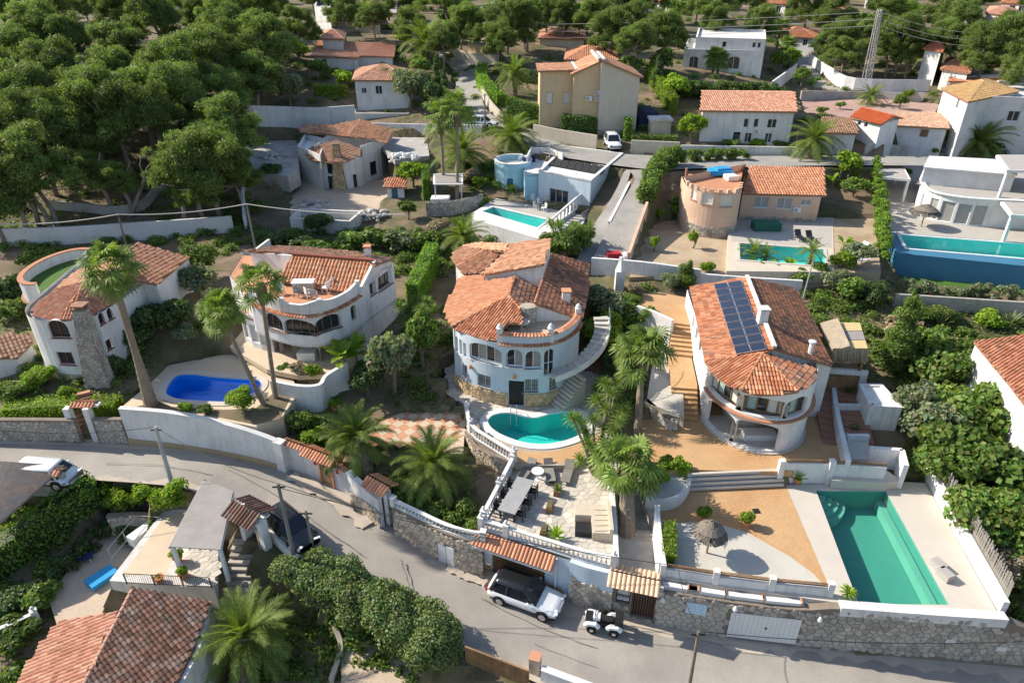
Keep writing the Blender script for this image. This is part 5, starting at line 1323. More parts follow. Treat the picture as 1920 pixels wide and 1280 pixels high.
# stone stack with a curved tile hood beside the roof terrace
sc=MB();cs=W(990,607,9.0);sc.prism([(cs.x+.62*cos(t*pi/5),cs.y+.5*sin(t*pi/5)) for t in range(10)],8.9,10.55);st=sc.build('stone_stack','pale_mortar',V2)
def cyl(p,d):an=p[0]/.56;return Vector((cs.x+(.62+d)*cos(an),cs.y+(.5+d)*sin(an),p[1]))
stones(st,[(-3.2*.56,9.0),(.2,9.0),(.2,10.55),(-3.2*.56,10.55)],cyl,.24,8,'grey_stone',proud=.03)
TF=MB();TF.prism([W2(*q,9.05) for q in [(953,600),(948,616),(976,634),(1012,640),(1050,625),(1084,600),(1004,570),(985,590)]],8.95,9.06);TF.build('roof_terrace_floor','beige_tile',V2)
sP=P2.near((-.9,43));sQ=P2.near((5.1,46.3));par=[P2.at(sP+(sQ-sP)*i/26) for i in range(27)]
mb=MB();solid_wall(mb,[(q.x-n.x*.12,q.y-n.y*.12) for q,n,_ in par],9.0,9.72,.24);mb.build('parapet','pale_blue_wall',V2)
fringe(V2,P2,9.0,sP,sQ,.3,TERRA,.24,48);cp=Path([(q.x-n.x*.12,q.y-n.y*.12) for q,n,_ in par]);coping_tiles(V2,[wpt(p.to_3d()) for p in cp.p],9.72,.5,.1)
for k,s in enumerate((0,.48,1)):
 q,n,_=cp.at(cp.L*s);mb=MB();mb.box((q.x,q.y,9.6),(.42,.42,1.2));mb.lathe((q.x,q.y,10.2),[(.26,0),(.26,.06),(.12,.1),(.2,.22),(.02,.42)],10);mb.build('parapet_post','white_wall',V2)
# wall lamps and pots on the facade
for u,v,z in ((872+12,688,6.3),(965,706,6.3)):
 o=opx(P2,u,v,.1,.1,zc=z);q,n,_=P2.at(o['s']);mb=MB();mb.lathe((q.x+n.x*.12,q.y+n.y*.12,o['z']),[(.14,0),(.12,.14),(.05,.3),(.01,.34)],8);mb.build('wall_lamp','terracotta_pot',V2)
# outside curved stair from the roof terrace down to the first floor
ST=thing('outside_stairs','curved outside stair of pale steps winding down the right of the pale blue villa','stairs',(4,45,6.4));cx,cy=3.0,46.6;nst=15;rail=[]
for i in range(nst):
 f0=i/nst;an=radians(-88+f0*100);z=6.5+(9.05-6.5)*(i+1)/nst;r0,r1=3.35,4.45;da=radians(100/nst)*.53;mb=MB()
 mb.prism([(cx+r0*cos(an-da),cy+r0*sin(an-da)),(cx+r1*cos(an-da),cy+r1*sin(an-da)),(cx+r1*cos(an+da),cy+r1*sin(an+da)),(cx+r0*cos(an+da),cy+r0*sin(an+da))],z-.16,z);mb.build('step','pale_stone',ST)
 rail.append((cx+(r1+.02)*cos(an),cy+(r1+.02)*sin(an),z+.85))
mb=MB();solid_wall(mb,[(p[0],p[1]) for p in rail],[p[2]-1.25 for p in rail],[p[2]-.8 for p in rail],.12);mb.build('stringer','white_wall',ST)
mb=MB();mb.tube(rail,.025,5)
for p in rail:mb.beam((p[0],p[1],p[2]-.85),p,.02)
mb.build('handrail','grey_metal',ST)
ld=MB();ld.prism([wpt(W(1022,700,6.4)),wpt(W(1046,700,6.4)),wpt(W(1052,686,6.4)),wpt(W(1024,690,6.4))],6.25,6.42);ld.build('landing','pale_stone',ST)
stairs('stone garden steps up the right side of the pale blue villa',(W(1040,762,3.8)).to_2d(),(W(1086,703,5.8)).to_2d(),3.75,5.9,1.6,10,'pale_stone')
# round terrace table
def round_table(label,loc,r=.55,m='white_paint',h=.72,group=None):
 t=thing('round_table',label,'table',loc,0,group);a=MB();a.lathe((0,0,h-.04),[(r,0),(r,.04)],16);a.build('tabletop',m,t);b=MB();b.lathe((0,0,0),[(.28,0),(.28,.03),(.05,.06),(.05,h-.04)],8);b.build('pedestal',m,t);return t
round_table('round mosaic table on the roof terrace of the pale blue villa',tuple(W(978,618,9.07)),.6,'pale_stone')
# --- round terrace villa left of centre
V1=thing('villa','white villa with curved arched balcony, roof terrace and ribbed red roof','villa',(-17,47,5.4))
fr1=PW([(470,566),(499,577),(522,584),(560,591),(591,590),(620,582),(648,569),(674,552)],9.9)
c6=crop(360,420,.2813);rr=W2(737,486,11.0);P1v=[wpt(p) for p in smooth_path([(*p,0) for p in fr1],4)]
P1=Path(P1v+[rr,(rr[0]-2.5,rr[1]+1.5),(-24.5,58.5),(-23.8,53)],closed=True)
w1=[opx(P1,559,614,2.7,1.35,.7,zc=8.4),opx(P1,617,606,2.2,1.4,.7,zc=8.5),opx(P1,512,603,1.9,1.4,.7,zc=8.4),opx(P1,663,586,.7,1.3,.3,zc=8.6),opx(P1,699,539,.9,1.2,0,zc=9.4),opx(P1,722,521,2.2,1.7,.8,zc=9.6)]
mb=MB();wall(mb,P1,7.2,lambda s:10.0 if s<P1.near(fr1[-1])-.01 else (10.4 if s<P1.near(rr)-.01 else (10.6 if s<P1.near((-24.5,58.5))-.01 else 10.0)),w1,.3);mb.build('wall','white_wall',V1)
for o,k in zip(w1,(4,3,3,1,2,3)):window(V1,P1,o,'door_red' if k==2 else 'wood','glass_dark',k,inset=.26,sill='tile_slab' if k>1 else None)
# stone arcade below
ar=[(p[0],p[1]) for p in offset(P1v+[rr,(-24,56)],-.45)][:0] or None
A1p=Path([(q.x-n.x*.5,q.y-n.y*.5) for q,n,_ in [P1.at(P1.near(fr1[1])+(P1.near(fr1[6])-P1.near(fr1[1]))*i/20) for i in range(21)]])
ao=[op(A1p.L*f,w,5.55,1.6,.6) for f,w in ((.12,1.7),(.42,2.3),(.75,1.7),(.93,.9))]
mb=MB();wall(mb,A1p,5.0,7.3,ao,.4);mb.build('arcade','pale_mortar',V1)
f1,_=wall_map([wpt(p.to_3d()) for p in A1p.p]);inside=lambda c:any(abs(c[0]-o['s'])<o['w']/2+.05 and c[1]<7.2-.35*abs(c[0]-o['s']) for o in ao)
stones(V1,[(0,5.1),(A1p.L,5.1),(A1p.L,7.25),(0,7.25)],f1,.3,9,'stone',proud=.04,hide=inside)
fl=MB();fl.prism([wpt(p.to_3d()) for p in P1.p],7.15,7.28);fl.build('balcony_floor','white_wall',V1);fl=MB();fl.prism([wpt(p.to_3d()) for p in P1.p][:29]+[(-12,50.5),(-13,56),(-24.2,57.5),(-23.7,53)],9.85,9.98);fl.build('roof_terrace_floor','red_tile_floor',V1)
bk=MB();bk.prism([(q.x-n.x*2.6,q.y-n.y*2.6) for q,n,_ in [P1.at(P1.near(fr1[1])+(P1.near(fr1[6])-P1.near(fr1[1]))*i/8) for i in range(9)]]+[(-12.5,56),(-22,56)],5.2,7.15);bk.build('lower_rooms','cream_wall',V1)
bk=MB();bk.prism([fr1[-1],rr,(rr[0]-2.5,rr[1]+1.5),(-22,57),(-20,52)],5.2,7.19);bk.build('lower_rooms','white_wall',V1)
s0,s1=P1.near(fr1[0]),P1.near(fr1[-1]);pp=[P1.at(s0+(s1-s0)*i/34) for i in range(35)];mb=MB()
zt=[10.75+.25*(abs(sin(i/34*pi*2.5))**6) for i in range(35)];solid_wall(mb,[(q.x-n.x*.12,q.y-n.y*.12) for q,n,_ in pp],9.9,zt,.24);mb.build('parapet','white_wall',V1)
for k in (.0,.33,.62,1):q,n,_=P1.at(s0+(s1-s0)*k);mb=MB();mb.box((q.x-n.x*.12,q.y-n.y*.12,10.45),(.34,.34,1.25));mb.build('parapet_post','white_wall',V1)
fringe(V1,P1,9.82,s0,s1,.34,TERRA,.24,50)
M1=plane_px([(547,478,11.8),(702,490,11.8),(674,545,10.2)],c6([(665,205),(1215,250),(1115,447),(900,440),(585,375)]))
M2=plane_px([(464,470,11.4),(700,487,11.7),(517,461,10.7)],c6([(370,178),(560,148),(800,160),(1110,190),(1215,248),(665,205)]))
M3=plane_px([(702,490,11.6),(737,484,11.1),(680,478,11.5)],c6([(1215,275),(1340,228),(1180,205),(1090,218)]))
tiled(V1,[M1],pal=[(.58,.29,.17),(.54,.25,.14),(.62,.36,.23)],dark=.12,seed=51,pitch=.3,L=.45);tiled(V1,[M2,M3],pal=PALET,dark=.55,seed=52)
mb=MB();mb.beam(M1[0]+Vector((0,0,.12)),M1[1]+Vector((0,0,.12)),.3,.12);mb.build('ridge_coping','door_red',V1)
mb=MB();mb.beam(M1[1]+Vector((.05,0,.08)),M1[2]+Vector((.05,0,.08)),.25,.2);mb.build('verge','white_wall',V1)
curtainwall(V1,[M2[0]+Vector((.2,.1,-.1)),M1[0]+Vector((0,.1,-.1))],9.7,'white_wall');curtainwall(V1,[M1[0]+Vector((.1,0,-.15)),M1[4]+Vector((.1,0,-.15))][::-1],9.8,'white_wall')
curtainwall(V1,[M1[2]+Vector((0,.1,-.1)),M1[1]+Vector((0,.1,-.1)),M3[1]+Vector((-.2,.1,-.1))],10.2,'white_wall');curtainwall(V1,[M2[0]+Vector((.2,.1,-.1)),M2[0]+Vector((.2,4.5,-.6))][::-1],6,'white_wall')
chimney(V1,W(690,478,11.6),.5,.7)
tb=MB();q=W(571,545,9.98);tb.box((q.x,q.y,10.4),(1.6,.8,.8),.05);tg=tb.build('storage_box','cream_wall');tb=MB();tb.box((0,0,.83),(1.75,.95,.07),.05)
tag(tg,'cream masonry counter with white top standing on the roof terrace','counter');top=link('lid',tb.mesh('lid'),'white_paint',tg);top.location=(q.x,q.y,9.98)
# screened porch on the left with its small balcony
pp1=PW([(448,581),(462,590),(480,596),(503,600)],8.5);PP=Path(pp1);SP=thing('porch','curved white screened porch left of the round terrace villa','porch',(pp1[0][0],pp1[0][1],5.6))
so=[op(PP.L*f,1.05,6.1,1.6,.0) for f in (.2,.5,.8)];mb=MB();wall(mb,PP,5.4,8.5,so,.2);mb.build('wall','white_wall',SP)
for o in so:window(SP,PP,o,'white_paint','grey_white',1,inset=.1)
mb=MB();mb.prism(pp1+[(pp1[-1][0],pp1[-1][1]+3),(pp1[0][0],pp1[0][1]+3)],8.1,8.3);mb.build('balcony_floor','red_tile_floor',SP);mb=MB();mb.prism([(p[0],p[1]+.3) for p in pp1]+[(pp1[-1][0],pp1[-1][1]+3),(pp1[0][0],pp1[0][1]+3)],5.2,8.1);mb.build('rear_rooms','white_wall',SP)
# --- far left villa with lawn terrace
V0=thing('villa','white villa at the far left with turret roof, tapered stone chimney and round planted balcony','villa',(-33,47,5.3))
c5=crop(0,380,.297)
T1=plane_px([(161,528,11.9),(61,585,10.35),(112,599,10.3)],c5([(545,495),(360,545),(260,610),(205,670),(215,710),(290,733),(375,738)]))
T2=plane_px([(161,528,11.9),(112,599,10.3),(142,598,10.3)],c5([(545,495),(375,738),(445,735),(480,640)])+c5([(560,600)]))
T3=plane_px([(161,528,11.9),(178,587,10.3),(221,564,10.3)],c5([(545,495),(480,640),(530,712),(590,692),(748,618),(735,480)]))
T4=plane_px([(161,528,11.9),(107,542,10.9),(160,499,11.3)],c5([(545,495),(360,545),(430,475),(545,395),(600,330),(740,300),(760,470),(735,480)]))
T5=plane_px([(261,457,12.0),(353,482,10.7),(294,533,10.4)],c5([(880,258),(1190,345),(990,515),(780,480),(760,330)]))
tiled(V0,[T1,T2,T3],pal=[(.62,.32,.22),(.56,.27,.18),(.66,.40,.29)],dark=.1,seed=61);tiled(V0,[T4],pal=PALET,dark=.2,seed=62);tiled(V0,[T5],pal=[(.55,.30,.20),(.5,.25,.16),(.6,.36,.25)],dark=.25,seed=63)
ridge(V0,[(T1[-1],T1[0]),(T3[3],T3[0]),(T1[1],T1[0]),(T5[0],T5[4])],seed=64)
dc=(-33.0,47.6);p0=[(dc[0]+4.0*cos(radians(a)),dc[1]+3.6*sin(radians(a))) for a in range(180,300,10)]+[W2(180,590,10.3),W2(228,560,10.3),(-29.6,53.5),(-38,58)]
P0=Path(p0,True);w0=[opx(P0,108,617,1.5,1.5,.7,zc=9.2),opx(P0,122,672,1.3,1.1,0,zc=6.6),opx(P0,190,597,.55,.9,.27,zc=9.4),opx(P0,206,588,.55,.9,.27,zc=9.4),opx(P0,205,645,.6,.8,0,zc=6.6)]
mb=MB();wall(mb,P0,4.6,10.25,w0,.28);mb.build('wall','white_wall',V0)
for o,k in zip(w0,(2,2,1,1,1)):window(V0,P0,o,'door_red','glass_dark',k,inset=.18,sill='tile_slab',bars='dark_metal' if k==1 else None)
f0_=lambda p,d:(lambda r:Vector((r[0].x+r[1].x*(d+.05),r[0].y+r[1].y*(d+.05),p[1])))(P0.at(p[0]))
sC=P0.near(W2(112,700,5.3));mb=MB();pts=[P0.at(max(0,sC-3)+i*.4) for i in range(15)];solid_wall(mb,[wpt(q.to_3d()) for q,n,_ in pts],4.2,5.75,.1);mb.build('plinth','pale_mortar',V0)
stones(V0,[(max(0,sC-3),4.9),(sC+2.6,4.9),(sC+2.6,5.75),(max(0,sC-3),5.75)],f0_,.32,11,'stone',limit=90)
ch=MB();b0=W(172,712,5.0);b1=W(150,577,11.3);b0=Vector((b1.x-.1,b1.y-.5,5.0));q0=[b0+Vector(p) for p in ((-.95,-.45,0),(.95,-.45,0),(.95,.5,0),(-.95,.5,0))];q1=[b1+Vector(p) for p in ((-.42,-.35,0),(.42,-.35,0),(.42,.35,0),(-.42,.35,0))]
ch.add(q0+q1,[(0,1,5,4),(1,2,6,5),(2,3,7,6),(3,0,4,7),(4,5,6,7)]);cho=ch.build('chimney','mortar',V0)
def cmf(face):
 i,j=face
 def f(p,d):
  t=(p[1]-5)/6.3;A=q0[i].lerp(q1[i],t);B=q0[j].lerp(q1[j],t);e=(B-A);n=Vector((e.y,-e.x,0)).normalized();return A+e*max(0,min(1,p[0]))+n*d
 return f
stones(cho,[(0,5),(1,5),(1,11.2),(0,11.2)],lambda p,d:cmf((0,1))(p,d),.2,12,'grey_stone',aspect=.8,proud=.03)
stones(cho,[(0,5),(1,5),(1,11.2),(0,11.2)],lambda p,d:cmf((1,2))(p,d),.25,13,'grey_stone',aspect=1.0,proud=.03)
cap=MB();cap.box((b1.x,b1.y,b1.z+.25),(1.0,.9,.1));cap.box((b1.x,b1.y,b1.z+.1),(.6,.5,.25));cap.build('cap','tile_slab',cho)
R0=PW([(226,524),(294,533),(353,484),(300,470)],10.4);curtainwall(V0,[Vector((*p,10.4)) for p in R0[:3]],6,'white_wall')
rg=W(114,508,9.6);rp0=[(rg.x+2.3*cos(radians(a)),rg.y+3.9*sin(radians(a))) for a in range(75,290,12)];BA=thing('balcony','round planted balcony with tile capped white wall behind the far left turret','balcony',tuple(rg))
mb=MB();solid_wall(mb,rp0,6.8,10.1,.3);mb.build('wall','white_wall',BA);mb=MB();solid_wall(mb,rp0,10.1,10.18,.45);mb.build('coping','tile_piece',BA);mb=MB();solid_wall(mb,rp0,8.4,8.5,.8);mb.build('ledge','tile_slab',BA)
mb=MB();mb.prism(rp0,9.1,9.25);mb.build('lawn','lawn',BA)
# --- street and garden walls
def wwall(label,pts,zt,m='white_wall',zb=None,th=.3,cop=0,copm=None,name='garden_wall',cat='wall',group=None,world=False,pz=None):
 """pts: survey pixels of the wall top at heights zt (number or list)"""
 n=len(pts);zts=zt if isinstance(zt,list) else [zt]*n
 P=[Vector((p[0],p[1],z)) for p,z in zip(pts,zts)] if world else [W(u,v,z) for (u,v),z in zip(pts,zts)]
 P=smooth_path(P,4) if n>2 else resample(P,2.5)
 t=thing(name,label,cat,tuple(P[0])[:2]+(0,),group=group)
 zb_=[(zb if zb is not None else H(p.x,p.y)-.6) for p in P] if not isinstance(zb,list) else [zb[0]+(zb[1]-zb[0])*i/(len(P)-1) for i in range(len(P))]
 mb=MB();solid_wall(mb,[(p.x,p.y) for p in P],zb_,[p.z for p in P],th);mb.build('wall_body',m,t)
 if cop:mb=MB();solid_wall(mb,[(p.x,p.y) for p in P],[p.z+.002 for p in P],[p.z+.07 for p in P],th+cop*2);mb.build('coping',copm or m,t)
 t['_']=0;del t['_'];return t,P
def stone_face(t,P,zb,zt,size=.33,seed=1,m='stone',limit=300,out=1,th=.3,hide=None,proud=.05,aspect=1.25):
 pa=Path([(p.x,p.y) for p in P])
 zbf=zb if callable(zb) else (lambda s:zb);ztf=zt if callable(zt) else (lambda s:zt)
 def f(p,d):
  q,n,sg=pa.at(p[0]);n=n*out;return Vector((q.x+n.x*(d+th/2),q.y+n.y*(d+th/2),p[1]))
 lo=min(zbf(s) for s in pa.S);hi=max(ztf(s) for s in pa.S)
 hd=lambda c:not (zbf(c[0])-.1<c[1]<ztf(c[0])-size*.3) or (hide and hide(c))
 return stones(t,[(0,lo),(pa.L,lo),(pa.L,hi),(0,hi)],f,size,seed,m,limit=limit,hide=hd,proud=proud,aspect=aspect)
def zpoly(pts):
 """height along a path from (fraction, z) pairs"""
 def f(s,L):
  x=s/L
  for (a,za),(b,zb) in zip(pts[:-1],pts[1:]):
   if x<=b:return za+(zb-za)*(x-a)/(b-a)
  return pts[-1][1]
 return f
# 1 far left stone wall with clipped hedges on top
t,P=wwall('low rubble stone wall below the clipped hedges at the left of the lane',[(-90,785),(60,785),(140,786)],4.9,'mortar',zb=2.6,th=.35)
stone_face(t,P,3.0,4.9,.30,21,'grey_stone',limit=150)
t,P=wwall('short rubble stone wall between the small tile capped gate and the white pool wall',[(176,784),(228,784)],4.9,'mortar',zb=2.5,th=.35);stone_face(t,P,2.8,4.9,.30,22,'grey_stone')
G1=thing('garden_gate','small white gateway with red tile cap and steps in the left stone wall','gate',tuple(W(158,830,2.9)))
for u in (140,176):q=W(u,830,2.95);mb=MB();mb.box((q.x,q.y+.5,4.2),(.4,.5,2.9));mb.build('post','white_wall',G1)
qa,qb=W(134,756,5.7),W(186,756,5.7);coping_tiles(G1,[(qa.x,qa.y),(qb.x,qb.y)],5.6,.9,.2);mb=MB();mb.beam(qa-Vector((0,0,.1)),qb-Vector((0,0,.1)),.5,.14);mb.build('lintel','white_wall',G1)
stairs('terracotta garden steps climbing behind the small gate at the far left',W2(163,800,3.6),W2(150,735,5.2),3.2,5.2,1.3,8,'terracotta_wall')
# 2 high white wall of the blue pool
t,P=wwall('high white curved wall holding up the blue pool terrace',[(224,765),(290,770),(350,778),(430,796),(490,815),(525,829)],[5.75,5.65,5.45,5.05,4.6,4.3],'white_wall',zb=1.6,th=.3,cop=.04)
pb_=MB();solid_wall(pb_,[(p.x,p.y) for p in P],[1.5]*len(P),[3.25-1.0*i/len(P) for i in range(len(P))],.5);pb_.build('stone_footing','ochre_stone',t)
q=W(525,835,4.0);mb=MB();mb.box((q.x,q.y,3.1),(.7,.6,2.6),-.4);pl=mb.build('gate_pillar','white_wall');tag(pl,'short white pillar where the high pool wall meets the tile capped wall','pillar')
# 3 white wall with tile coping and door
t,P=wwall('white street wall with red tile coping beside the wooden street door',[(531,827),(570,842),(605,858),(655,882)],[4.15,3.9,3.75,3.55],'white_wall',zb=1.0,th=.32)
P_=Path([(p.x,p.y) for p in P]);coping_tiles(t,[(p.x,p.y) for p in P],[4.15,3.55],.75,.2)
q=W(618,905,1.75);sgn=P_.at(P_.near(q))[2];ang=atan2(sgn.y,sgn.x);qq=P_.at(P_.near(q));c=qq[0]+Vector((sgn.y,-sgn.x))*.2
SD=thing('street_door','brown wooden street door under its own red tiled canopy','door',(c.x,c.y,1.7));mb=MB();mb.box((c.x,c.y,2.72),(.95,.08,1.95),ang);dl=mb.build('leaf','wood',SD)
mb=MB();mb.box((c.x+Vector((sgn.y,-sgn.x)).x*.05,c.y+Vector((sgn.y,-sgn.x)).y*.05,3.0),(.4,.03,.8),ang);mb.build('pane','glass_dark',dl)
mb=MB()
for k in (-1,1):mb.box((c.x+sgn.x*k*.56,c.y+sgn.y*k*.56,2.7),(.14,.16,2.1),ang)
mb.build('frame','terracotta_wall',SD);a=c-sgn*1.6;b=c+sgn*1.2;coping_tiles(SD,[(a.x,a.y),(b.x,b.y)],4.05,1.3,.35)
for k,mm in ((-.95,'sign_red'),(1.0,'sign_red')):mb=MB();p=c+sgn*k;mb.box((p.x,p.y,3.2),(.22,.03,.3),ang);s_=mb.build('house_sign',mm);tag(s_,'small red plaque on the white wall %s of the wooden street door' % ('left' if k<0 else 'right'),'sign')
# 4 white parapet wall over stone, then balustrade
t,P=wwall('white wall with balustrade top between the street door and the tile roofed gate',[(654,884),(672,902),(712,936)],[3.9,3.7,3.4],'white_wall',zb=.6,th=.3,cop=.05)
s4=[Vector((p.x+.02,p.y-.12,p.z)) for p in P];stone_face(t,s4,.9,2.55,.28,23,'stone',limit=120)
G2=thing('garden_gate','narrow plank gate under a red tile cap in the lane stone wall','gate',tuple(W(718,975,1.3)));q=W(718,972,1.35);an=-.62
for k in (-1,1):mb=MB();mb.box((q.x+k*.62*cos(an),q.y+k*.62*sin(an)+.15,2.55),(.32,.4,2.7),an);mb.build('post','white_wall',G2)
mb=MB();mb.box((q.x,q.y+.12,2.3),(.92,.07,2.0),an);mb.build('leaf','grey_wood',G2);coping_tiles(G2,[(q.x-1.0*cos(an),q.y-1.0*sin(an)+.2),(q.x+1.0*cos(an),q.y+1.0*sin(an)+.2)],3.95,1.5,.4)
# 5 tall rubble wall under the palm garden
w5=[(738,948),(780,968),(830,992),(870,1006),(906,1012)]
t,P=wwall('tall curved rubble stone wall below the two date palms',w5,3.15,'mortar',zb=-.4,th=.4);L5=Path([(p.x,p.y) for p in P]).L
gd=W(838,1032,1.6);sg5=Path([(p.x,p.y) for p in P]).near(gd);stone_face(t,P,lambda s:1.0-.9*s/L5,3.15,.31,24,'stone',limit=300,th=.4,hide=lambda c:abs(c[0]-sg5)<.62 and c[1]<2.15)
balustrade('low white balustrade along the top of the tall rubble wall',[(p.x,p.y+.02) for p in P],3.15,.55,(0,1),finial=False)
qd,nd,sd=Path([(p.x,p.y) for p in P]).at(sg5);MD=thing('metal_door','white double metal door low in the tall rubble wall','door',(qd.x,qd.y,.6));aa=atan2(sd.y,sd.x)
for k in (-.29,.29):mb=MB();mb.box((qd.x+nd.x*.2+sd.x*k,qd.y+nd.y*.2+sd.y*k,1.35),(.54,.06,1.5),aa);mb.build('leaf','white_paint',MD)
mb=MB();mb.box((qd.x+nd.x*.17,qd.y+nd.y*.17,1.35),(1.26,.05,1.62),aa);mb.build('frame','grey_white',MD)
# 6 garage front of the dinner terrace
g6=[W(893,1020,3.2),W(960,1040,3.2),W(1010,1058,3.2),W(1062,1072,3.0)]
fa=W(893,1078,.35);fb=W(1062,1112,.1);fa=Vector((-2.0,30.25,0));fb=Vector((3.3,28.1,0));dv=(fb-fa).normalized();pth=Path([(fa.x,fa.y),(fb.x,fb.y)]);FG=thing('garage','white garage front with slatted wooden gate and orange tile canopy under the dinner terrace','garage',(fa.x,fa.y,.2))
go=[op(2.55,3.4,.05,2.25,.35)];mb=MB();wall(mb,pth,-.4,3.15,go,.35);mb.build('wall','pale_blue_wall',FG);stoneb=MB();f6,_=wall_map([(fa.x,fa.y),(fb.x,fb.y)])
stones(FG,[(0,.0),(.8,.0),(.8,.75),(0,.75)],f6,.28,25,'ochre_stone');stones(FG,[(4.35,-.1),(5.5,-.1),(5.5,.75),(4.35,.75)],f6,.28,26,'ochre_stone')
mb=MB()
gl=thing('x','x','x');bpy.data.objects.remove(gl)
pn=MB().box((0,0,0),(.1,.035,1.75)).mesh('slat');gb=MB();c0=fa+dv*.95+Vector((0,0,.1));ngx=Vector((dv.y,-dv.x,0))
gt=MB();[gt.beam(fa+dv*s-ngx*.17+Vector((0,0,z)),fa+dv*(s+1.65)-ngx*.17+Vector((0,0,z)),.06,.1) for s in (.88,2.57) for z in (.35,1.6)];gto=gt.build('gate_frame','wood',FG)
for i in range(29):
 o=link('slat',pn,'wood',gto);p=fa+dv*(.92+i*.117)-ngx*.12+Vector((0,0,.98));o.location=p-Vector(origin(gto));o.rotation_euler=(0,0,atan2(dv.y,dv.x))
ca=fa-dv*.1;cb=fa+dv*5.0;cn=MB();cn.add([ca+Vector((0,0,3.2)),cb+Vector((0,0,3.0)),cb+ngx*.85+Vector((0,0,2.62)),ca+ngx*.85+Vector((0,0,2.82)),ca+Vector((0,0,3.1)),cb+Vector((0,0,2.9)),cb+ngx*.85+Vector((0,0,2.52)),ca+ngx*.85+Vector((0,0,2.72))],[(0,3,2,1),(4,5,6,7),(3,7,6,2),(1,2,6,5),(0,4,7,3)]);cno=cn.build('canopy','white_wall',FG)
coping_tiles(cno,[tuple((ca+ngx*.02)[:2]),tuple((cb+ngx*.02)[:2])],[2.98,2.78],1.8,.42,side=1,pitch=.23,m='tile_piece')
nm=MB()
for k,ch_ in enumerate('11'):nm.box(tuple(fa+dv*(.42+k*.12)+ngx*.02+Vector((0,0,2.1))),(.03,.02,.2),atan2(dv.y,dv.x))
nm.box(tuple(fa+dv*(.68)+ngx*.02+Vector((0,0,2.1))),(.1,.02,.16),atan2(dv.y,dv.x));nm.build('house_number','dark_metal',FG)
ins_=MB();ins_.box(tuple(fa+dv*2.6-ngx*2.4+Vector((0,0,1.3))),(4.6,.1,2.6),atan2(dv.y,dv.x));ins_.build('rear_wall','interior',FG)
for k,s in enumerate((-.12,4.95)):mb=MB();p=fa+dv*s+ngx*.12;mb.tube([p+Vector((0,0,.1)),p+Vector((0,0,2.6))],.06,8);dp=mb.build('drain_pipe','white_paint');tag(dp,'white drain pipe at the %s end of the garage front' % ('left' if k==0 else 'right'),'pipe')
# 7 curved wall, blue above rubble
w7=[(3.35,28.05),(4.2,27.65),(5.0,27.38),(5.75,27.15)]
t,P=wwall('curved wall, pale blue above and rubble stone below, right of the garage gate',w7,3.2,'pale_blue_wall',zb=-.5,th=.32,world=True);s7=[Vector((p.x,p.y-.03,0)) for p in P]
stone_face(t,s7,-.1,lambda s:2.25-.16*s,.27,27,'stone',limit=300)
bp=[(905,985)];balustrade('white balustrade along the street edge of the dinner terrace',[tuple((fa+Vector((.15,.25,0)))[:2]),tuple((fb+Vector((-.1,.25,0)))[:2])]+[(4.2,27.95),(5.0,27.68),(5.7,27.5)],Z2T,.8,(0,.2,1))
lf=[W2(907,980,3.2),W2(935,925,3.35),W2(962,872,3.5)];balustrade('white balustrade on the left side of the dinner terrace, dropping towards the lane',[lf[0],lf[1],lf[2]],lambda s:3.2+.04*s,.85,(0,.5,1))
balustrade('white curved balustrade around the kidney pool terrace above the palm garden',[W2(963,866,Z2D),W2(925,842,Z2D),W2(893,822,Z2D),W2(879,805,Z2D),W2(876,780,Z2D)],Z2D,.85,(0,.7,1))
f8=[W(962,876,3.6),W(925,853,3.6),W(890,832,3.6),W(874,806,3.6)];t=thing('retaining_wall','tall rubble retaining wall under the curved pool balustrade','wall',tuple(f8[0])[:2]+(1,))
f8=smooth_path(f8,4)[::-1];mb=MB();solid_wall(mb,[(p.x,p.y) for p in f8],1.5,3.55,.3);mb.build('wall_body','mortar',t);stone_face(t,f8,1.6,3.6,.27,28,'stone',limit=300)
mb=MB()
t=thing('terrace_wall','white wall with stone base below the left side of the dinner terrace','wall',(lf[0][0],lf[0][1],0));mb=MB();solid_wall(mb,[(p[0]-.05,p[1]) for p in lf],-.6,3.18,.3);mb.build('wall_body','white_wall',t)
# 8 tile roofed street gate
G8=thing('street_gate','dark street gate with pale tile roof between the terrace wall and the tall stone wall','gate',(7,26.8,0));an8=-.27;ga=Vector((5.72,27.1,0));dv8=Vector((cos(an8),sin(an8),0));n8=Vector((dv8.y,-dv8.x,0))
pg=Path([tuple(ga[:2]),tuple((ga+dv8*2.55)[:2])]);mb=MB();o8=[op(.62,.8,.95,1.25),op(1.78,1.3,.12,2.15)];wall(mb,pg,-.4,2.75,o8,.35);mb.build('wall','mortar',G8)
f8_,_=wall_map([tuple(ga[:2]),tuple((ga+dv8*2.55)[:2])]);stones(G8,[(0,-.1),(2.55,-.1),(2.55,2.7),(0,2.7)],f8_,.26,29,'grey_stone',hide=lambda c:any(abs(c[0]-o['s'])<o['w']/2+.12 and o['z']-.1<c[1]<o['z']+o['h']+.12 for o in o8))
mb=MB();p=ga+dv8*1.78-n8*.2;mb.box((p.x,p.y,1.2),(1.28,.06,2.1),an8);gl=mb.build('gate_leaf','black_plastic',G8)
bar=MB().box((0,0,0),(.03,.03,2.0)).mesh('bar')
for i in range(9):o=link('bar',bar,'rust',gl);q=ga+dv8*(1.18+i*.15)-n8*.15+Vector((0,0,1.2));o.location=q-Vector(origin(gl))
mb=MB();p=ga+dv8*.62-n8*.28;mb.box((p.x,p.y,1.55),(.78,.05,1.2),an8);mb.build('recess','interior',G8)
LB=thing('letter_boxes','pair of white letter boxes with notices in the niche left of the street gate','letter box',(p.x,p.y,1.3))
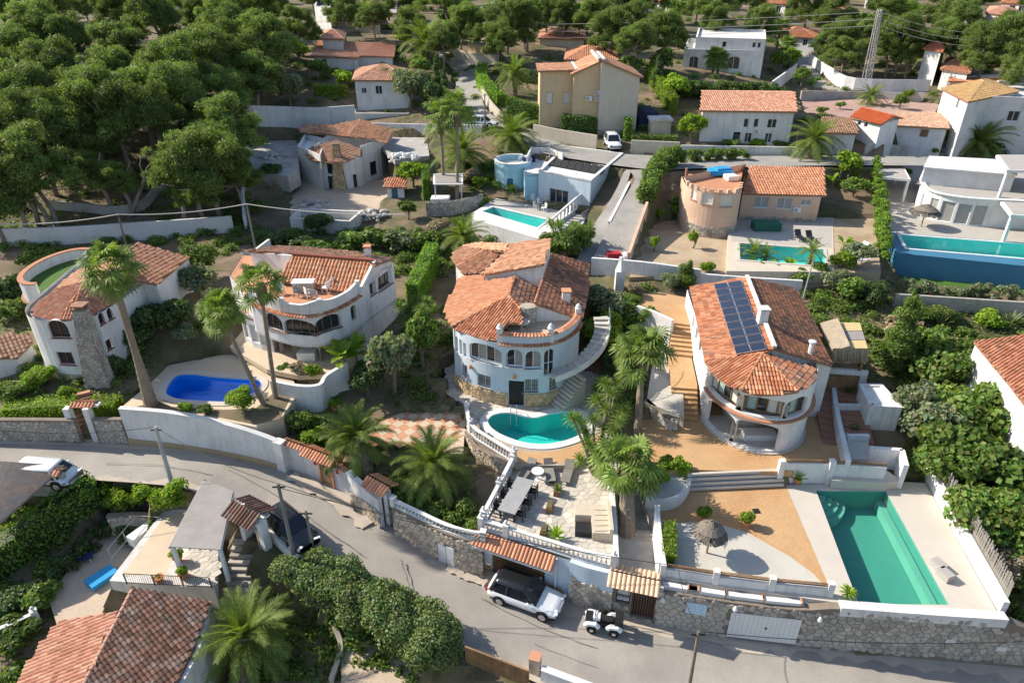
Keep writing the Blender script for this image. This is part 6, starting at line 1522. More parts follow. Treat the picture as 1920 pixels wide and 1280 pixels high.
for k in (-.18,.18):q=p+dv8*k+n8*.1;mb=MB();mb.box((q.x,q.y,1.2),(.32,.14,.22),an8);b_=mb.build('box','white_paint',LB);mb=MB();mb.box((q.x+n8.x*.08,q.y+n8.y*.08,1.24),(.22,.01,.03),an8);mb.build('slot','dark_metal',b_)
q=p+n8*.06;mb=MB();mb.box((q.x,q.y,1.72),(.7,.02,.55),an8);nb=mb.build('notice_board','old_white');tag(nb,'pale lace patterned panel above the letter boxes','panel')
ra,rb=ga-dv8*.3,ga+dv8*2.75;rf=MB();rf.beam(ra+Vector((0,0,2.85)),rb+Vector((0,0,2.85)),.9,.16);ro=rf.build('roof_slab','old_white',G8);coping_tiles(ro,[tuple(ra[:2]),tuple(rb[:2])],2.95,1.7,.38,m='pale_tile_piece',pitch=.26)
stairs('broad pale steps climbing behind the tile roofed street gate',(7.4,27.1),(7.9,31.2),.15,2.4,1.9,13,'grey_stone')
t,P=wwall('tall white wall on the right of the steps behind the street gate',[(8.4,27.0),(8.6,29.5),(8.9,31.8)],[3.9,3.9,4.0],'white_wall',zb=0,th=.3,world=True)
t,P=wwall('white rendered wall along the right side of the dinner terrace',[(5.85,27.45),(6.1,30),(6.3,32.6),(6.5,35.2)],[3.9,3.9,3.9,4.2],'white_wall',zb=.5,th=.25,world=True)
# 9 the long stone wall
w9=[(9.8,26.35),(14.0,25.62),(19.1,24.85),(24.0,24.0),(27.6,23.7)]
t,P=wwall('long irregular stone retaining wall under the green pool terrace with a white garage door',[(8.1,26.6),(12.3,25.75),(15.5,25.3),(17.6,25.07),(21.7,24.65),(25.4,24.35),(28.9,24.0)],[2.6,2.6,2.62,3.0,3.0,3.0,1.8],'mortar',zb=-1.2,th=.45,world=True);LW9=Path([(p.x,p.y) for p in P])
zt9=lambda s:2.58 if s<9 else (2.96 if s<17 else max(1.2,2.96-(s-17)*.5));gs=LW9.near((13.9,25.5));gw=3.7
hw=lambda c:(abs(c[0]-gs)<gw/2+.1 and c[1]<2.05) or (abs(c[0]-2.2)<.62 and 1.25<c[1]<2.2)
k=stone_face(t,P,-.3,zt9,.33,30,'grey_stone',limit=300,th=.45,hide=hw,proud=.05)
def on9(s,d):q,n,sg=LW9.at(s);n=Vector((sg.y,-sg.x));return Vector((q.x+n.x*(d+.225),q.y+n.y*(d+.225),0)),sg,atan2(sg.y,sg.x)
q,sg,a9=on9(gs,.03);GD=thing('garage_door','wide white ribbed garage door in the long stone wall','garage door',(q.x,q.y,0));rib=MB().box((0,0,0),(.118,.05,1.95)).mesh('panel')
for i in range(30):o=link('panel',rib,'white_paint',GD);o.location=(sg.x*(-1.8+i*.124),sg.y*(-1.8+i*.124),.95+(.0 if i % 2 else .0));o.rotation_euler=(0,0,a9);o.location.y += .012 if i % 2 else 0
mb=MB();mb.box((q.x+sg.x*.1,q.y-.06,1.0),(.08,.05,.12),a9);mb.build('handle','dark_metal',GD)
q,sg,a9=on9(2.2,.0);GB=thing('glass_block_window','window of pale blue glass blocks in the long stone wall','window',(q.x,q.y,1.3));mb=MB();mb.box((q.x,q.y,1.72),(1.12,.06,.86),a9);mb.build('frame','white_paint',GB);bl=MB().box((0,0,0),(.2,.08,.18)).mesh('glass_block')
mat('glass_block',(.45,.62,.75),.15,.1,3,spec=.5)
for i in range(5):
 for j in range(4):o=link('glass_block',bl,'glass_block',GB);o.location=(sg.x*(-.43+i*.215),sg.y*(-.43+i*.215)-.03,.12+j*.2);o.rotation_euler=(0,0,a9)
for s,z,lbl in ((.35,2.1,'white wall lamp nearest the street gate on the long stone wall'),(4.2,2.3,'white wall lamp left of the white garage door'),(8.6,2.2,'white wall lamp right of the white garage door')):
 q,sg,a9=on9(s,.12);l=thing('wall_lamp',lbl,'lamp',(q.x,q.y,z));mb=MB();mb.lathe((q.x,q.y,z-.1),[(.14,0),(.13,.12),(.06,.26),(.01,.3)],9);mb.build('shade','white_paint',l);mb=MB();mb.beam((q.x,q.y+.14,z+.05),(q.x,q.y,z+.05),.04);mb.build('bracket','white_paint',l)
for s,z,lbl in ((15.6,1.2,'pale meter box door low at the right end of the long stone wall'),(18.3,.9,'second pale meter box door at the far right end of the stone wall')):
 q,sg,a9=on9(s,.03);mb=MB();mb.box((q.x,q.y,z),(.5,.08,.32),a9);tag(mb.build('meter_box','grey_white'),lbl,'meter box')
# white ledge, parapet with rails, coping of the pool end
t=thing('parapet','white parapet with brown rails and square posts along the street side of the gravel terrace','parapet',(10,26.7,2.8));pr=[(8.35,27.25),(11.5,26.6),(14.5,26.12),(17.2,25.8)]
mb=MB();solid_wall(mb,[(8.2,26.95),(11.5,26.3),(14.5,25.85),(17.4,25.5)],2.4,2.66,.8);mb.build('ledge','white_wall',t);mb=MB();solid_wall(mb,pr,2.5,3.5,.22);mb.build('wall_body','white_wall',t)
pp_=Path(pr)
for f in (0,.33,.66,1):q,n,sg=pp_.at(pp_.L*f);mb=MB();mb.box((q.x,q.y,3.25),(.34,.34,1.3),atan2(sg.y,sg.x));mb.build('post','white_wall',t)
for z in (3.62,3.78):
 for f in (0,.33,.66):a,_,sg=pp_.at(pp_.L*f);b,_,_=pp_.at(pp_.L*(f+.33));mb=MB();mb.beam((a.x,a.y,z),(b.x,b.y,z),.09,.05);mb.build('rail','wood',t)
for f in (.12,.28,.5,.72):
 a,n,sg=pp_.at(pp_.L*f);mb=MB();mb.box((a.x+n.x*.55,a.y+n.y*.55,2.77),(1.9,.3,.18),atan2(sg.y,sg.x));rs=mb.build('roller_screen','white_paint',t)
 for k in (-1,1):mb=MB();mb.box((a.x+n.x*.55+sg.x*k,a.y+n.y*.55+sg.y*k,2.8),(.08,.34,.3),atan2(sg.y,sg.x));mb.build('bracket','terracotta_wall',rs)
t,P=wwall('white coping wall at the street end of the green pool',[(17.5,25.07),(21.7,24.66),(25.9,24.32)],3.12,'white_wall',zb=2.5,th=.55,world=True)
# side wall of the pool terrace with reed screen
ea=Vector((*W2(1735,905,Z3L),0));eb=Vector((*W2(1878,1150,Z3L),0));t,P=wwall('long white side wall of the pool terrace',[(eb.x+.1,eb.y+.1),(ea.x+.25,ea.y),(ea.x+1.2,ea.y+2.0)],[3.7,4.1,4.8],'white_wall',zb=.5,th=.3,world=True)
RS=thing('reed_screen','woven reed screen standing along the white side wall of the green pool','screen',(ea.x,ea.y,4));pe=Path([(ea.x+.5,ea.y+.3),(eb.x+.35,eb.y+.4)]);rdm=MB().box((0,0,.62),(.075,.03,1.24)).mesh('reed');rng=random.Random(3);nr_=140
for i in range(nr_):q,n,sg=pe.at(pe.L*(i+.5)/nr_);o=link('reed',rdm,'pale_wood' if i % 3 else 'grey_wood',RS);o.location=Vector((q.x,q.y,3.6+.25*(1-i/nr_)))-Vector(origin(RS));o.rotation_euler=(rng.uniform(-.05,.05),rng.uniform(-.08,.08),atan2(sg.y,sg.x));o.scale=(1,1,rng.uniform(.85,1.1))
for z in (.35,.9):a,_,_=pe.at(0);b,_,_=pe.at(pe.L);mb=MB();mb.beam((a.x,a.y,3.85+z),(b.x,b.y,3.6+z),.03,.06);mb.build('rail','grey_wood',RS)
# pillar and end of terrace
# upper terrace edge wall with rails (right of the broad steps)
u1=W(1462,884,Z3L);t,P=wwall('white terrace wall with brown rail between the villa court and the green pool',[(1470,866),(1560,868),(1662,874)],4.55,'white_wall',zb=2.8,th=.28)
for f,uu in ((0,1468),(.5,1562)):q=W(uu,862,4.9);mb=MB();mb.box((q.x,q.y,3.9),(.36,.36,2.0));mb.build('post','white_wall',t)
for z in (4.62,4.76):
 mb=MB();mb.tube([p+Vector((0,0,z-4.55)) for p in P],.045,6);mb.build('rail','wood',t)
ba,bb=Vector(W2(1380,912,Z3L)),Vector(W2(1380,880,Z3U));wl=(W(1470,900,3.5)-W(1285,896,3.5)).length
stairs('four broad white steps between the ochre court and the lower terrace',(W(1380,910,3.2)-Vector((0,.1,0))).to_2d(),W(1378,882,4.0).to_2d(),Z3L,4.0,wl,4,'travertine')
# --- other houses
def quad_px(pts,z):return [W(u,v,z) for u,v in pts]
def house(label,foot,ze,zb,roof='hip',rise=1.3,wallm='white_wall',pal=TERRA,dark=.2,wins=(),over=.35,seed=1,ridge_axis=0,name='house',winm='white_paint',pitch=.3,L=.45,parapet=.6,floor='roof_gravel',cat='house',px=True,z_list=None,tiles=True,sills=None,base=None):
 if base:
  g=G(*base);zb=g.z;ze=ZY(foot[0][0],foot[0][1],g.y+.2).z
 """foot: footprint as survey pixels of the eave corners at height ze (counter-clockwise from front left)"""
 F=ccw([tuple(W2(u,v,ze)) if px else (u,v) for u,v in foot]);t=thing(name,label,cat,(F[0][0],F[0][1],zb));P=Path(F,True)
 ops=[]
 for wv in wins:
  u,v,w,h=wv[:4];arch=wv[4] if len(wv)>4 else 0;o=opx(P,u,v,w,h,arch,zc=(ze+zb)/2)
  o['z']=min(max(o['z'],zb+.1),ze-.2-h);o['kind']=wv[5] if len(wv)>5 else 'w';o['g']=wv[6] if len(wv)>6 else None;ops.append(o)
 ok=[]
 for o in ops:
  if all(abs(o['s']-q['s'])>(o['w']+q['w'])/2+.05 or o['z']>q['z']+q['h']+.05 or q['z']>o['z']+o['h']+.05 for q in ok):ok.append(o)
 mb=MB();wall(mb,P,zb-3.5,ze-.02 if roof!='flat' else ze+parapet,ok,.22);mb.build('wall',wallm,t)
 for o in ok:
  if o['kind']=='d':door(t,P,o,o['g'] or 'wood')
  elif o['kind']=='o':pass
  else:window(t,P,o,winm,o['g'] or 'glass_dark',2 if o['w']>.7 else 1,inset=.14,sill=sills)
 E=[Vector((x,y,ze)) for x,y in offset(F,over)]
 if roof=='flat':
  m=MB();m.prism(offset(F,-.15),ze-.2,ze);m.build('roof',floor,t)
  m=MB();solid_wall(m,[wpt(p) for p in [Vector((x,y,0)) for x,y in offset(F,-.08)]+[Vector((*offset(F,-.08)[0],0))]],ze+parapet,ze+parapet+.06,.3);m.build('coping',wallm,t)
 elif len(E)==4:
  E=E if ridge_axis==0 else E[1:]+E[:1];m1=(E[0]+E[3])/2;m2=(E[1]+E[2])/2;up=Vector((0,0,rise));sh=min(.45,(E[0]-E[3]).length/2/(m2-m1).length) if roof=='hip' else 0
  r1=m1.lerp(m2,sh)+up;r2=m2.lerp(m1,sh)+up
  if roof=='mono':fs=[[E[0],E[1],E[2]+up,E[3]+up]]
  elif roof=='gable':fs=[[E[0],E[1],r2,r1],[E[2],E[3],r1,r2]]
  else:fs=[[E[0],E[1],r2,r1],[E[1],E[2],r2],[E[2],E[3],r1,r2],[E[3],E[0],r1]]
  tiled(t,fs,pal=pal,dark=dark,seed=seed,pitch=pitch,L=L)
  if roof!='mono':ridge(t,[(r1,r2)]+([(E[0],r1),(E[1],r2),(E[2],r2),(E[3],r1)] if roof=='hip' else []),pal=pal,seed=seed)
  Fv=[Vector((x,y,ze)) for x,y in F];Fv=Fv if ridge_axis==0 else Fv[1:]+Fv[:1]
  if roof=='gable':
   for a,b,c in ((Fv[3],Fv[0],r1),(Fv[1],Fv[2],r2)):m=MB();k=Vector((0,0,-.12));q=(a+b)/2+Vector((0,0,rise*.93));m.poly([a+k,b+k,q]);m.poly([q,b+k,a+k]);m.build('gable',wallm,t)
  if roof=='mono':
   for a,b in ((Fv[1],Fv[2]),(Fv[2],Fv[3]),(Fv[3],Fv[0])):
    za=rise*.95 if a in (Fv[2],Fv[3]) else 0;zb2=rise*.95 if b in (Fv[2],Fv[3]) else 0;m=MB();q=[a-Vector((0,0,.1)),b-Vector((0,0,.1)),b+Vector((0,0,zb2-.1)),a+Vector((0,0,za-.1))];m.poly(q);m.poly(q[::-1]);m.build('gable',wallm,t)
 return t,P
# blue walled villa with roof terrace
BV=thing('villa','blue and white cubic villa with round blue tower and dark panels on its flat roof','villa',tuple(W(1000,385,BZ)))
q1=[W2(1058,408,7.6),W2(1116,420,7.6)]
bf=[W2(1010,323,11.6),W2(1108,341,11.6),W2(1168,290,11.6),W2(1060,276,11.6)]
bP=Path(ccw(bf),True);bo=[opx(bP,1047,366,2.6,1.7,0,zc=9.2),opx(bP,1132,363,.9,1.1,0,zc=9.5),opx(bP,1151,345,.9,1.2,0,zc=9.5)]
bo[0]['z']=8.3;mb=MB();wall(mb,bP,6.6,11.7,bo,.25);mb.build('wall','pale_blue_wall',BV)
for o,k in zip(bo,(3,1,1)):window(BV,bP,o,'white_paint','glass_dark',k,inset=.18)
m=MB();m.prism(offset(bf,-.2),11.2,11.52);m.build('roof','white_wall',BV);m=MB();pl=offset(ccw(bf),-.12);solid_wall(m,pl+[pl[0]],11.65,11.82,.35);m.build('parapet','white_wall',BV)
sp_=[W(1031,295,11.62),W(1137,313,11.62),W(1131,328,11.62),W(1024,309,11.62)];rb=thing('roof_heating_mat','dark ribbed panels lying on the white flat roof of the blue villa','roof panels',tuple(sp_[0]))
for i in range(8):
 a,b,c,d=[sp_[0].lerp(sp_[1],(i+.04)/8),sp_[0].lerp(sp_[1],(i+.96)/8),sp_[3].lerp(sp_[2],(i+.96)/8),sp_[3].lerp(sp_[2],(i+.04)/8)];m=MB();m.add([a,b,c,d]+[p+Vector((0,0,.08)) for p in (a,b,c,d)],[(4,7,6,5),(0,1,5,4),(1,2,6,5),(2,3,7,6),(3,0,4,7)]);m.build('panel','cable',rb)
tw=W(962,308,11.2);tp=[(tw.x+2.3*cos(radians(a)),tw.y+2.6*sin(radians(a))) for a in range(0,360,15)];tP=Path(tp,True);to=[opx(tP,956,363,.8,1.9,.2,zc=9)];to[0]['z']=8.25
mb=MB();wall(mb,tP,6.8,11.8,to,.25);mb.build('tower','blue_wall',BV);window(BV,tP,to[0],'blue_door','deep_blue',1);m=MB();m.prism(offset(tp,-.2),11.0,11.15);m.build('tower_terrace','white_wall',BV);m=MB();o_=offset(ccw(tp),-.12);solid_wall(m,o_+[o_[0]],11.8,11.88,.35);m.build('tower_coping','white_wall',BV)
mf=[W2(985,326,11.4),W2(1012,324,11.4),W2(1062,278,11.4),W2(1010,276,11.4),W2(975,292,11.4)];mp=Path(ccw(mf),True);mb=MB();wall(mb,mp,7,11.3,[],.2);mb.build('link_wall','blue_wall',BV);m=MB();m.prism(mf,11.05,11.2);m.build('terrace_floor','white_wall',BV)
for a,b in ((W(996,275,12.6),W(1030,276,12.6)),(W(1030,276,12.6),W(1056,286,12.6)),(W(996,275,12.6),W(988,292,12.6))):m=MB();solid_wall(m,[a[:2],b[:2]],11.1,12.5,.18);m.build('screen_wall','white_wall',BV)
for i,(u,v) in enumerate(((975,300),(984,302),(1000,303))):q=W(u,v,11.2);m=MB();m.box((q.x,q.y,11.42),(.5,.5,.45));m.box((q.x,q.y+.24,11.75),(.5,.06,.4));tag(m.build('lounge_chair','cloth_navy' if i else 'white_paint'),('white lounge chair on the round roof terrace of the blue villa','navy lounge chair beside the white one on the round blue tower','navy lounge chair nearest the dark roof panels')[i],'chair')
# slatted white stair wall of the blue villa
t=thing('slatted_wall','white stepped wall of upright slats beside the small turquoise pool','wall',tuple(W(1032,410,BZ)));a=W(1033,414,BZ+.9);b=W(1091,376,BZ+.9)
m=MB();solid_wall(m,[a[:2],b[:2]],BZ-.3,BZ+.35,.2);m.build('base','white_wall',t);m=MB();solid_wall(m,[a[:2],b[:2]],[BZ+.9,BZ+1.7],[BZ+1.1,BZ+1.9],.22);m.build('top','white_wall',t)
sl_=MB().box((0,0,.5),(.32,.14,1)).mesh('slat');dd=(b-a)
for i in range(9):p=a+dd*(i+.5)/9;o=link('slat',sl_,'white_wall',t);o.location=Vector((p.x,p.y,BZ+.3))-Vector(origin(t));o.scale=(1,1,.65+.75*i/9);o.rotation_euler=(0,0,atan2(dd.y,dd.x)+.9)
stairs('flight of stone steps at the right corner of the blue villa',W(1118,422,7.4).to_2d(),W(1095,398,8.6).to_2d(),7.4,8.7,1.5,8,'grey_stone')
t=thing('stairs','long flight of pale steps beside the concrete driveway','stairs',tuple(W(1110,470,7.4)))
for i in range(11):a=W(1124-i*3.2,432+i*6.2,8.4-i*.12);b=W(1148-i*2.4,433+i*6.2,8.4-i*.12);m=MB();m.beam(a,b,.35,.14);m.build('step','white_wall',t)
# salmon villa
OV=thing('villa','salmon round towered villa with crenellated roof terrace and red tiled wing','villa',tuple(W(1350,410,OZ)))
tc_=W(1338,345,11.9);orx,ory=3.2,3.4;oc=Vector(W2(1342,352,12.0));op_=[(oc.x-orx*cos(radians(a)),oc.y+.2-ory*sin(radians(a))) for a in range(0,130,8)]+[tuple(W2(1390,362,12.0)),tuple(W2(1398,312,12.0)),(oc.x-orx+.2,oc.y+3.2)]
oP=Path(ccw(op_),True);oo=[opx(oP,1301,361,.75,1.5,0,zc=10.2),opx(oP,1326,372,1.2,1.25,0,zc=10.2),opx(oP,1363,378,1.35,1.2,0,zc=10.2)]
mb=MB();wall(mb,oP,7.3,12.3,oo,.3);mb.build('tower','salmon_wall',OV)
for o in oo:window(OV,oP,o,'white_paint','curtain',1,inset=.1,sill='terracotta_wall')
for i in range(11):s=oP.near((oc.x-orx,oc.y))+i*.92;q,n,sg=oP.at(s % oP.L);m=MB();m.box((q.x-n.x*.15,q.y-n.y*.15,12.45),(.42,.3,.5),atan2(sg.y,sg.x));m.build('merlon','salmon_wall',OV)
m=MB();m.prism(offset(ccw(op_),-.25),11.5,11.65);m.build('terrace_floor','red_tile_floor',OV);fo_=lambda p,d:(lambda r:Vector((r[0].x+r[1].x*(d+.02),r[0].y+r[1].y*(d+.02),p[1])))(oP.at(p[0] % oP.L))
s0_=oP.near((oc.x-orx*cos(radians(15)),oc.y-1));stones(OV,[(s0_,7.6),(s0_+7.2,7.6),(s0_+7.2,8.7),(s0_,8.7)],fo_,.36,31,'grey_stone',limit=120)
wf=[W2(1390,362,11.0),W2(1541,368,11.0),W2(1546,318,11.0),W2(1402,312,11.0)];wf=[W2(1392,364,10.9),W2(1540,369,10.9),W2(1545,322,10.9),W2(1404,314,10.9)];wP=Path(ccw(wf),True)
wo=[opx(wP,1427,379,1.6,1.2,0,zc=9.9),opx(wP,1471,381,1.6,1.2,0,zc=9.9),opx(wP,1511,379,1.1,.6,0,zc=10.1)];mb=MB();wall(mb,wP,7.3,10.88,wo,.25);mb.build('wall','salmon_wall',OV)
for o in wo:window(OV,wP,o,'white_paint','glass_curtain',2,inset=.1,sill='white_paint')
O1=plane_px([(1392,364,11.0),(1548,368,11.0),(1546,316,12.2)],[(1392,363),(1549,367),(1546,315),(1406,311)]);tiled(OV,[O1],pal=[(.56,.28,.17),(.6,.33,.21),(.5,.23,.13)],dark=.12,seed=71,pitch=.3,L=.45)
m=MB();a=wpt(Vector(W2(1392,364,10.9)).to_3d());f3,_=wall_map([W2(1392,364,10.9),W2(1540,369,10.9)]);stones(OV,[(0,7.6),(9.5,7.6),(9.5,8.5),(0,8.5)],f3,.36,32,'grey_stone',limit=100)
ac_unit('white air conditioner on the wall of the salmon villa',tuple(W(1493,398,9.1)))
tm=MB();q=W(1349,330,11.6);tm.box((q.x,q.y,12.1),(2.6,1.6,.5));tm.box((q.x+.2,q.y+.1,12.45),(1.6,1.2,.25),.2);tag(tm.build('blue_cover','cloth_blue'),'blue covered spa on the crenellated roof terrace of the salmon villa','cover')
tm=MB();q=W(1370,338,11.6);tm.box((q.x,q.y,11.95),(1.3,1.3,.5),.2);tag(tm.build('sofa','white_paint'),'white sofa next to the blue cover on the salmon roof terrace','sofa')
# outside spiral stair in terracotta
t=thing('spiral_stairs','terracotta winding stair on the left side of the salmon tower','stairs',tuple(W(1278,370,8)));
for i in range(14):an=radians(200-i*20);c=W(1279,385,8.0);z=8.2+i*.27;m=MB();m.box((c.x+.8*cos(an)+.3*i/14,c.y+.8*sin(an),z),(1.2,.45,.16),an);m.build('step','terracotta_wall',t)
m=MB();m.tube([(W(1279,385,8.0).x,W(1279,385,8.0).y,7.6),(W(1279,385,8.0).x,W(1279,385,8.0).y,12.4)],.12,8);m.build('newel','terracotta_wall',t)
# white modern villa on the right
wc=[W2(1722,350,12.0),W2(1745,366,12.0),W2(1790,376,12.0),W2(1840,381,12.0),W2(1876,383,12.0),W2(1960,385,12.0),W2(1960,320,12.0),W2(1740,305,12.0)]
wc=[wpt(p) for p in smooth_path([(*p,0) for p in [W2(1728,338,11.3),W2(1735,352,11.3),W2(1756,362,11.3),W2(1790,369,11.3),W2(1832,374,11.3),W2(1876,376,11.3)]],3)]+[W2(1990,382,11.3),W2(1990,310,11.3),W2(1742,305,11.3)]
MV=thing('villa','white modern villa with curved glazed front and flat gravel roof at the right edge','villa',(wc[0][0],wc[0][1],WZ));mP=Path(ccw(wc),True)
mo=[opx(mP,u,v,w,2.2,0,zc=9.5) for u,v,w in ((1731,365,.6),(1752,378,.9),(1778,388,1.3),(1808,394,1.3),(1838,398,1.3))]
for o in mo:o['z']=WZ+.1
mb=MB();wall(mb,mP,WZ-.3,11.35,mo,.25);mb.build('wall','white_wall',MV)
for o in mo:window(MV,mP,o,'white_paint','glass_curtain',1,inset=.1)
m=MB();m.prism(offset(ccw(wc),-.1),11.0,11.2);m.build('roof','roof_gravel',MV);m=MB();solid_wall(m,[wpt(p.to_3d()) for p in mP.p],11.35,11.45,.5);m.build('parapet','white_wall',MV)
u2=[W2(1735,312,13.2),W2(1905,326,13.2),W2(1905,300,13.2),W2(1745,292,13.2)];m=MB();m.prism(u2,11.0,13.0);m.build('upper_floor','grey_white',MV);m=MB();m.prism(offset(ccw(u2),.15),13.0,13.15);m.build('upper_roof','white_wall',MV)
def pergola(label,pts,z,zb,m='white_wall',roof='roof_gravel',posts=(0,1,2,3),th=.3,pw=.28):
 F=ccw([W2(u,v,z) for u,v in pts]);t=thing('pergola',label,'pergola',(F[0][0],F[0][1],zb));a=MB();a.prism(F,z-th,z-.02);a.build('roof',m,t);b=MB();b.prism(offset(F,-.25),z-.05,z+.01);b.build('roof_infill',roof,t)
 I=offset(F,-.2)
 for k in posts:c=MB();c.box((I[k][0],I[k][1],(z-th+zb)/2),(pw,pw,z-th-zb));c.build('post',m,t)
 return t
pergola('white flat roofed pergola with gravel top at the left of the modern villa',[(1642,330),(1708,336),(1690,303),(1636,300)],11.2,WZ)
pergola('tall white roofed porch at the upper right edge',[(1888,318),(1990,322),(1990,290),(1868,290)],14.2,11.2,posts=(0,1))
pergola('white flat roofed porch over the pool terrace at the right edge',[(1896,402),(1990,408),(1990,372),(1872,372)],11.3,WZ,posts=(0,3,2))
# ochre house
def slope_block(parent,u0,v0,u1,v1,y,zb,depth,wallm,pal,wins=(),over=.35,seed=1,dark=.1,nm='wall'):
 """block whose front top edge runs (u0, v0) to (u1, v1) in the plane at distance y, roof sloping along it"""
 a=ZY(u0,v0,y);b=ZY(u1,v1,y);F=[(a.x,y),(b.x,y),(b.x,y+depth),(a.x,y+depth)];P=Path(F,True);zf=lambda x:a.z+(b.z-a.z)*(x-a.x)/(b.x-a.x)
 ops=[opx(P,u,v,w,h,0,zc=0) for u,v,w,h in wins];mb=MB();wall(mb,P,zb,lambda s:zf(P.at(s)[0].x)-.05,ops,.25);mb.build(nm,wallm,parent)
 for o in ops:window(parent,P,o,'terracotta_wall','curtain',1,inset=.08)
 R=[Vector((a.x-over,y-over,zf(a.x-over))),Vector((b.x+over,y-over,zf(b.x+over))),Vector((b.x+over,y+depth+over,zf(b.x+over))),Vector((a.x-over,y+depth+over,zf(a.x-over)))];tiled(parent,[R],pal=pal,dark=dark,seed=seed,pitch=.32,L=.5)
 m=MB();m.beam(R[1] if b.z>a.z else R[0],R[2] if b.z>a.z else R[3],.35,.3);m.build('verge','old_white',parent)
OH=thing('house','tall ochre and cream house with sloping tile roofs and windowless gable wall','house',tuple(ZY(1100,240,96)))
slope_block(OH,1128,113,1200,143,95,11.8,9,'cream_wall',PALET,seed=83);slope_block(OH,1076,137,1128,114,95.8,12,8,'ochre_wall',PALET,seed=82);slope_block(OH,1013,133,1076,131,97,12.2,7,'ochre_wall',PALET,[(1030,184,1.0,1.5),(1062,184,1.0,1.5)],seed=81)
f4,_=wall_map([(ZY(1128,113,95).x,95),(ZY(1200,113,95).x,95)]);stones(OH,[(0,12.3),(5.3,12.3),(5.3,13.2),(0,13.2)],f4,.4,34,'grey_stone')
for i,(u,v) in enumerate(((1104,186),(1120,176),(1120,187))):ac_unit(('air conditioner lower left of three on the ochre wall','topmost air conditioner of three on the ochre wall','air conditioner lower right of three on the ochre wall')[i],tuple(ZY(u,v+3,95.55)))
house('white house with pale orange hipped roof behind the ochre house',[(1062,112),(1156,113),(1150,92),(1066,92)],19.5,15.5,'hip',1.3,'white_wall',[(.62,.32,.2),(.56,.27,.16)],.05,seed=84,base=(1110,150))
house('long low blue grey walled house left of the ochre house',[(962,122),(1018,124),(1016,97),(960,96)],16.8,14.5,'flat',0,'grey_white',seed=85,parapet=.3)
# blue walled house with wide tile roof
house('white house with blue shaded front and wide pale red tile roof',[(1318,207),(1490,209),(1478,173),(1320,171)],16.2,12.2,'gable',1.1,'white_wall',[(.60,.34,.25),(.66,.42,.32),(.54,.28,.19)],.12,[(1399,231,.6,1.1),(1418,231,.6,1.1),(1448,232,1.2,1.1),(1380,262,.9,1.3,0,'d','glass_dark'),(1402,262,.9,1.2),(1440,262,.9,1.2)],seed=86,base=(1400,268))
ac_unit('air conditioner under the window of the wide roofed white house',tuple(W(1418,250,13.6)+Vector((0,-.3,0))))
# white cubic villa top
house('white cubic villa with arched porch among the trees',[(1282,100),(1432,103),(1434,82),(1290,80)],20.5,16.6,'flat',0,'white_wall',wins=[(1375,118,2.0,2.0,.5,'w','interior'),(1300,118,1.6,2.0,.4,'w','interior'),(1340,118,1.0,1.6)],seed=87,floor='grey_white',base=(1360,133))
_b=G(1360,133);_q=ZY(1282,100,_b.y+.2).z
house('upper white block of the cubic villa with three small windows',[(1305,74),(1435,78),(1434,60),(1310,56)],ZY(1305,74,_b.y+1.5).z,_q-.2,'flat',0,'white_wall',wins=[(1358,82,.7,.9),(1414,84,.6,.8),(1424,84,.6,.8)],seed=88,floor='grey_white',parapet=.3)
# hip roofed white house and the tiled villa behind
house('two storey white house with hipped pale tile roof and green canopy below',[(665,150),(766,151),(778,134),(672,130)],19.0,13.8,'hip',1.5,'white_wall',[(.62,.36,.25),(.68,.44,.32),(.55,.28,.18)],.18,[(682,170,.8,.8),(710,169,1.0,1.2),(768,165,.5,1.1)],seed=89,base=(720,205))
t,_=house('low grey lean-to with greenish canopy in front of the hip roofed house',[(664,214),(766,214),(766,196),(668,196)],14.6,12.2,'flat',0,'grey_white',seed=90,parapet=.05,floor='grey_thatch',base=(715,222))
house('white villa with square tower roof among the trees',[(604,72),(642,74),(646,62),(608,60)],23.0,18.5,'hip',1.0,'white_wall',[(.62,.34,.24),(.66,.4,.3)],.1,seed=91,base=(625,110))
house('long tiled wing of the tower villa',[(588,105),(670,108),(700,92),(600,88)],19.4,16.5,'mono',1.0,'white_wall',[(.62,.34,.24),(.66,.4,.3)],.1,[(608,118,1.0,1.4,.4,'w','glass_dark')],seed=92,base=(630,128))
house('right tiled wing of the tower villa',[(664,104),(735,106),(740,90),(668,90)],19.2,16.5,'mono',.9,'white_wall',[(.62,.34,.24),(.66,.4,.3)],.1,seed=93,base=(700,122))
# ruin under repair: round turret house left
RU=thing('villa','white villa under repair with conical turret roof and tapered brown stone chimney','villa',tuple(W(640,370,8)));cr=crop(440,180,.2396)
U1=plane_px([(674,231,13.6),(722,269,12.6),(653,258,12.4)],cr([(985,185),(1245,272),(1188,372),(1090,330),(885,318)]));U2=plane_px([(674,231,13.6),(653,258,12.4),(565,240,12.6)],cr([(985,185),(885,318),(740,300),(560,290),(500,270),(540,225),(780,225)]))
ux_=(633,262);U3=plane_px([(633,265,12.6),(575,296,11.2),(640,306,11.2)],cr([(800,350),(600,400),(552,455),(580,490),(650,515),(740,522),(820,520)]));U4=plane_px([(633,265,12.6),(640,306,11.2),(682,288,11.2)],cr([(800,350),(820,520),(900,500),(960,475),(1022,432),(880,372)]))
tiled(RU,[U1],pal=[(.5,.29,.19),(.44,.24,.15)],dark=.4,seed=94,pitch=.3,L=.45);tiled(RU,[U2],pal=PALET,dark=.1,seed=95,pitch=.3,L=.45);tiled(RU,[U3,U4],pal=[(.52,.33,.23),(.46,.27,.18)],dark=.35,seed=96,pitch=.3,L=.45);ridge(RU,[(U3[3],U3[0]),(U1[0],U1[4])],pal=PALET)
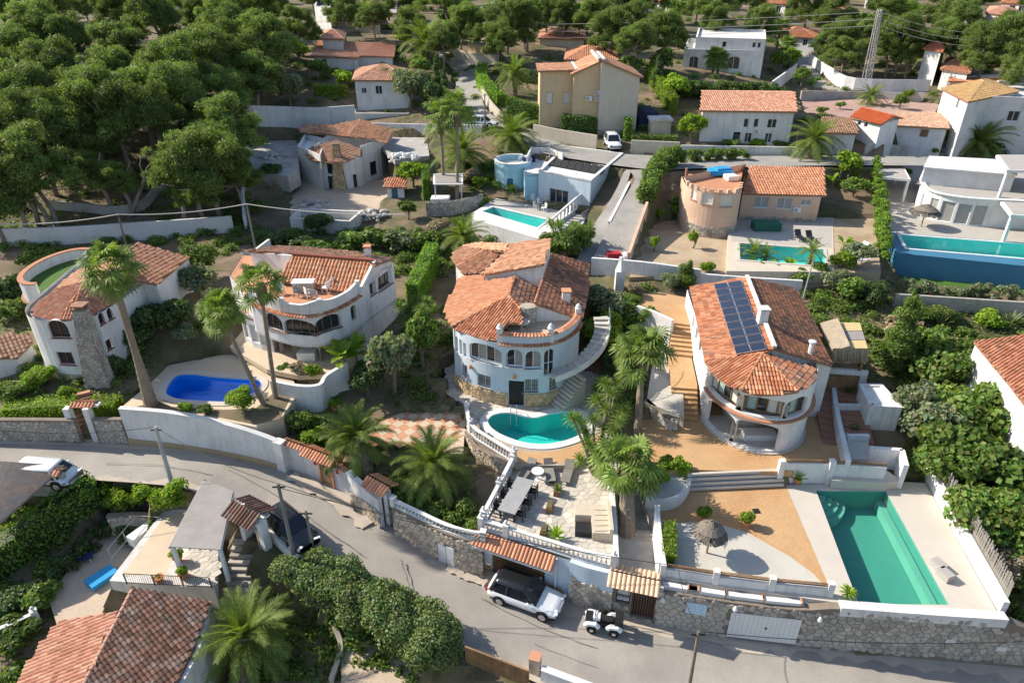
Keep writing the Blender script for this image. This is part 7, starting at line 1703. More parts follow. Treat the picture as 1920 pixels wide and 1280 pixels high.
dr=W(634,292,11.2);dcx,dcy=dr.x,dr.y+.4;dp=[(dcx+3.1*cos(radians(a)),dcy+2.9*sin(radians(a))) for a in range(175,372,12)]+[W2(712,268,12),W2(735,250,12),(dcx-3,dcy+6.5)];dP=Path(dp,True)
do=[opx(dP,618,321,.9,1.7,0,zc=10),opx(dP,623,367,.95,1.9,0,zc=8.5),opx(dP,597,322,.6,1.5,0,zc=10),opx(dP,703,332,1.5,1.9,0,zc=8.8),opx(dP,669,355,.7,1.9,0,zc=8.6)]
for o in do[:1]+do[2:3]:o['z']=9.4
do[1]['z']=7.3;do[3]['z']=8;do[4]['z']=7.3
mb=MB();wall(mb,dP,6,lambda s:11.15 if s<dP.near((dcx+3.1,dcy))+.3 else 12.3,do,.3);mb.build('wall','white_wall',RU)
for o in do:window(RU,dP,o,'grey_white','glass_dark',1,inset=.2)
cm=MB();cb_=Vector((dcx+.35,dcy-2.95,7.0));ct=Vector((dcx+.35,dcy-2.3,13.2));r0=[cb_+Vector(p) for p in ((-.95,-.3,0),(.95,-.3,0),(.95,.6,0),(-.95,.6,0))];r1_=[ct+Vector(p) for p in ((-.4,-.3,0),(.4,-.3,0),(.4,.3,0),(-.4,.3,0))]
cm.add(r0+r1_,[(0,1,5,4),(1,2,6,5),(2,3,7,6),(3,0,4,7),(4,5,6,7)]);cmo=cm.build('chimney','mortar',RU)
def rf_(p,d):t=(p[1]-7)/6.2;A=r0[0].lerp(r1_[0],t);B=r0[1].lerp(r1_[1],t);e=B-A;return A+e*max(0,min(1,p[0]))+Vector((0,-1,0))*d
stones(cmo,[(0,7),(1,7),(1,13.1),(0,13.1)],rf_,.24,33,'ochre_stone',aspect=.8,proud=.04)
bl_=[W2(558,275,11.9),W2(600,292,11.9),W2(612,262,11.9),W2(572,252,11.9)];m=MB();m.prism(bl_,6.5,11.3);m.build('left_wing','white_wall',RU);m=MB();pl=ccw(offset(ccw(bl_),-.1));solid_wall(m,pl+[pl[0]],11.3,12.0,.2);m.build('parapet','white_wall',RU)
# raised concrete pool shell
t=thing('raised_pool','empty raised concrete pool shell with pale blue walls in the ruin garden','pool shell',tuple(W(610,420,6.6)));cf=[W(545,408,8.2),W(655,414,8.2),W(676,396,8.2),W(563,391,8.2)];cfl=[p[:2] for p in cf];m=MB();solid_wall(m,[*cfl,cfl[0]],5.6,8.2,.3);m.build('wall_body','old_white',t);m=MB();m.prism(cfl,5.5,7.2);m.build('floor','concrete',t)
# sheds and houses at upper right
house('small white shed with bright orange metal roof',[(1600,219),(1652,232),(1686,222),(1636,208)],15.4,13.0,'gable',.7,'white_wall',[(.6,.15,.05),(.55,.13,.04)],0,[(1612,226,.6,.7),(1624,231,.6,.7)],seed=97,ridge_axis=0,base=(1630,255))
house('pink white outbuilding with pale corrugated tile roof beside the orange roofed shed',[(1682,235),(1776,240),(1768,220),(1684,218)],15.4,12.8,'mono',.5,'white_wall',[(.62,.46,.36),(.55,.38,.28)],.2,[(1733,250,1.0,1.0,0,'d','wood')],seed=98,base=(1730,270))
house('large grey white house with ochre tiled roof at the upper right edge',[(1770,166),(1816,190),(1905,171),(1852,150)],18.2,13.4,'hip',1.2,'grey_white',[(.56,.40,.2),(.5,.34,.17)],.1,[(1797,190,.7,1.3)],seed=99,base=(1766,219))
house('flat roofed front block of the large grey white house',[(1852,190),(1990,196),(1990,160),(1868,160)],17.8,12.5,'flat',0,'grey_white',wins=[(1900,218,1.4,1.3,0,'w','glass_dark')],seed=100,floor='grey_white',base=(1880,262))
house('low brown roofed garden house below the pink gravel garden',[(1540,248),(1605,250),(1596,232),(1545,228)],14.2,12.2,'mono',.5,'grey_white',[(.4,.27,.19),(.35,.22,.15)],.4,seed=101)
house('white house with orange roof by the upper right street',[(1460,68),(1530,72),(1532,56),(1465,54)],19.5,16.5,'hip',1.1,'white_wall',[(.62,.3,.18)],.05,[(1480,80,1.2,1.2),(1510,80,.9,1.2)],seed=102,base=(1495,98))
house('white house with orange roof near the top edge of the hillside',[(1522,25),(1585,27),(1580,14),(1528,13)],22.5,19.5,'hip',1.0,'white_wall',[(.62,.3,.18)],.05,seed=103)
house('dark tiled brown house behind the date palms at the top',[(665,40),(712,42),(712,28),(668,26)],22.5,19.8,'hip',1.3,'cream_wall',[(.34,.26,.2),(.4,.3,.22)],.4,seed=104)
house('grey roofed house in the pine wood at the left',[(85,112),(160,122),(180,100),(110,92)],20.5,17.5,'gable',.9,'white_wall',[(.3,.26,.24),(.34,.3,.27)],.3,seed=105)
house('ochre garden lodge with small porch by the upper left street',[(878,84),(912,88),(915,74),(882,70)],20.6,18.0,'flat',0,'ochre_wall',seed=106,parapet=.15)
house('salmon roofed bungalow behind the tall palms',[(1012,72),(1095,74),(1096,58),(1016,57)],20.8,18.2,'hip',1.0,'cream_wall',[(.6,.33,.22)],.1,seed=107)
house('orange roofed house between the pines at the upper right',[(1768,130),(1815,136),(1822,112),(1780,108)],18.0,15.2,'hip',1.0,'white_wall',[(.62,.32,.2)],.1,seed=108)
house('small red roofed house in the right hand pines',[(1735,92),(1765,96),(1770,82),(1742,80)],20.5,17.5,'hip',.9,'white_wall',[(.62,.2,.1)],.05,seed=109)
house('white apartment front at the top right edge',[(1782,12),(1822,14),(1820,0),(1784,-2)],25,20,'flat',0,'white_wall',wins=[(1795,20,1.2,1.2),(1812,21,1.2,1.2)],seed=110)
house('white domed house at the top left of the village',[(590,18),(618,22),(622,10),(595,8)],24.5,20.5,'flat',0,'white_wall',seed=111)
house('pink house half hidden at the top right',[(1850,25),(1900,30),(1905,15),(1858,12)],22.5,19.5,'hip',.9,'old_white',[(.6,.36,.28)],.1,seed=112)
for i,(u,v) in enumerate(((330,22),(720,20),(960,48),(1130,44),(1235,22),(1450,26),(1650,16),(1905,26))):house('pale hillside house with orange roof beyond the pines, %s from the left' % 'first second third fourth fifth sixth seventh eighth'.split()[i],[(u-26,v-20),(u+24,v-18),(u+20,v-28),(u-22,v-29)],25,20,'hip',1.2,'white_wall',TERRA,.1,[(u-8,v-9,1.4,1.5),(u+10,v-8,1.4,1.5)],seed=150+i,base=(u,v),pitch=.5,L=.7)
# right neighbour roof
NV=thing('house','white house with large red tile roof cut by the right edge','house',tuple(W(1860,700,5)));nf=[(1826,640),(1935,622),(2050,700),(2050,860),(1925,775),(1888,725)]
N1=plane_px([(1826,640,9.0),(1935,622,9.6),(1900,742,8.4)],[(1826,640),(1990,618),(2010,800),(1950,795),(1893,720)]);tiled(NV,[N1],pal=[(.58,.27,.17),(.62,.32,.21),(.5,.22,.13)],dark=.25,seed=113)
curtainwall(NV,[N1[0]+Vector((.25,.1,-.1)),N1[4]+Vector((.25,.1,-.1)),N1[3]+Vector((.25,.1,-.1))],4.0,'white_wall')
q=N1[0].lerp(N1[4],.45);w_=Path([N1[4][:2],N1[0][:2]])
# bottom left roofs
BR=thing('house','red brown tiled house at the bottom left corner, roof seen from above','house',tuple(W(250,1200,1)));cb2=crop(0,740,.4219)
K1=plane_px([(248,1104,2.6),(395,1126,2.2),(150,1290,2.2)],cb2([(590,862),(938,915),(860,1120),(760,1320),(355,1320)]))
K2=plane_px([(248,1104,2.6),(150,1290,2.2),(110,1165,1.5)],cb2([(530,960),(355,1320),(20,1380),(60,1300),(120,1200),(262,1005)]))
tiled(BR,[K1],pal=[(.13,.065,.045),(.10,.055,.04),(.16,.08,.055),(.40,.17,.10)],dark=.7,seed=121,pitch=.225,L=.36,singles=300,single_mat='weathered_tile_piece')
tiled(BR,[K2],pal=[(.58,.30,.22),(.64,.38,.28),(.5,.25,.17)],dark=.12,seed=122,pitch=.25,L=.38);ridge(BR,[(K1[4],K1[0])],pal=[(.45,.25,.18)])
curtainwall(BR,[K1[0]+Vector((0,.05,-.1)),K1[1]+Vector((0,.05,-.1)),K1[2]+Vector((.3,0,-.1)),K1[3]+Vector((.3,0,-.1))][::-1],-2.5,'old_white');curtainwall(BR,[K1[0]+Vector((0,.05,-.1)),K2[0]+Vector((0,.05,.0)),K2[5]+Vector((0,.1,-.1))],-2.5,'old_white')
SR=thing('carport','carport with dark corrugated roof at the left edge below the lane','carport',tuple(W(50,960,2)))
Q1=plane_px([(0,868,4.6),(122,872,4.4),(0,985,3.6)],[(-60,862),(30,866),(122,873),(-10,990),(-60,1010)]);e_=(Q1[2]-Q1[1]);m=MB();nrow=60
a0,a1,b0,b1=Q1[0],Q1[2],Q1[4],Q1[3];mat('corrugated',(.15,.13,.12),.75,.2,2,rnd=.15,col2=(.24,.15,.10),thr=(.5,.7))
for i in range(nrow):
 s=(i+.5)/nrow;p=a0.lerp(a1,s);q=b0.lerp(b1,s);rr_=MB();rr_.tube([p,q],.085,6);rr_.build('corrugation','corrugated',SR)
m=MB();m.add([p-Vector((0,0,.05)) for p in (a0,a1,b1,b0)],[(0,1,2,3),(3,2,1,0)]);m.build('roof_sheet','corrugated',SR)
for u,v in ((92,878),):p=W(u,v,4.0);m=MB();m.box((p.x-.3,p.y,2.2),(.35,.35,3.8));m.build('post','old_white',SR)
V00=thing('house','low white outbuilding with brown ribbed tile roof at the left edge','house',tuple(W(30,680,5)));Z1=plane_px([(0,640,7.4),(55,625,7.4),(30,670,6.6)],[(-40,632),(48,625),(62,640),(32,670),(-40,672)]);tiled(V00,[Z1],pal=[(.42,.28,.2),(.36,.22,.16)],dark=.3,seed=123,pitch=.3)
curtainwall(V00,[Z1[4]+Vector((0,.2,-.1)),Z1[3]+Vector((-.2,.2,-.1)),Z1[2]+Vector((-.2,0,-.1)),Z1[1]+Vector((-.2,0,-.1))],4,'white_wall')
# --- planting
VR=random.Random(77)
def lean_to(base,u,v,h):p=W(u,v,base.z+h);return (p.x-base.x,p.y-base.y)
def GP(u,v):
 for q,z in _padz:
  p=W(u,v,z)
  if inpoly(np.array([p.x]),np.array([p.y]),q)[0]:return p
 return G(u,v)
# pines of the wood at the upper left, by crown position
PW_=[(30,165,1.15),(85,120,1.1),(150,165,1.2),(215,195,1.2),(120,215,1.1),(60,235,1.1),(255,150,1.2),(310,115,1.25),(355,75,1.2),(405,110,1.2),(290,205,1.15),(345,175,1.1),(400,205,1.15),(430,160,1.05),(385,285,1.05),(415,245,1.0),(355,300,.95),(25,290,1.1),(-25,240,1.15),(190,120,1.1),(130,60,1.1),(60,60,1.1),(10,90,1.1),(240,70,1.1),(200,20,1.1),(300,35,1.15),(420,30,1.25),(480,60,1.3),(460,15,1.3),(380,10,1.1),(95,5,1.0),(-30,130,1.1),(-40,320,1.1),(15,330,1.0),(440,300,.8),(450,90,1.1),(470,130,1.0)]
lab={0:'Aleppo pine with a bare leaning trunk at the lower edge of the dark wood',16:'Aleppo pine overhanging the white wall at the right end of the wood'}
for i,(u,v,s) in enumerate(PW_):
 p=GC(u,v,7.3*s);pine('broad crowned Aleppo pine in the dark wood at the upper left' if i!=16 else lab[16],p-Vector((0,0,.2)),s*VR.uniform(.95,1.08),i,rz=VR.uniform(0,6.28),group='pines of the upper left wood' if i!=16 else None,zs=VR.uniform(.95,1.1))
# bare leaning trunks at the lower edge of the wood
for i,(u,v,tu,tv,h) in enumerate([(103,445,15,305,7),(115,440,35,300,7),(212,398,160,300,6),(242,408,300,300,6),(345,428,335,330,5),(75,430,40,330,6),(372,405,371,350,4),(250,405,215,320,5)]):
 b=G(u,v);lx,ly=lean_to(b,tu,tv,h);t=thing('pine_tree','pine with bare grey leaning trunk at the shaded lower edge of the wood','pine tree',tuple(b),group='leaning pines at the wood edge');m=MB()
 m.tube([(0,0,-.3),(lx*.25+.2,ly*.3,h*.35),(lx*.6-.15,ly*.65,h*.7),(lx,ly,h)],[.3,.24,.19,.12],8)
 for k in range(3):a=k*2.1+i;m.tube([(lx*.6-.15,ly*.65,h*.7),(lx*.7+cos(a)*.9,ly*.7+sin(a)*.9,h*.92),(lx+cos(a)*1.9,ly+sin(a)*1.5,h+.8)],[.12,.08,.04],6)
 link('trunk',m.mesh('trunk',smooth=True),'pine_bark',t);c=link('crown',pine_variant(i % 5)[0],None,t);c.scale=(.62,.62,.55);c.location=(lx,ly,h-4.2)
# pines on the right
for i,(u,v,s) in enumerate([(1590,90,.75),(1632,60,.85),(1565,80,.7),(1700,55,1.1),(1745,78,.75),(1675,85,.75),(1712,92,.7),(1705,60,.8),(1860,70,1.05),(1905,55,1.1),(1850,95,.8),(1900,90,.8),(1780,60,.9),(1575,60,.95),(1800,25,1.0),(1940,110,1.0)]):
 p=GC(u,v,7.0*s);pine('bright Aleppo pine in the grove behind the lattice mast',p-Vector((0,0,.2)),s,i+2,group='pines of the upper right grove')
for i,(u,v,s) in enumerate([(930,60,.9),(905,35,1.0),(860,25,1.1),(1150,40,1.1),(1200,60,1.0),(1250,40,1.1),(1110,15,1.0),(1350,20,1.0),(1190,20,1.0),(700,20,.9),(760,30,.9),(640,5,1.0),(1420,25,1.0),(1060,10,1.0),(990,20,1.0),(830,60,.9),(560,30,1.0),(950,15,1.1)]):
 p=GC(u,v,6.8*s);pine('Aleppo pine in the green belt along the top of the village',p-Vector((0,0,.2)),s*.9,i+1,group='pines along the top of the village')
# far wooded hillside
hs=[o.location.copy() for o in bpy.data.objects if o.get('category') in ('house','villa')]
def free(x,y,r):
 if any((h_.x-x)**2+(h_.y-y)**2<r*r for h_ in hs):return False
 return 1
n_far=0
for j in range(17):
 y=150+j*(9.6+j*.9)
 nx_=int(2*(y*.86)/(10+j*.9))
 for i in range(nx_):
  x=-y*.86+(i+VR.uniform(.1,.9))*(10+j*.9);yy=y+VR.uniform(-3,3)
  if not free(x,yy,9) or n_far>285:continue
  s=VR.uniform(.8,1.25)*(1+.012*j);z=H(x,yy)-.3;n_far += 1
  if VR.random()<.38:tree('leafy tree among the pines of the far hillside',(x,yy,z),5.5*s,2.8*s,VR.choice(['leaf','bright_leaf','grey_leaf','leaf']),i,group='leafy trees of the far hillside');continue
  pine('Aleppo pine on the far wooded hillside at the top of the picture',(x,yy,z),s,VR.randint(0,4),rz=VR.uniform(0,6.28),group='pines on the far hillside')
# broadleaf trees and shrubs: (u, v of the foot, height, radius, leaf, kind, label)
TR=[(770,205,6.5,3.0,'grey_leaf','fine','wide grey green feathery tree beside the hip roofed house'),(735,190,5,2.6,'grey_leaf','fine','silver olive tree left of the upper street bend'),(815,215,5,2.2,'dark_leaf','coarse','dark loose leaved tree by the upper street'),(790,150,4,2,'leaf','coarse','green tree behind the street tree'),
 (500,190,8,2.6,'dark_leaf','fine','dark dense tree at the left of the wavy white wall'),(545,200,5.5,2.6,'grey_leaf','fine','round grey green tree over the wavy white wall'),(465,205,7,2,'dark_leaf','fine','dark conifer at the edge of the pine wood'),(600,150,3.5,2,'leaf','coarse','leafy tree before the tower villa'),(650,165,3,2.2,'bright_leaf','coarse','bright hedge like tree above the far pool'),
 (775,350,3.4,2.0,'bright_leaf','coarse','bright green fig tree right of the house under repair'),(765,412,2.6,1.2,'leaf','coarse','dark upright shrub on the stony slope by the blue gate hut'),(600,440,2.6,1.7,'dark_leaf','fine','round dark clipped shrub in front of the raised concrete pool'),
 (740,735,5.6,2.1,'grey_leaf','mid','tall loose grey green tree between the two central villas'),(795,690,5.2,1.6,'leaf','mid','dark leaved tree beside the stone garden steps'),(690,740,2.9,1.7,'dark_leaf','mid','round dark clipped tree below the grey green tree'),
 (1295,270,4.2,1.9,'bright_leaf','coarse','leafy tree at the corner of the wide roofed white house'),(1050,500,4.0,2.4,'leaf','coarse','dense green tree right behind the central villa roof'),(1085,478,3.6,1.8,'leaf','coarse','second dense tree touching the stair beside the driveway'),
 (380,520,3.6,1.8,'leaf','fine','bright topped round tree behind the far left villa'),(375,560,3.4,1.9,'grey_leaf','coarse','grey green loose tree right of the far left villa roof'),(1590,330,3.2,1.9,'bright_leaf','coarse','bright yellow green tree left of the pergola'),(1600,370,2.6,1.6,'leaf','coarse','lower green tree beside the modern villa pergola'),
 (1270,405,1.9,1.2,'bright_leaf','coarse','flat topped yellow green tree before the salmon tower'),(1225,470,1.7,.6,'bright_leaf','coarse','small orange tree nearest the driveway wall'),(1297,465,2.0,.6,'bright_leaf','coarse','slim orange tree in the sandy orchard'),(1235,415,1.6,.7,'bright_leaf','coarse','small tree in the corner under the salmon stair'),(1310,412,1.5,.7,'bright_leaf','coarse','little tree on the stone bed by the salmon tower'),
 (1325,515,1.4,.8,'bright_leaf','coarse','low shrub at the lower edge of the orchard'),(1575,205,1.2,.8,'leaf','coarse','small round tree at the left of the pink gravel garden'),(1540,215,1.2,.9,'leaf','fine','ball shaped shrub on the pink gravel'),(1685,205,2.4,1.3,'leaf','fine','forked olive tree in the middle of the pink gravel garden'),(1700,190,2.0,.9,'bright_leaf','coarse','yellow green shrub behind the forked olive tree'),(1770,205,1.8,.7,'bright_leaf','fine','thin little tree at the right of the pink gravel'),
 (1645,262,2.0,1.2,'bright_leaf','coarse','bright shrub at the foot of the orange roofed shed'),(1740,300,2.2,1.6,'leaf','coarse','green tree over the stone wall at the upper right'),(1850,290,2.2,1.8,'dark_leaf','coarse','dark tree below the large grey house'),
 (560,120,4,2.3,'bright_leaf','coarse','yellow green tree in the garden left of the tower villa'),(520,110,4,2.3,'leaf','coarse','green garden tree beyond the tower villa'),(840,80,4.5,2.2,'bright_leaf','coarse','bright tree right of the big date palm'),(760,95,4,2,'bright_leaf','coarse','bright garden tree behind the long roofed wing'),(1180,150,4,2,'leaf','coarse','tree behind the cream gable'),(1240,140,4.5,2.3,'leaf','coarse','tall tree left of the cubic villa'),(1265,190,4.0,2.4,'bright_leaf','coarse','palm like green clump by the cubic villa hedge'),(1460,140,4.5,2.0,'leaf','coarse','dense tree right of the cubic villa'),(1480,130,4,1.8,'bright_leaf','coarse','bright tree at the head of the upper right street'),
 (1500,165,3.5,1.4,'leaf','coarse','street corner tree beside the white ramp wall'),(985,95,4,2,'leaf','coarse','tree beside the salmon roofed bungalow'),(1410,60,4.5,2.2,'dark_leaf','fine','dark tree behind the cubic villa roof'),
 (455,770,2.0,1.25,'bright_leaf','fine','clipped round tree in front of the blue pool'),(1860,300,2,1.6,'leaf','coarse','low tree beside the big upper right date palm'),(650,250,1.2,1,'grey_leaf','fine','small shrub before the wavy wall'),(1605,500,2.6,1.6,'grey_leaf','coarse','spreading grey tree right of the salmon pool')]
for i,(u,v,h,r,m,k,l) in enumerate(TR):p=GP(u,v);tree(l,p,h,r,m,i,kind=k)
BU=[(1140,600,3.2,2.3,'grey_leaf','mid','large grey green shrub right of the central villa roof'),(1130,655,3.4,2.0,'bright_leaf','mid','large bright green shrub under the outside stair'),(1165,610,2.6,1.6,'leaf','mid','green shrub behind the outside stair'),(1210,610,2.0,1.2,'leaf','mid','round shrub near the yellow court'),(1160,705,2.2,1.4,'dark_leaf','mid','dark shrub below the outside stair'),(1185,575,1.4,1.0,'leaf','fine','small shrub above the round one'),
 (1255,540,1.7,1.1,'grey_leaf','fine','grey round shrub at the white garden wall'),(1190,555,1.3,.9,'dry_leaf','fine','reddish dry shrub by the white bird house'),
 (78,722,1.6,1.35,'bright_leaf','fine','round clipped bush below the far left turret'),(30,745,1.5,1.4,'leaf','fine','broad clipped bush at the left edge'),(25,600,2.2,1.8,'leaf','coarse','leafy bush at the left edge by the round balcony'),(20,560,2.4,1.8,'dark_leaf','coarse','dark bush behind the left edge bush'),(75,500,2.0,1.8,'leaf','coarse','bush left of the far left balcony'),(130,745,1.0,.8,'bright_leaf','fine','little clipped bush beside the small gate steps'),
 (215,700,1.9,1.2,'dark_leaf','coarse','loose bush at the foot of the stone chimney'),(180,690,1.8,1.0,'dark_leaf','mid','dark round bush hugging the chimney foot'),(290,620,2.7,1.9,'dark_leaf','coarse','big rounded dark bush beside the far left villa'),(330,610,2.6,1.7,'dark_leaf','coarse','dark bush between the two left villas'),(255,650,2.2,1.5,'dark_leaf','coarse','dark bush in front of the far left villa wall'),(350,640,1.5,1.1,'grey_leaf','mid','prickly grey plant near the blue pool wall'),
 (600,480,2.0,1.9,'leaf','coarse','green shrub behind the ribbed red roof'),(655,470,2.2,2.0,'leaf','coarse','wide shrub above the ribbed red roof'),(705,462,2.3,2.0,'leaf','coarse','loose shrub below the stony bank'),(755,468,2.4,2.1,'grey_leaf','coarse','grey green shrub below the stony bank'),(800,470,2.4,2.0,'leaf','coarse','tall shrub left of the date palm by the blue villa'),(570,470,2.2,1.9,'dark_leaf','coarse','dark shrub behind the left end of the red roof'),(520,465,2.0,1.8,'dark_leaf','coarse','dark shrub beside the two poles'),(825,440,2.0,1.8,'dry_leaf','fine','pale feathery shrub on the stony bank'),
 (1690,640,2.4,1.9,'dry_leaf','coarse','bare pinkish brown shrub right of the leaning cypress'),(1725,690,2.6,1.9,'leaf','coarse','green shrub behind the white annex'),(1760,730,2.8,2.3,'leaf','coarse','big loose tree shrub in the overgrown plot'),(1820,740,2.8,2.4,'leaf','coarse','shrub near the red roof at the right edge'),(1700,790,2.4,1.9,'grey_leaf','coarse','grey shrub along the white wall'),(1740,830,2.7,2.2,'grey_leaf','coarse','grey green shrub with purple bloom'),(1795,820,3.0,2.5,'bright_leaf','coarse','glossy bright tree in the overgrown plot'),(1860,830,3.0,2.5,'leaf','coarse','leafy tree below the right edge roof'),(1920,850,3.0,2.5,'leaf','coarse','tree at the right edge'),
 (1770,910,3.0,2.3,'leaf','coarse','dark shrub beside the reed screen'),(1830,920,3.2,2.6,'bright_leaf','coarse','large glossy tree in the middle of the overgrown plot'),(1895,940,3.0,2.5,'bright_leaf','coarse','glossy tree near the right edge'),(1820,1010,2.8,2.2,'leaf','coarse','shrub along the lower reed screen'),(1880,1030,2.8,2.3,'leaf','coarse','wide shrub low at the right edge'),(1915,1110,2.0,1.7,'leaf','mid','shrub at the corner by the stone wall'),(1950,1000,3,2.5,'leaf','coarse','tree cut by the right edge'),(1865,1090,1.8,1.3,'dry_leaf','fine','brown dry shrub near the end of the reed screen'),(1720,600,1.8,1.5,'leaf','coarse','shrub under the long grey wall'),(1770,600,1.4,1.5,'grass','fine','grassy shrub below the long grey wall'),(1850,610,1.5,1.4,'bright_leaf','coarse','bright shrub by the right roof'),
 (1590,560,2.4,1.7,'leaf','coarse','green shrub behind the thatched shelter'),(1560,545,2.2,1.5,'grey_leaf','mid','grey shrub right of the solar panel roof'),(1530,520,1.8,1.3,'leaf','coarse','shrub at the lower edge of the salmon pool garden'),(1630,570,2.6,1.6,'dark_leaf','fine','feathery dark shrub by the thatched shelter'),(1500,530,1.4,1.2,'leaf','coarse','low shrub beneath the pool wall'),(1580,500,1.8,1.4,'bright_leaf','coarse','bright shrub near the white pool loungers'),
 (560,800,1.4,1.2,'leaf','coarse','ivy like shrub over the tile capped wall'),(530,790,1.8,1.3,'leaf','coarse','tall shrub beside the paved corner'),(500,800,1.4,1.1,'leaf','coarse','shrub over the high white wall'),(590,830,1.2,1.0,'bright_leaf','coarse','bright climbing shrub above the street door'),(385,775,.8,.6,'leaf','coarse','small plant at the edge of the blue pool'),(350,770,.7,.6,'bright_leaf','coarse','tiny bush on the planted strip by the blue pool'),
 (260,1000,1.0,1.6,'dark_leaf','coarse','ivy on the rubble wall of the gravel court'),(40,1200,1.6,1.4,'leaf','coarse','shrub above the bottom left balustrade'),(80,1130,1.5,1.3,'leaf','coarse','bush left of the gravel court'),(20,1150,1.6,1.4,'dark_leaf','coarse','dark bush at the lower left edge'),
 (880,340,1.8,1.6,'dry_leaf','fine','dry shrub left of the blue tower'),(900,350,1.5,1.2,'bright_leaf','coarse','green shrub at the foot of the blue tower'),(1420,275,1.1,1.3,'bright_leaf','coarse','low bright shrub before the wide roofed house'),(1370,275,1.1,1.3,'leaf','coarse','low shrub left of the bright one'),(1460,278,1.2,1.4,'leaf','coarse','low shrub right of the bright one'),(510,330,1.8,1.5,'dark_leaf','coarse','dark bush on the rubble slope of the ruin'),(480,400,1.6,1.3,'leaf','coarse','bush at the thin white wall by the wood'),(545,360,1.3,1.3,'dark_leaf','mid','bush under the concrete terrace'),(1695,330,1.2,1.0,'leaf','coarse','bush at the modern villa gate'),(560,698,.9,.8,'dry_leaf','coarse','reddish planted bush below the stone arcade'),(590,702,1.0,.8,'bright_leaf','coarse','yellow green bush below the stone arcade'),(535,700,.9,.7,'leaf','coarse','small bush at the left end of the arcade bed')]
for i,(u,v,h,r,m,k,l) in enumerate(BU):
 if u>1690 and v>680:h *= 1.5;r *= 1.15;k='mid';m='dark_leaf' if m=='bright_leaf' and i % 2 else m.replace('bright_','')
 bush(l,GP(u,v),r,h,m,k,i)
# clipped and loose hedges
def hg(label,pts,h,w,m='dark_leaf',z=None,**k):
 P=[G(u,v) if z is None else W(u,v,z) for u,v in pts];pth=[wpt(p) for p in (smooth_path(P,4) if len(P)>2 else P)];pa=Path(pth);zs=[p.z for p in (smooth_path(P,4) if len(P)>2 else P)]
 def zf(s):
  for i in range(len(pa.S)-1):
   if s<=pa.S[i+1]+1e-6:t=(s-pa.S[i])/max(1e-6,pa.S[i+1]-pa.S[i]);return zs[i]+(zs[i+1]-zs[i])*t
  return zs[-1]
 return hedge(label,pth,zf,w,h,m,**k)
hg('long loose oleander hedge along the near side of the lane',[(560,1078),(640,1118),(730,1165),(815,1215),(850,1240)],2.0,2.8,'grey_leaf',size=.13,tint=(1.05,1.2,.8),rough=.16,cover=1.5,seed=3)
hg('leafy hedge over the rubble wall between the lane and the gravel court',[(150,935),(220,945),(300,948),(352,942)],1.6,1.5,'bright_leaf',size=.16,rough=.14,seed=4)
hg('dense shrub hedge along the balustrade below the two date palms',[(735,930),(775,955),(820,975),(870,990),(895,992)],1.6,2.3,'leaf',size=.16,rough=.13,seed=5)
hg('dark clipped hedge descending from the carport',[(185,940),(120,985),(50,1040),(-30,1100)],2.3,1.3,'dark_leaf',size=.13,seed=6,tint=(2.3,2.5,1.2));hg('dark ivy hedge above the gravel court',[(225,985),(160,1040),(100,1095),(40,1150)],1.3,1.4,'dark_leaf',size=.16,rough=.13,seed=7)
hg('clipped box hedge on the rubble wall at the far left',[(20,778),(80,772),(140,770)],.9,1.5,'bright_leaf',size=.1,seed=8);hg('clipped box hedge right of the small tile capped gate',[(178,772),(225,772)],1.1,1.5,'bright_leaf',size=.1,seed=9)
hg('tall clipped hedge with bright top between the two central villas',[(812,500),(796,540),(775,580)],2.6,1.2,'leaf',size=.13,rough=.03,seed=10,tint=(1.3,1.5,.8));hg('tall thick hedge along the right side of the driveway',[(1280,312),(1245,318),(1222,348),(1212,385)],2.6,1.9,'leaf',size=.2,rough=.12,seed=11)
hg('hedge behind the salmon villa along the upper road',[(1290,305),(1350,303),(1400,302)],1.6,1.5,'leaf',size=.18,rough=.12,seed=12);hg('tall conifer hedge between the salmon and the modern villa',[(1632,335),(1640,380),(1646,430),(1650,500)],3.0,1.2,'leaf',size=.16,rough=.1,seed=13,tint=(1.1,1.2,.7))
hg('curving clipped hedge along the upper street',[(905,140),(903,160),(920,185),(940,200)],1.8,1.6,'leaf',size=.18,rough=.04,seed=14,tint=(1.3,1.6,.7));hg('clipped dark hedge left of the ochre house gate',[(955,212),(985,222),(1030,232)],2.2,1.3,'dark_leaf',size=.16,rough=.03,seed=15,tint=(1.3,1.6,.8));hg('clipped dark hedge right of the ochre house gate',[(1055,245),(1085,250),(1115,252)],2.2,1.4,'dark_leaf',size=.16,rough=.03,seed=16,tint=(1.3,1.6,.8))
hg('narrow upright hedge beside the parked white van',[(1175,255),(1177,265)],2.6,1.0,'leaf',size=.16,rough=.05,seed=17,tint=(1.3,1.5,.7));hg('low clipped hedge on the red coped wall by the upper road',[(1185,264),(1268,268)],.9,1.1,'leaf',size=.16,rough=.05,seed=18);hg('dark garden hedge below the cubic villa',[(1240,178),(1340,182),(1460,185)],2.2,2.4,'dark_leaf',size=.22,rough=.1,seed=19,tint=(1.3,1.4,1))
hg('sloping bright hedge right of the cream gable',[(1215,150),(1235,175),(1262,215)],2.4,1.0,'bright_leaf',size=.18,rough=.04,seed=20);hg('pale bamboo like hedge below the infinity pool lawn',[(1685,552),(1780,557),(1870,562),(1960,570)],1.5,1.2,'grey_leaf',size=.15,rough=.12,seed=21)
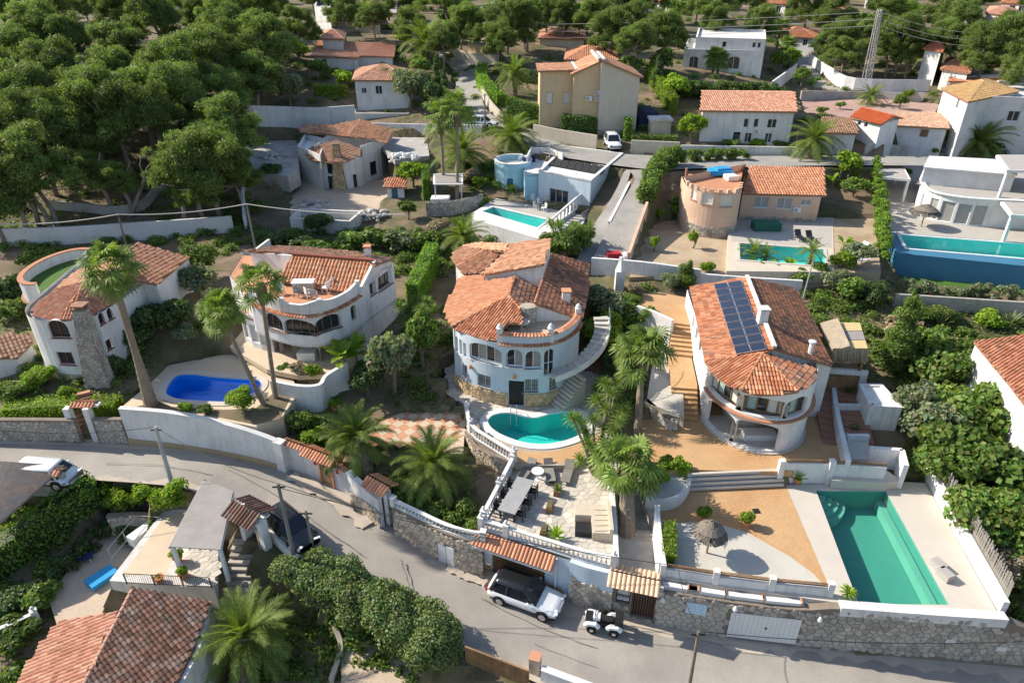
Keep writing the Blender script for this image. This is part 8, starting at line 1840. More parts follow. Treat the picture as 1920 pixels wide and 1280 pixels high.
hg('narrow clipped green hedge along the white wall of the gravel terrace',[(1252,1062),(1252,1000)],1.0,.75,'bright_leaf',z=Z3L,size=.1,rough=.03,seed=22);hg('dark hedge above the white pool far left of the ochre house',[(1020,160),(960,150)],1.8,.9,'dark_leaf',size=.18,rough=.04,seed=23);hg('tall thin cypress hedge by the white slatted bed',[(800,345),(800,375)],2.6,.8,'leaf',size=.14,rough=.03,seed=24,tint=(1.1,1.4,.7))
hg('bright clipped hedge under the hip roofed house pool',[(592,178),(650,180)],1.5,1.6,'bright_leaf',size=.18,rough=.05,seed=25)
# palms
def base_at(u,v,z):return W(u,v,z)
b=W(283,757,5.0);fan_palm('very tall leaning fan palm left of the blue pool',b,11.5,.98,44,lean_to(b,207,505,11.5),.26,seed=1,base=1.9)
b=W(497,760,4.9);fan_palm('leaning fan palm with slim trunk right of the blue pool',b,7.6,.88,40,lean_to(b,414,588,7.6),.14,seed=2)
b=W(517,745,5.0);fan_palm('tall straight fan palm in front of the round terrace villa',b,9.6,.85,36,lean_to(b,487,530,9.6),.13,seed=3)
b=W(1195,822,3.6);fan_palm('large fan palm with hanging skirt left of the yellow court',b,5.6,1.15,48,lean_to(b,1205,658,5.6),.22,seed=4)
b=W(1176,1000,2.2);fan_palm('stout fan palm with thick grey trunk between terrace and steps',b,3.9,1.05,50,lean_to(b,1176,868,3.9),.42,seed=5,skirt=False)
b=W(832,350,9.2);fan_palm('slim fan palm, left of the tall pair behind the blue villa',b,8.2,1.3,34,lean_to(b,826,218,8.2),.17,seed=6);b=W(857,376,8.6);fan_palm('tallest fan palm, right of the pair behind the blue villa',b,9.8,1.3,34,lean_to(b,857,205,9.8),.17,seed=7)
date_palm('date palm over the tile capped street wall',W(686,885,3.1),2.0,.95,52,lean_to(W(686,885,3.1),668,818,2.0),.42,seed=1)
date_palm('date palm in the middle of the terraced palm garden',W(816,925,2.7),1.8,.98,54,lean_to(W(816,925,2.7),812,868,1.8),.40,seed=2)
date_palm('large date palm at the bottom edge beside the tiled roof',W(455,1290,-2.0),2.6,1.0,60,lean_to(W(455,1290,-2.0),462,1190,2.6),.5,seed=3)
date_palm('date palm behind the central villa',G(868,470),1.6,1.0,44,(0,0),.3,seed=4);date_palm('wide date palm below the tall fan palm pair',G(868,320),2.4,1.5,44,(0,0),.35,seed=5);date_palm('date palm with orange stalks beside the upper road',G(962,285),2.2,1.35,46,(0,0),.35,seed=6)
date_palm('big date palm in front of the large grey white house',G(1825,300),2.4,1.5,50,(0,0),.4,seed=7);date_palm('date palm at the corner of the wide roofed white house',G(1520,300),2.6,1.25,44,(0,0),.32,seed=8);date_palm('single date palm beside the dark blue pool',G(965,182),3.4,1.2,36,(0,0),.3,seed=9,dry=False)
date_palm('big shaggy date palm above the grey feathery tree',G(800,118),3.2,1.9,44,(0,0),.4,seed=10,dry=False);date_palm('young date palm in the pink gravel garden',G(1628,200),1.5,.95,30,(0,0),.2,seed=11,dry=False);date_palm('date palm among the right hand pines',G(1745,135),4.2,1.5,40,(0,0),.3,seed=12,dry=False)
date_palm('date palm before the dark tiled brown house',G(690,58),3.0,1.6,36,(0,0),.35,seed=13,dry=False);date_palm('date palm by the upper right street wall',G(1568,120),1.6,1.4,36,(0,0),.35,seed=14,dry=False)
for i,(u,v,h) in enumerate([(1000,78,5.5),(1025,75,4.5),(1060,80,6),(1085,78,5),(1100,84,4.5),(755,45,6),(1650,30,8),(1585,15,8),(235,75,5),(1335,140,2.5),(1345,142,2.2),(1455,95,4),(1470,120,3)]):
 fan_palm('fan palm in the gardens along the top of the village',G(u,v),h,1.25,lean=(VR.uniform(-.3,.3),0),seed=i+20,skirt=h>4,simple=i % 3+1,group='fan palms along the top of the village')
for i,(u,v,h,l) in enumerate([(1407,510,2.2,'small palm left of the salmon villa pool'),(1430,512,1.8,'second small palm in front of the salmon villa pool'),(1512,520,2.8,'feathery palm at the right end of the salmon villa pool')]):date_palm(l,G(u,v),h,.55,22,(0,0),.1,seed=30+i,dry=False)
for i,(u,v,l) in enumerate([(1270,395,'dark palm shrub beside the terrace of the modern villa'),(1665,405,'potted palm at the corner of the modern villa terrace'),(1690,395,'small palm in the terrace bed of the modern villa'),(1100,690,'small fan palm behind the outside stair')]):fan_palm(l,G(u,v),.7,.7,lean=(0,0),seed=i,skirt=False,simple=1)
# yuccas and other shaped plants
yucca('large many headed yucca beside the kidney pool',W(1118,885,3.3),heads(18,2.0,1.4,4.2,3),s=1.1);yucca('second yucca clump behind the kidney pool',W(1140,800,3.8),heads(12,1.5,1.4,3.4,5),s=1.15);yucca('tall dracaena like yucca above the stone garden steps',G(785,650),heads(16,1.6,2.2,4.2,6),s=1.2);yucca('yucca clump behind the central villa by the driveway',G(1060,480),heads(16,2.4,1.8,3.8,8),s=1.3);yucca('low yucca beside the tile roofed garden hut',W(1130,760,3.7),heads(7,1.0,.6,1.8,9),s=1.0)
paddle_plant('banana like plant between the two palm trunks',G(470,735),16,1.15,.9,seed=2);paddle_plant('giant bird of paradise with paddle leaves at the right of the curved balcony',G(655,720),20,1.3,2.2,seed=3,lean=(-.3,.3));paddle_plant('second bird of paradise plant behind the first',G(670,690),16,1.2,1.4,seed=4)
for i,(u,v) in enumerate([(1575,330),(1600,345),(1560,350),(1580,470),(1555,500),(1480,515),(1440,520)]):paddle_plant('leafy tropical plant in the garden of the salmon villa',G(u,v),11,1.0,.6,seed=10+i,group='tropical plants of the salmon villa garden')
for i,(u,v,s,l) in enumerate([(1760,610,1.4,'large pale agave under the long grey wall'),(1890,610,1.5,'pale agave near the red roof at the right edge'),(1780,605,1.1,'smaller agave beside the large pale one')]):agave(l,G(u,v),s)
agave('small cycad in the white gravel bed beside the annex',W(1600,805,4.05),.8,'leaf','cycad');agave('round cycad in the rear gravel bed beside the annex',W(1592,735,4.6),1.2,'leaf','cycad');agave('small palm bush at the street end of the green pool',W(1590,1112,Z3L+.2),.75,'bright_leaf','cycad')
cypress('leaning bluish cypress behind the white annex',G(1668,700),7.2,1.2,'leaf',seed=2);cypress('second narrow cypress touching the leaning one',G(1682,692),6.2,.9,'leaf',seed=3)
for i,(u,v,h,r,l) in enumerate([(512,130,8,1.3,'tall dark cypress beyond the wood, left of the tower villa'),(560,105,6,.9,'dark cypress in the garden of the tower villa'),(822,195,7,1.0,'dark cypress at the bend of the upper street'),(835,205,5.5,.9,'second dark cypress at the bend of the upper street'),(1405,55,7,1.2,'dark cypress behind the cubic villa'),(1230,170,5,1.0,'dark cypress right of the cream gable'),(1510,240,1,.3,'tiny cypress')][:6]):cypress(l,G(u,v),h,r,'dark_leaf',seed=5+i)
cypress('cactus clump of upright green columns in the orchard corner',G(1285,540),2.4,1.1,'leaf',seed=20,name='cactus',cat='cactus')
# scattered ground growth: one object of small clumps on the open soil
rng=np.random.default_rng(5);reg=[];pads_=[offset(ccw(q),.8) for q in _pads]
def open_ground(x,y):
 return 1
for (u0,v0,u1,v1,n) in [(1690,590,1930,1150,260),(0,430,450,480,60),(470,430,860,520,120),(0,900,250,1280,110),(470,1120,800,1280,60),(740,560,860,800,50),(1110,540,1240,760,60),(1500,520,1690,700,90),(860,300,960,460,60),(0,560,420,760,70),(0,100,460,440,160),(450,0,1920,260,420),(560,700,640,830,30),(1240,500,1650,530,40)]:
 for _ in range(n):
  p=G(rng.uniform(u0,u1),rng.uniform(v0,v1))
  if any(inpoly(np.array([p.x]),np.array([p.y]),q)[0] for q in pads_) or p.x-25.2<(34.5-p.y)*-.2 and 24<p.y<36 and p.x>8:continue
  s=rng.uniform(.25,.7)*(1+p.y*.006);reg.append((p.x,p.y,p.z+s*.2,s,s,s*.6))
mass('low wild growth covering the open soil between the gardens','undergrowth',reg,'leaf',.16,9,.8)
rm=RawMesh();P=[]
for (u0,v0,u1,v1,n) in [(1690,570,1930,1200,5000),(0,600,300,780,1200),(500,1140,640,1280,700),(0,900,300,1280,1200),(740,560,880,900,1200),(1110,540,1240,780,900),(1500,520,1690,740,1500),(470,430,860,520,1500),(860,400,980,520,500),(450,60,1920,260,5000),(0,200,450,460,2500),(640,860,900,1000,500)]:
 u=rng.uniform(u0,u1,n);v=rng.uniform(v0,v1,n)
 for a,b_ in zip(u,v):p=G(a,b_);P.append((p.x,p.y,p.z+.08))
P=np.array(P);leaves_at(rm,P,np.tile([0,.2,.4],(len(P),1)),.28,rng,asp=1.6,spread=.8,cv=(.7,1.5));link('grass',rm.mesh('grass'),'grass',kind='stuff')
# --- paving pieces
def ob(n):return [o for o in bpy.data.objects if o.name.startswith(n) and o.parent is None][0]
k=stones(ob('dinner_terrace'),[(p[0],p[1]) for p in offset(din,-.12)],flat_map(Z2T),.43,41,'pale_stone',gap=.012,proud=.02,name='paving_stone',rest='paving_stones',aspect=1.1)
kp2=offset(ccw([(p.x,p.y) for p in pool2]),.62);hin=lambda c:bool(inpoly(np.array([c[0]]),np.array([c[1]]),kp2)[0]) or bool(inpoly(np.array([c[0]]),np.array([c[1]]),[(p.x,p.y) for p in P2.p])[0])
stones(ob('pool_terrace'),ccw(PW([(880,800),(885,765),(840,740),(835,690),(880,680),(1110,690),(1145,760),(1120,800),(1075,770),(1000,778),(955,770),(915,790)],Z2D)),flat_map(Z2D),.42,42,'pale_stone',gap=.012,proud=.02,name='paving_stone',rest='paving_stones',hide=hin,aspect=1.1)
sheet('pool_deck_tiles',[(883,812),(892,795),(905,812),(935,836),(985,847),(1040,846),(1090,830),(1128,812),(1133,838),(1065,868),(964,868),(930,843)],Z2D,'ochre_paving')
sheet('ochre_paving',[(1292,909),(1474,911),(1560,1112),(1525,1075),(1480,1042),(1400,997),(1330,977),(1262,980),(1238,975),(1210,940)],Z3L,'ochre_paving')
sheet('white_gravel',[(1264,982),(1330,979),(1400,999),(1480,1044),(1525,1078),(1548,1106),(1262,1074)],Z3L,'white_gravel')
tc2=ob('tiled_court');tq=Vector(W2(782,802,3.35));tl=MB().box((0,0,0),(.66,.66,.03)).mesh('floor_tile')
for i in range(-5,6):
 for j in range(-4,5):
  x=(i+j)*.48;y=(i-j)*.48
  if abs(x)<3.4 and abs(y)<2.4:o=link('floor_tile',tl,'terracotta_wall' if (i+j) % 2==0 else 'beige_tile',tc2);o.location=(tq.x+x,tq.y+y,3.362);o.rotation_euler=(0,0,pi/4);tl.materials.clear();o.data=tl.copy();o.data.materials.append(M('terracotta_wall' if (i+j) % 2==0 else 'beige_tile'))
stairs('broad brown steps climbing along the right side of the solar roofed villa',(23.1,37.4),(25.6,47.5),3.95,5.3,3.4,15,'brown_deck')
stairs('lower flight of ochre garden steps beside the solar roofed villa',(12.55,40.6),(12.9,43.2),3.95,5.3,1.9,7,'ochre_paving');mb=MB();mb.add([(11.95,43.15,5.3),(13.9,43.1,5.3),(14.3,47.1,5.6),(12.5,47.2,5.6)]+[(11.95,43.15,3.5),(13.9,43.1,3.5),(14.3,47.1,3.5),(12.5,47.2,3.5)],[(0,1,2,3),(0,4,5,1),(1,5,6,2),(2,6,7,3),(3,7,4,0)]);o=mb.build('landing','ochre_paving');o['kind']='structure'
stairs('upper flight of ochre garden steps beside the solar roofed villa',(13.45,47.0),(14.2,50.4),5.6,7.0,1.8,8,'ochre_paving')
t,P=wwall('rubble retaining wall of the white gravel bed above the yellow court',[(1212,748),(1245,775),(1274,785)],5.0,'mortar',zb=3.6,th=.3);stone_face(t,P,3.95,5.0,.3,43,'pale_stone')
t,P=wwall('white garden wall with rail above the palms at the ochre court',[(1195,573),(1225,583),(1262,600)],7.7,'white_wall',zb=4.5)
bl_=thing('planter_bed','curved white planter bed with shrubs at the left of the broad steps','planter',tuple(W(1250,920,3)));pc=[W2(1212,935,3.5),W2(1240,942,3.5),W2(1270,935,3.5),W2(1290,910,3.5),W2(1294,882,3.5)];m=MB();solid_wall(m,[wpt(p) for p in smooth_path([(*p,0) for p in pc],4)],2.8,3.75,.25);m.build('wall_body','white_wall',bl_)
m=MB();m.prism(pc+[W2(1215,885,3.5)],2.8,3.6);m.build('soil_fill','white_gravel',bl_)
for u,v,h,l in ((1235,905,1.1,'lower shrub in the curved white planter'),(1272,885,1.2,'upper shrub in the curved white planter'),(1250,880,1.0,'spiky shrub at the back of the curved white planter')):bush(l,W(u,v,3.6),.8,h,'bright_leaf','coarse',1)
# annex, beds, shelter
house('white flat roofed annex with a small vent beside the gravel beds',[(1632,762),(1692,765),(1652,722),(1612,722)],7.0,4.2,'flat',0,'white_wall',seed=130,parapet=.05,floor='white_wall',base=(1640,808),name='annex',cat='annex')
for pts,z,l in (([(1562,712),(1572,780),(1592,862)],5.0,'white stepped wall between the brown steps and the gravel beds'),([(1570,758),(1622,758)],4.9,'white cross wall between the two gravel beds'),([(1590,815),(1630,815)],4.6,'white cross wall in front of the small cycad'),([(1632,838),(1692,842)],4.9,'white wall of the sunken service pit'),([(1692,842),(1700,872)],4.9,'white return wall of the service pit'),([(1556,690),(1628,695)],6.4,'blue shaded white wall under the thatched shelter')):wwall(l,pts,z,'white_wall',zb=3.0)
TS=thing('thatched_shelter','garden shelter with grey thatch on one side and reed mats on the other','shelter',tuple(W(1585,660,6.2)));sa,sb,sc_,sd_=[W(u,v,8.3) for u,v in ((1562,655),(1628,655),(1612,604),(1538,604))];mid1,mid2=sa.lerp(sb,.45),sd_.lerp(sc_,.42)
def quadslab(par,name,q,th,m):b=MB();b.add(q+[p-Vector((0,0,th)) for p in q],[(0,1,2,3),(7,6,5,4),(0,4,5,1),(1,5,6,2),(2,6,7,3),(3,7,4,0)]);return b.build(name,m,par)
for i in range(9):f0,f1=i/9,(i+1.25)/9;q=[sa.lerp(sd_,f0)+Vector((0,0,-.15)),mid1.lerp(mid2,f0)+Vector((0,0,.32)),mid1.lerp(mid2,min(1,f1))+Vector((0,0,.38)),sa.lerp(sd_,min(1,f1))+Vector((0,0,-.05))];quadslab(TS,'thatch_layer',q,.2,'thatch')
for i in range(3):q=[mid1.lerp(mid2,i/3+.01),sb.lerp(sc_,i/3+.01),sb.lerp(sc_,(i+1)/3-.01),mid1.lerp(mid2,(i+1)/3-.01)];quadslab(TS,'reed_mat',q,.06,'reed_mat' if i!=1 else 'grey_reed')
m=RawMesh();rn=np.random.default_rng(2);f=rn.uniform(0,1,500)[:,None];A=np.array(sa)*(1-f)+np.array(sb)*f;m.quads(np.stack([A+[-.04,0,.1],A+[.04,0,.1],A+[.03,-.2,-.9]+rn.normal(0,.08,(500,3)),A+[-.03,-.2,-.9]+rn.normal(0,.08,(500,3))],1),np.repeat(rn.uniform(.8,1.3,(500,1)),3,1));link('thatch_fringe',m.mesh('thatch_fringe',origin(TS)),'dry_leaf',TS,'stuff')
for p in (sa,sb,sc_,sd_):c=(sa+sc_)/2;q=p.lerp(c,.1);m=MB();m.beam((q.x,q.y,5),(q.x,q.y,8.15),.16);m.build('post','wood',TS)
quadslab(TS,'deck',[Vector((p.x,p.y,6.0)) for p in (sa,sb,sc_,sd_)],1.5,'wood')
def thatch_parasol(label,p,r=.76,h=2.0,m='grey_thatch'):
 t=thing('parasol',label,'parasol',tuple(p));a=MB();a.tube([p,p+Vector((0,0,h))],.06,7);a.build('pole','wood',t);rm=RawMesh();rn=np.random.default_rng(4)
 for k in range(5):
  n=260;an=rn.uniform(0,6.28,n);r0=r*(.12+.2*k);r1=r0+r*.34;z0=h+.45-.17*k;d=np.stack([np.cos(an),np.sin(an),an*0],1);w=np.stack([-np.sin(an),np.cos(an),an*0],1)*.045;b=np.array(p)+[0,0,z0]
  rm.quads(np.stack([b+d*r0-w,b+d*r0+w,b+d*r1+w+[0,0,-.28]+rn.normal(0,.04,(n,3)),b+d*r1-w+[0,0,-.28]+rn.normal(0,.04,(n,3))],1),np.repeat(rn.uniform(.5,1.1,(n,1)),3,1))
 o=link('canopy',rm.mesh('canopy',tuple(p)),m,t);c=MB();c.lathe(p+Vector((0,0,h-.1)),[(r*1.0,0),(r*.6,.28),(.1,.5)],14);c.build('frame',m,t)
thatch_parasol('dark thatched parasol with its round shadow on the gravel terrace',W(1325,1036,Z3L));thatch_parasol('thatched parasol on the grey terrace of the modern villa',W(1727,425,WZ),1.2)
# --- furniture
def box_thing(name,label,cat,p,size,m,rz=0,lid=None,group=None):
 t=thing(name,label,cat,tuple(p),rz,group);a=MB();a.box((0,0,size[2]/2),size);a.build('body',m,t)
 if lid:a=MB();a.box((0,0,size[2]+.03),(size[0]*lid[1],size[1]*lid[1],.06));a.build('top',lid[0],t)
 return t
def lounger(label,p,rz,m='grey_plastic',cm='grey_wood',group=None,back=.75):
 t=thing('sun_lounger',label,'sun lounger',tuple(p),rz,group);a=MB();a.box((0,.3,.3),(.62,1.35,.06));a.build('seat',cm,t);a=MB();a.beam((0,-.36,.32),(0,-.36-.65*cos(back),.32+.65*sin(back)),.62,.06,up=(0,0,1));a.build('backrest',cm,t)
 lg=MB().box((0,0,.14),(.05,.05,.28)).mesh('leg')
 for x in (-.27,.27):
  for y in (-.3,.85):o=link('leg',lg,m,t);o.location=(x,y,0)
 return t
def chair(label,p,rz,m='white_paint',group=None):
 t=thing('chair',label,'chair',tuple(p),rz,group);a=MB();a.box((0,0,.44),(.5,.5,.05));a.build('seat',m,t);a=MB();a.box((0,.24,.72),(.48,.05,.5));a.build('backrest',m,t);lg=MB().box((0,0,.22),(.05,.05,.44)).mesh('leg')
 for x in (-.22,.22):
  for y in (-.22,.22):o=link('leg',lg,m,t);o.location=(x,y,0)
  a=MB();a.box((x*1.1,0,.64),(.05,.45,.04));a.build('armrest',m,t)
 return t
DT=thing('dining_table','long dark dining table on the paved terrace above the garage','table',tuple(W(968,945,Z2T)),radians(68));a=MB();a.box((0,0,.76),(3.3,1.15,.07));a.build('tabletop','grey_plastic',DT)
for x in (-1.5,1.5):
 for y in (-.45,.45):a=MB();a.box((x,y,.36),(.09,.09,.72));a.build('leg','black_plastic',DT)
R68=Matrix.Rotation(radians(68),3,'Z')
for i in range(6):sd_=1 if i % 2 else -1;q=DT.location+R68@ Vector((-1.1+(i//2)*1.1,.72*sd_,0));chair('dark chair at the long terrace dining table',q,radians(68)+(0 if sd_>0 else pi),'black_plastic','chairs at the long terrace table')
for u,v,r,l in ((988,888,150,'left lounger on the kidney pool terrace, beside the round white table'),(1030,890,185,'middle lounger on the kidney pool terrace'),(1064,892,165,'right lounger on the kidney pool terrace under the yucca')):lounger(l,W(u,v,Z2T+.02),radians(r))
round_table('round white table between two loungers',tuple(W(1008,898,Z2T)),.42)
for u,v,l in ((1045,924,'wooden planter with green cactus on the paved terrace'),(1031,955,'middle wooden planter on the paved terrace'),(1020,1000,'wooden planter nearest the street balustrade')):
 t=box_thing('planter',l,'planter',W(u,v,Z2T),(.38,.8,.42),'wood',-.25,('soil',.82));agave_=None
agave('small green cactus plant in the uppermost wooden planter',W(1045,918,Z2T+.45),.5,'leaf','agave');agave('potted frangipani like plant by the street balustrade',W(1042,1005,Z2T+.2),.8,'bright_leaf','agave');box_thing('fire_bowl','small black fire bowl on the paved terrace','fire bowl',W(1035,900,Z2T),(.5,.5,.3),'black_plastic',.4)
SF=thing('corner_sofa','corner sofa under a pleated beige cover on the paved terrace','sofa',tuple(W(1118,985,Z2T)),-.05)
for nm,c,sz in (('seat',(.25,-.1,.32),(1.15,2.3,.62)),('seat',(-.65,.72,.32),(1.3,1.0,.58)),('backrest',(.78,-.1,.5),(.22,2.4,.95))):a=MB();a.box(c,sz);a.build(nm,'cloth_beige',SF)
for k in range(5):a=MB();a.beam((-.2+.02*k,-1.1+.45*k,.64),(.75,-1.0+.42*k,.66),.05,.04);a.build('fold','cloth_beige',SF)
box_thing('low_table','dark square low table beside the covered corner sofa','table',W(1096,997,Z2T),(1.15,.9,.4),'black_plastic',-.1)
for u,v,l in ((1758,1052,'upper grey cube stool by the long green pool'),(1770,1070,'lower grey cube stool by the long green pool')):box_thing('stool',l,'stool',W(u,v+12,Z3L),(.55,.75,.45),'roof_gravel',.35)
box_thing('drain_cover','dark square drain cover in the ochre paving','drain cover',W(1418,958,Z3L),(.42,.42,.03),'black_plastic',.1)
def pot(label,p,r=.25,h=.4,m='terracotta_pot',plant=None,s=.6):
 t=thing('plant_pot',label,'plant pot',tuple(p));a=MB();a.lathe(p,[(r*.65,0),(r,h*.85),(r*1.1,h*.86),(r*1.1,h),(r*.85,h),(r*.8,h*.9)],12);a.build('pot',m,t)
 if plant:o=link('plant',rosette(plant,'bright_leaf') if plant!='b' else bush_mesh_m('coarse',0,'bright_leaf'),None,t);o.location=(0,0,h*.8);o.scale=(s,s,s)
for u,v,l,pl,s in ((1493,905,'terracotta pot with tall banana like plant by the white terrace wall','agave',.9),(1318,975,'square planter with green plant above the parasol','b',.5),(1398,985,'planter with yellow green plant at the gravel edge','b',.5),(630,770,'large terracotta pot with a leafy plant on the garden steps','b',.5),(665,775,'second terracotta pot behind the first','agave',.4),(900,738,'terracotta pot against the stone plinth',None,1),(300,1100-10,'terracotta pot at the left end of the terrace rail','yucca',.5),(345,1082,'round brown pot beside the terrace rail','b',.35),(335,1052,'pot with a yellow green plant by the pergola post','b',.45)):
 pz=Z3L if u>1300 else (3.9 if u in (630,665) else (Z2D if u==900 else 1.3));pot(l,W(u,v,pz),.28,.42,plant=pl,s=s)
for i,(u,v,r) in enumerate(((1000,372,20),(1012,378,120),(1025,372,200),(1005,385,60),(1020,388,300))):chair('white chair of the dining set beside the small turquoise pool',W(u,v+8,BZ),radians(r),group='white chairs of the blue villa terrace')
for u,v,r,l in ((1498,448,180,'left dark lounger by the salmon villa pool'),(1519,450,182,'right dark lounger by the salmon villa pool')):lounger(l,W(u,v,OZ),radians(r),'black_plastic','black_plastic')
for i in range(3):lounger(('upper','middle','lower')[i]+' white lounger on the lawn right of the salmon villa pool',W(1612+i*4,470+i*10,OZ),radians(120),'white_paint','cloth_white')
box_thing('table_cover','dark green covered garden table beside the salmon villa','covered table',W(1435,430,OZ),(2.8,1.5,.85),'cloth_green',0);lounger('blue and white lounger on the gravel court',W(145,1052,-.38),radians(-75),'white_paint','cloth_navy',back=.3);chair('single white plastic chair by the rubble wall of the gravel court',W(212,995,-.38),radians(10));box_thing('bench','white slatted garden bench against the terrace wall','bench',W(272,1008,.2),(.7,1.8,.75),'white_paint',-.5);box_thing('paddling_pool','bright blue sun bed at the foot of the terrace wall','sun bed',W(192,1085,-.3),(1.0,1.6,.3),'cloth_blue',-.6)
box_thing('daybed','white slatted day bed under the tall palm pair','day bed',W(826,378,8.4),(2.2,1.6,.5),'white_paint',0,('cloth_white',.9));pergola('white garden pergola under the tall palm pair',[(812,345),(868,345),(868,325),(812,325)],10.6,8.4,'white_paint','grey_reed',th=.12,pw=.14);box_thing('table','white table under the arcade of the solar roofed villa','table',Vector((17.2,38.4,4.1)),(2.2,.9,.45),'white_paint',.0);box_thing('table','white garden table under the round balcony arcade','table',W(577,672,5.6),(1.4,.8,.7),'white_paint',0)
for i,(u,v) in enumerate(((527,556),(560,560),(580,563),(590,566),(612,552),(620,545))):chair('terrace chair on the roof terrace of the round terrace villa',W(u,v-4,9.99),i*1.1,'grey_plastic' if i % 2 else 'white_paint','chairs on the red roof terrace')
lad=thing('pool_ladder','steel ladder at the back edge of the kidney pool','ladder',tuple(W(963,778,Z2D)))
for k in (-.22,.22):p=W(963,778,Z2D)+Vector((k,0,0));a=MB();a.tube([p+Vector((0,.35,0)),p+Vector((0,.3,.7)),p+Vector((0,0,.75)),p+Vector((0,-.25,.3)),p+Vector((0,-.3,-.8))],.025,6);a.build('rail','grey_metal',lad)
# --- vehicles
def loft(mb,st):
 """st: (x, [(y, z), ...]) half sections, mirrored"""
 n=len(st[0][1]);vs=[]
 for x,s in st:
  vs += [(x,y,z) for y,z in s]+[(x,-y,z) for y,z in reversed(s)]
 m=2*n;fs=[(i*m+k,i*m+(k+1) % m,(i+1)*m+(k+1) % m,(i+1)*m+k) for i in range(len(st)-1) for k in range(m)]
 mb.add(vs,[f[::-1] for f in fs]+[tuple(range(m)),tuple(range(len(vs)-1,len(vs)-m-1,-1))]);return mb
def car(label,p,rz,L=4.3,Wd=1.82,Hh=1.62,body='car_white',roof='car_white',van=False,cat='car',name='parked_car'):
 t=thing(name,label,cat,tuple(p),rz);w=Wd/2;h=L/2;bz=.98*Hh/1.62;hood=bz-.08
 def sec(k,zt,zl=.32,b=1):return [(w*k*.80,zl),(w*k*.97,zl+.12),(w*k,zl+.3),(w*k*.98,zt-.1),(w*k*.88*b,zt),(w*k*.4,zt+.035)]
 x0=h*(.62 if van else .36);a=MB();loft(a,[(-h,sec(.80,bz-.12,.42)),(-h+.1,sec(.93,bz,.34)),(-h*.75,sec(1,bz+.02)),(-h*.2,sec(1,bz)),(x0,sec(1,bz)),(x0+.15,sec(.99,hood)),(h*.78,sec(.97,hood-.1)),(h*.93,sec(.90,hood-.2,.36)),(h,sec(.76,hood-.38,.42))]);a.build('body',body,t,smooth=True)
 def g(k,z,b=bz):return [(w*.93,b-.03),(w*(.93-.17*k),b+(z-b)*k)]
 rb=-h*.93;rt=-h*.74;ft=x0-.75*(.5 if van else .85);a=MB();loft(a,[(rb,[(w*.88,bz-.03),(w*.86,bz),(w*.4,bz+.02)]),(rt,[(w*.94,bz-.03),(w*.74,Hh-.05),(w*.4,Hh-.03)]),(ft,[(w*.94,bz-.03),(w*.74,Hh-.05),(w*.4,Hh-.03)]),(x0+.12,[(w*.92,bz-.03),(w*.85,bz),(w*.4,bz+.02)])]);gh=a.build('windows','car_glass',t)
 a=MB();loft(a,[(rt-.1,[(w*.70,Hh-.08),(w*.68,Hh-.03),(w*.3,Hh-.01)]),(rt+.1,[(w*.77,Hh-.07),(w*.74,Hh),(w*.35,Hh+.03)]),(ft-.1,[(w*.77,Hh-.07),(w*.74,Hh),(w*.35,Hh+.03)]),(ft+.08,[(w*.70,Hh-.08),(w*.68,Hh-.04),(w*.3,Hh-.02)])]);a.build('roof',roof,t,smooth=True)
 for sg in (-1,1):
  for xa,xb in ((rt,rb),(ft,x0+.1),(-.15,-.15),(rt+.75,rt+.7)):a=MB();a.beam((xa,sg*w*.755,Hh-.05),(xb,sg*w*.925,bz-.01),.09,.03);a.build('pillar',roof if not van else body,gh)
  a=MB();a.box((x0-.35,sg*(w+.1),bz+.06),(.12,.18,.14));a.build('mirror',body,t)
  a=MB();a.box((h*.93,sg*w*.66,hood-.2),(.16,.38,.12),-sg*.35);a.build('headlight','lamp_glass',t);a=MB();a.box((-h+.05,sg*w*.74,bz-.12),(.12,.3,.16));a.build('tail_light','red_light',t)
  if not van:a=MB();a.tube([(rt+.1,sg*w*.7,Hh+.05),(ft-.1,sg*w*.7,Hh+.05)],.02,5);a.build('roof_rail','black_plastic',t)
  for x in (-h*.6,h*.6):
   a=MB();a.lathe((x,sg*(w-.1),.36),[(.41,-.1),(.43,.105),(.36,.112)],18,axis=Matrix.Rotation(-sg*pi/2,3,'X'));a.build('wheel_arch','black_plastic',t)
   a=MB();R=Matrix.Rotation(-sg*pi/2,3,'X');a.lathe((x,sg*(w-.1),.34),[(.2,-.1),(.33,-.1),(.34,0),(.33,.12),(.23,.13)],18,axis=R);wh=a.build('wheel','tyre',t)
   a=MB();a.lathe((x,sg*(w-.1),.34),[(.001,.12),(.06,.15),(.2,.145),(.23,.12)],14,axis=R);a.build('rim','alloy',wh)
 a=MB();a.box((h*.97,0,.5),(.1,w*1.1,.2));a.build('grille','black_plastic',t);a=MB();a.box((0,0,.3),(L*.9,Wd*.86,.16));a.build('underbody','black_plastic',t);return t
car('white sport utility car with black roof parked on the lane by the garage',(.85,27.75,.1),radians(-24),4.45,1.84,1.66,roof='car_black');car('white van like car with dark windscreen parked behind the tile capped wall at the left',tuple(W(122,874,3.05)+Vector((-.2,-1.5,0))),radians(-6),4.2,1.75,1.45,van=True)
car('dark blue black car parked nose down against the white wall at the bend',tuple(W(548,1003,1.95)),radians(-42),4.2,1.76,1.5,'car_black','car_black');car('white pick up like van parked in the gateway below the ochre house',tuple(G(1148,277)),radians(-88),4.6,1.8,1.75);car('white car half hidden behind the palm at the upper street junction',tuple(G(906,238)),radians(-15),4.2,1.75,1.5)
q0=W(1132,1186,0);QB=thing('quad_bike','white quad bike with black top box parked by the street gate','quad bike',tuple(q0+Vector((0,.35,0))),radians(168))
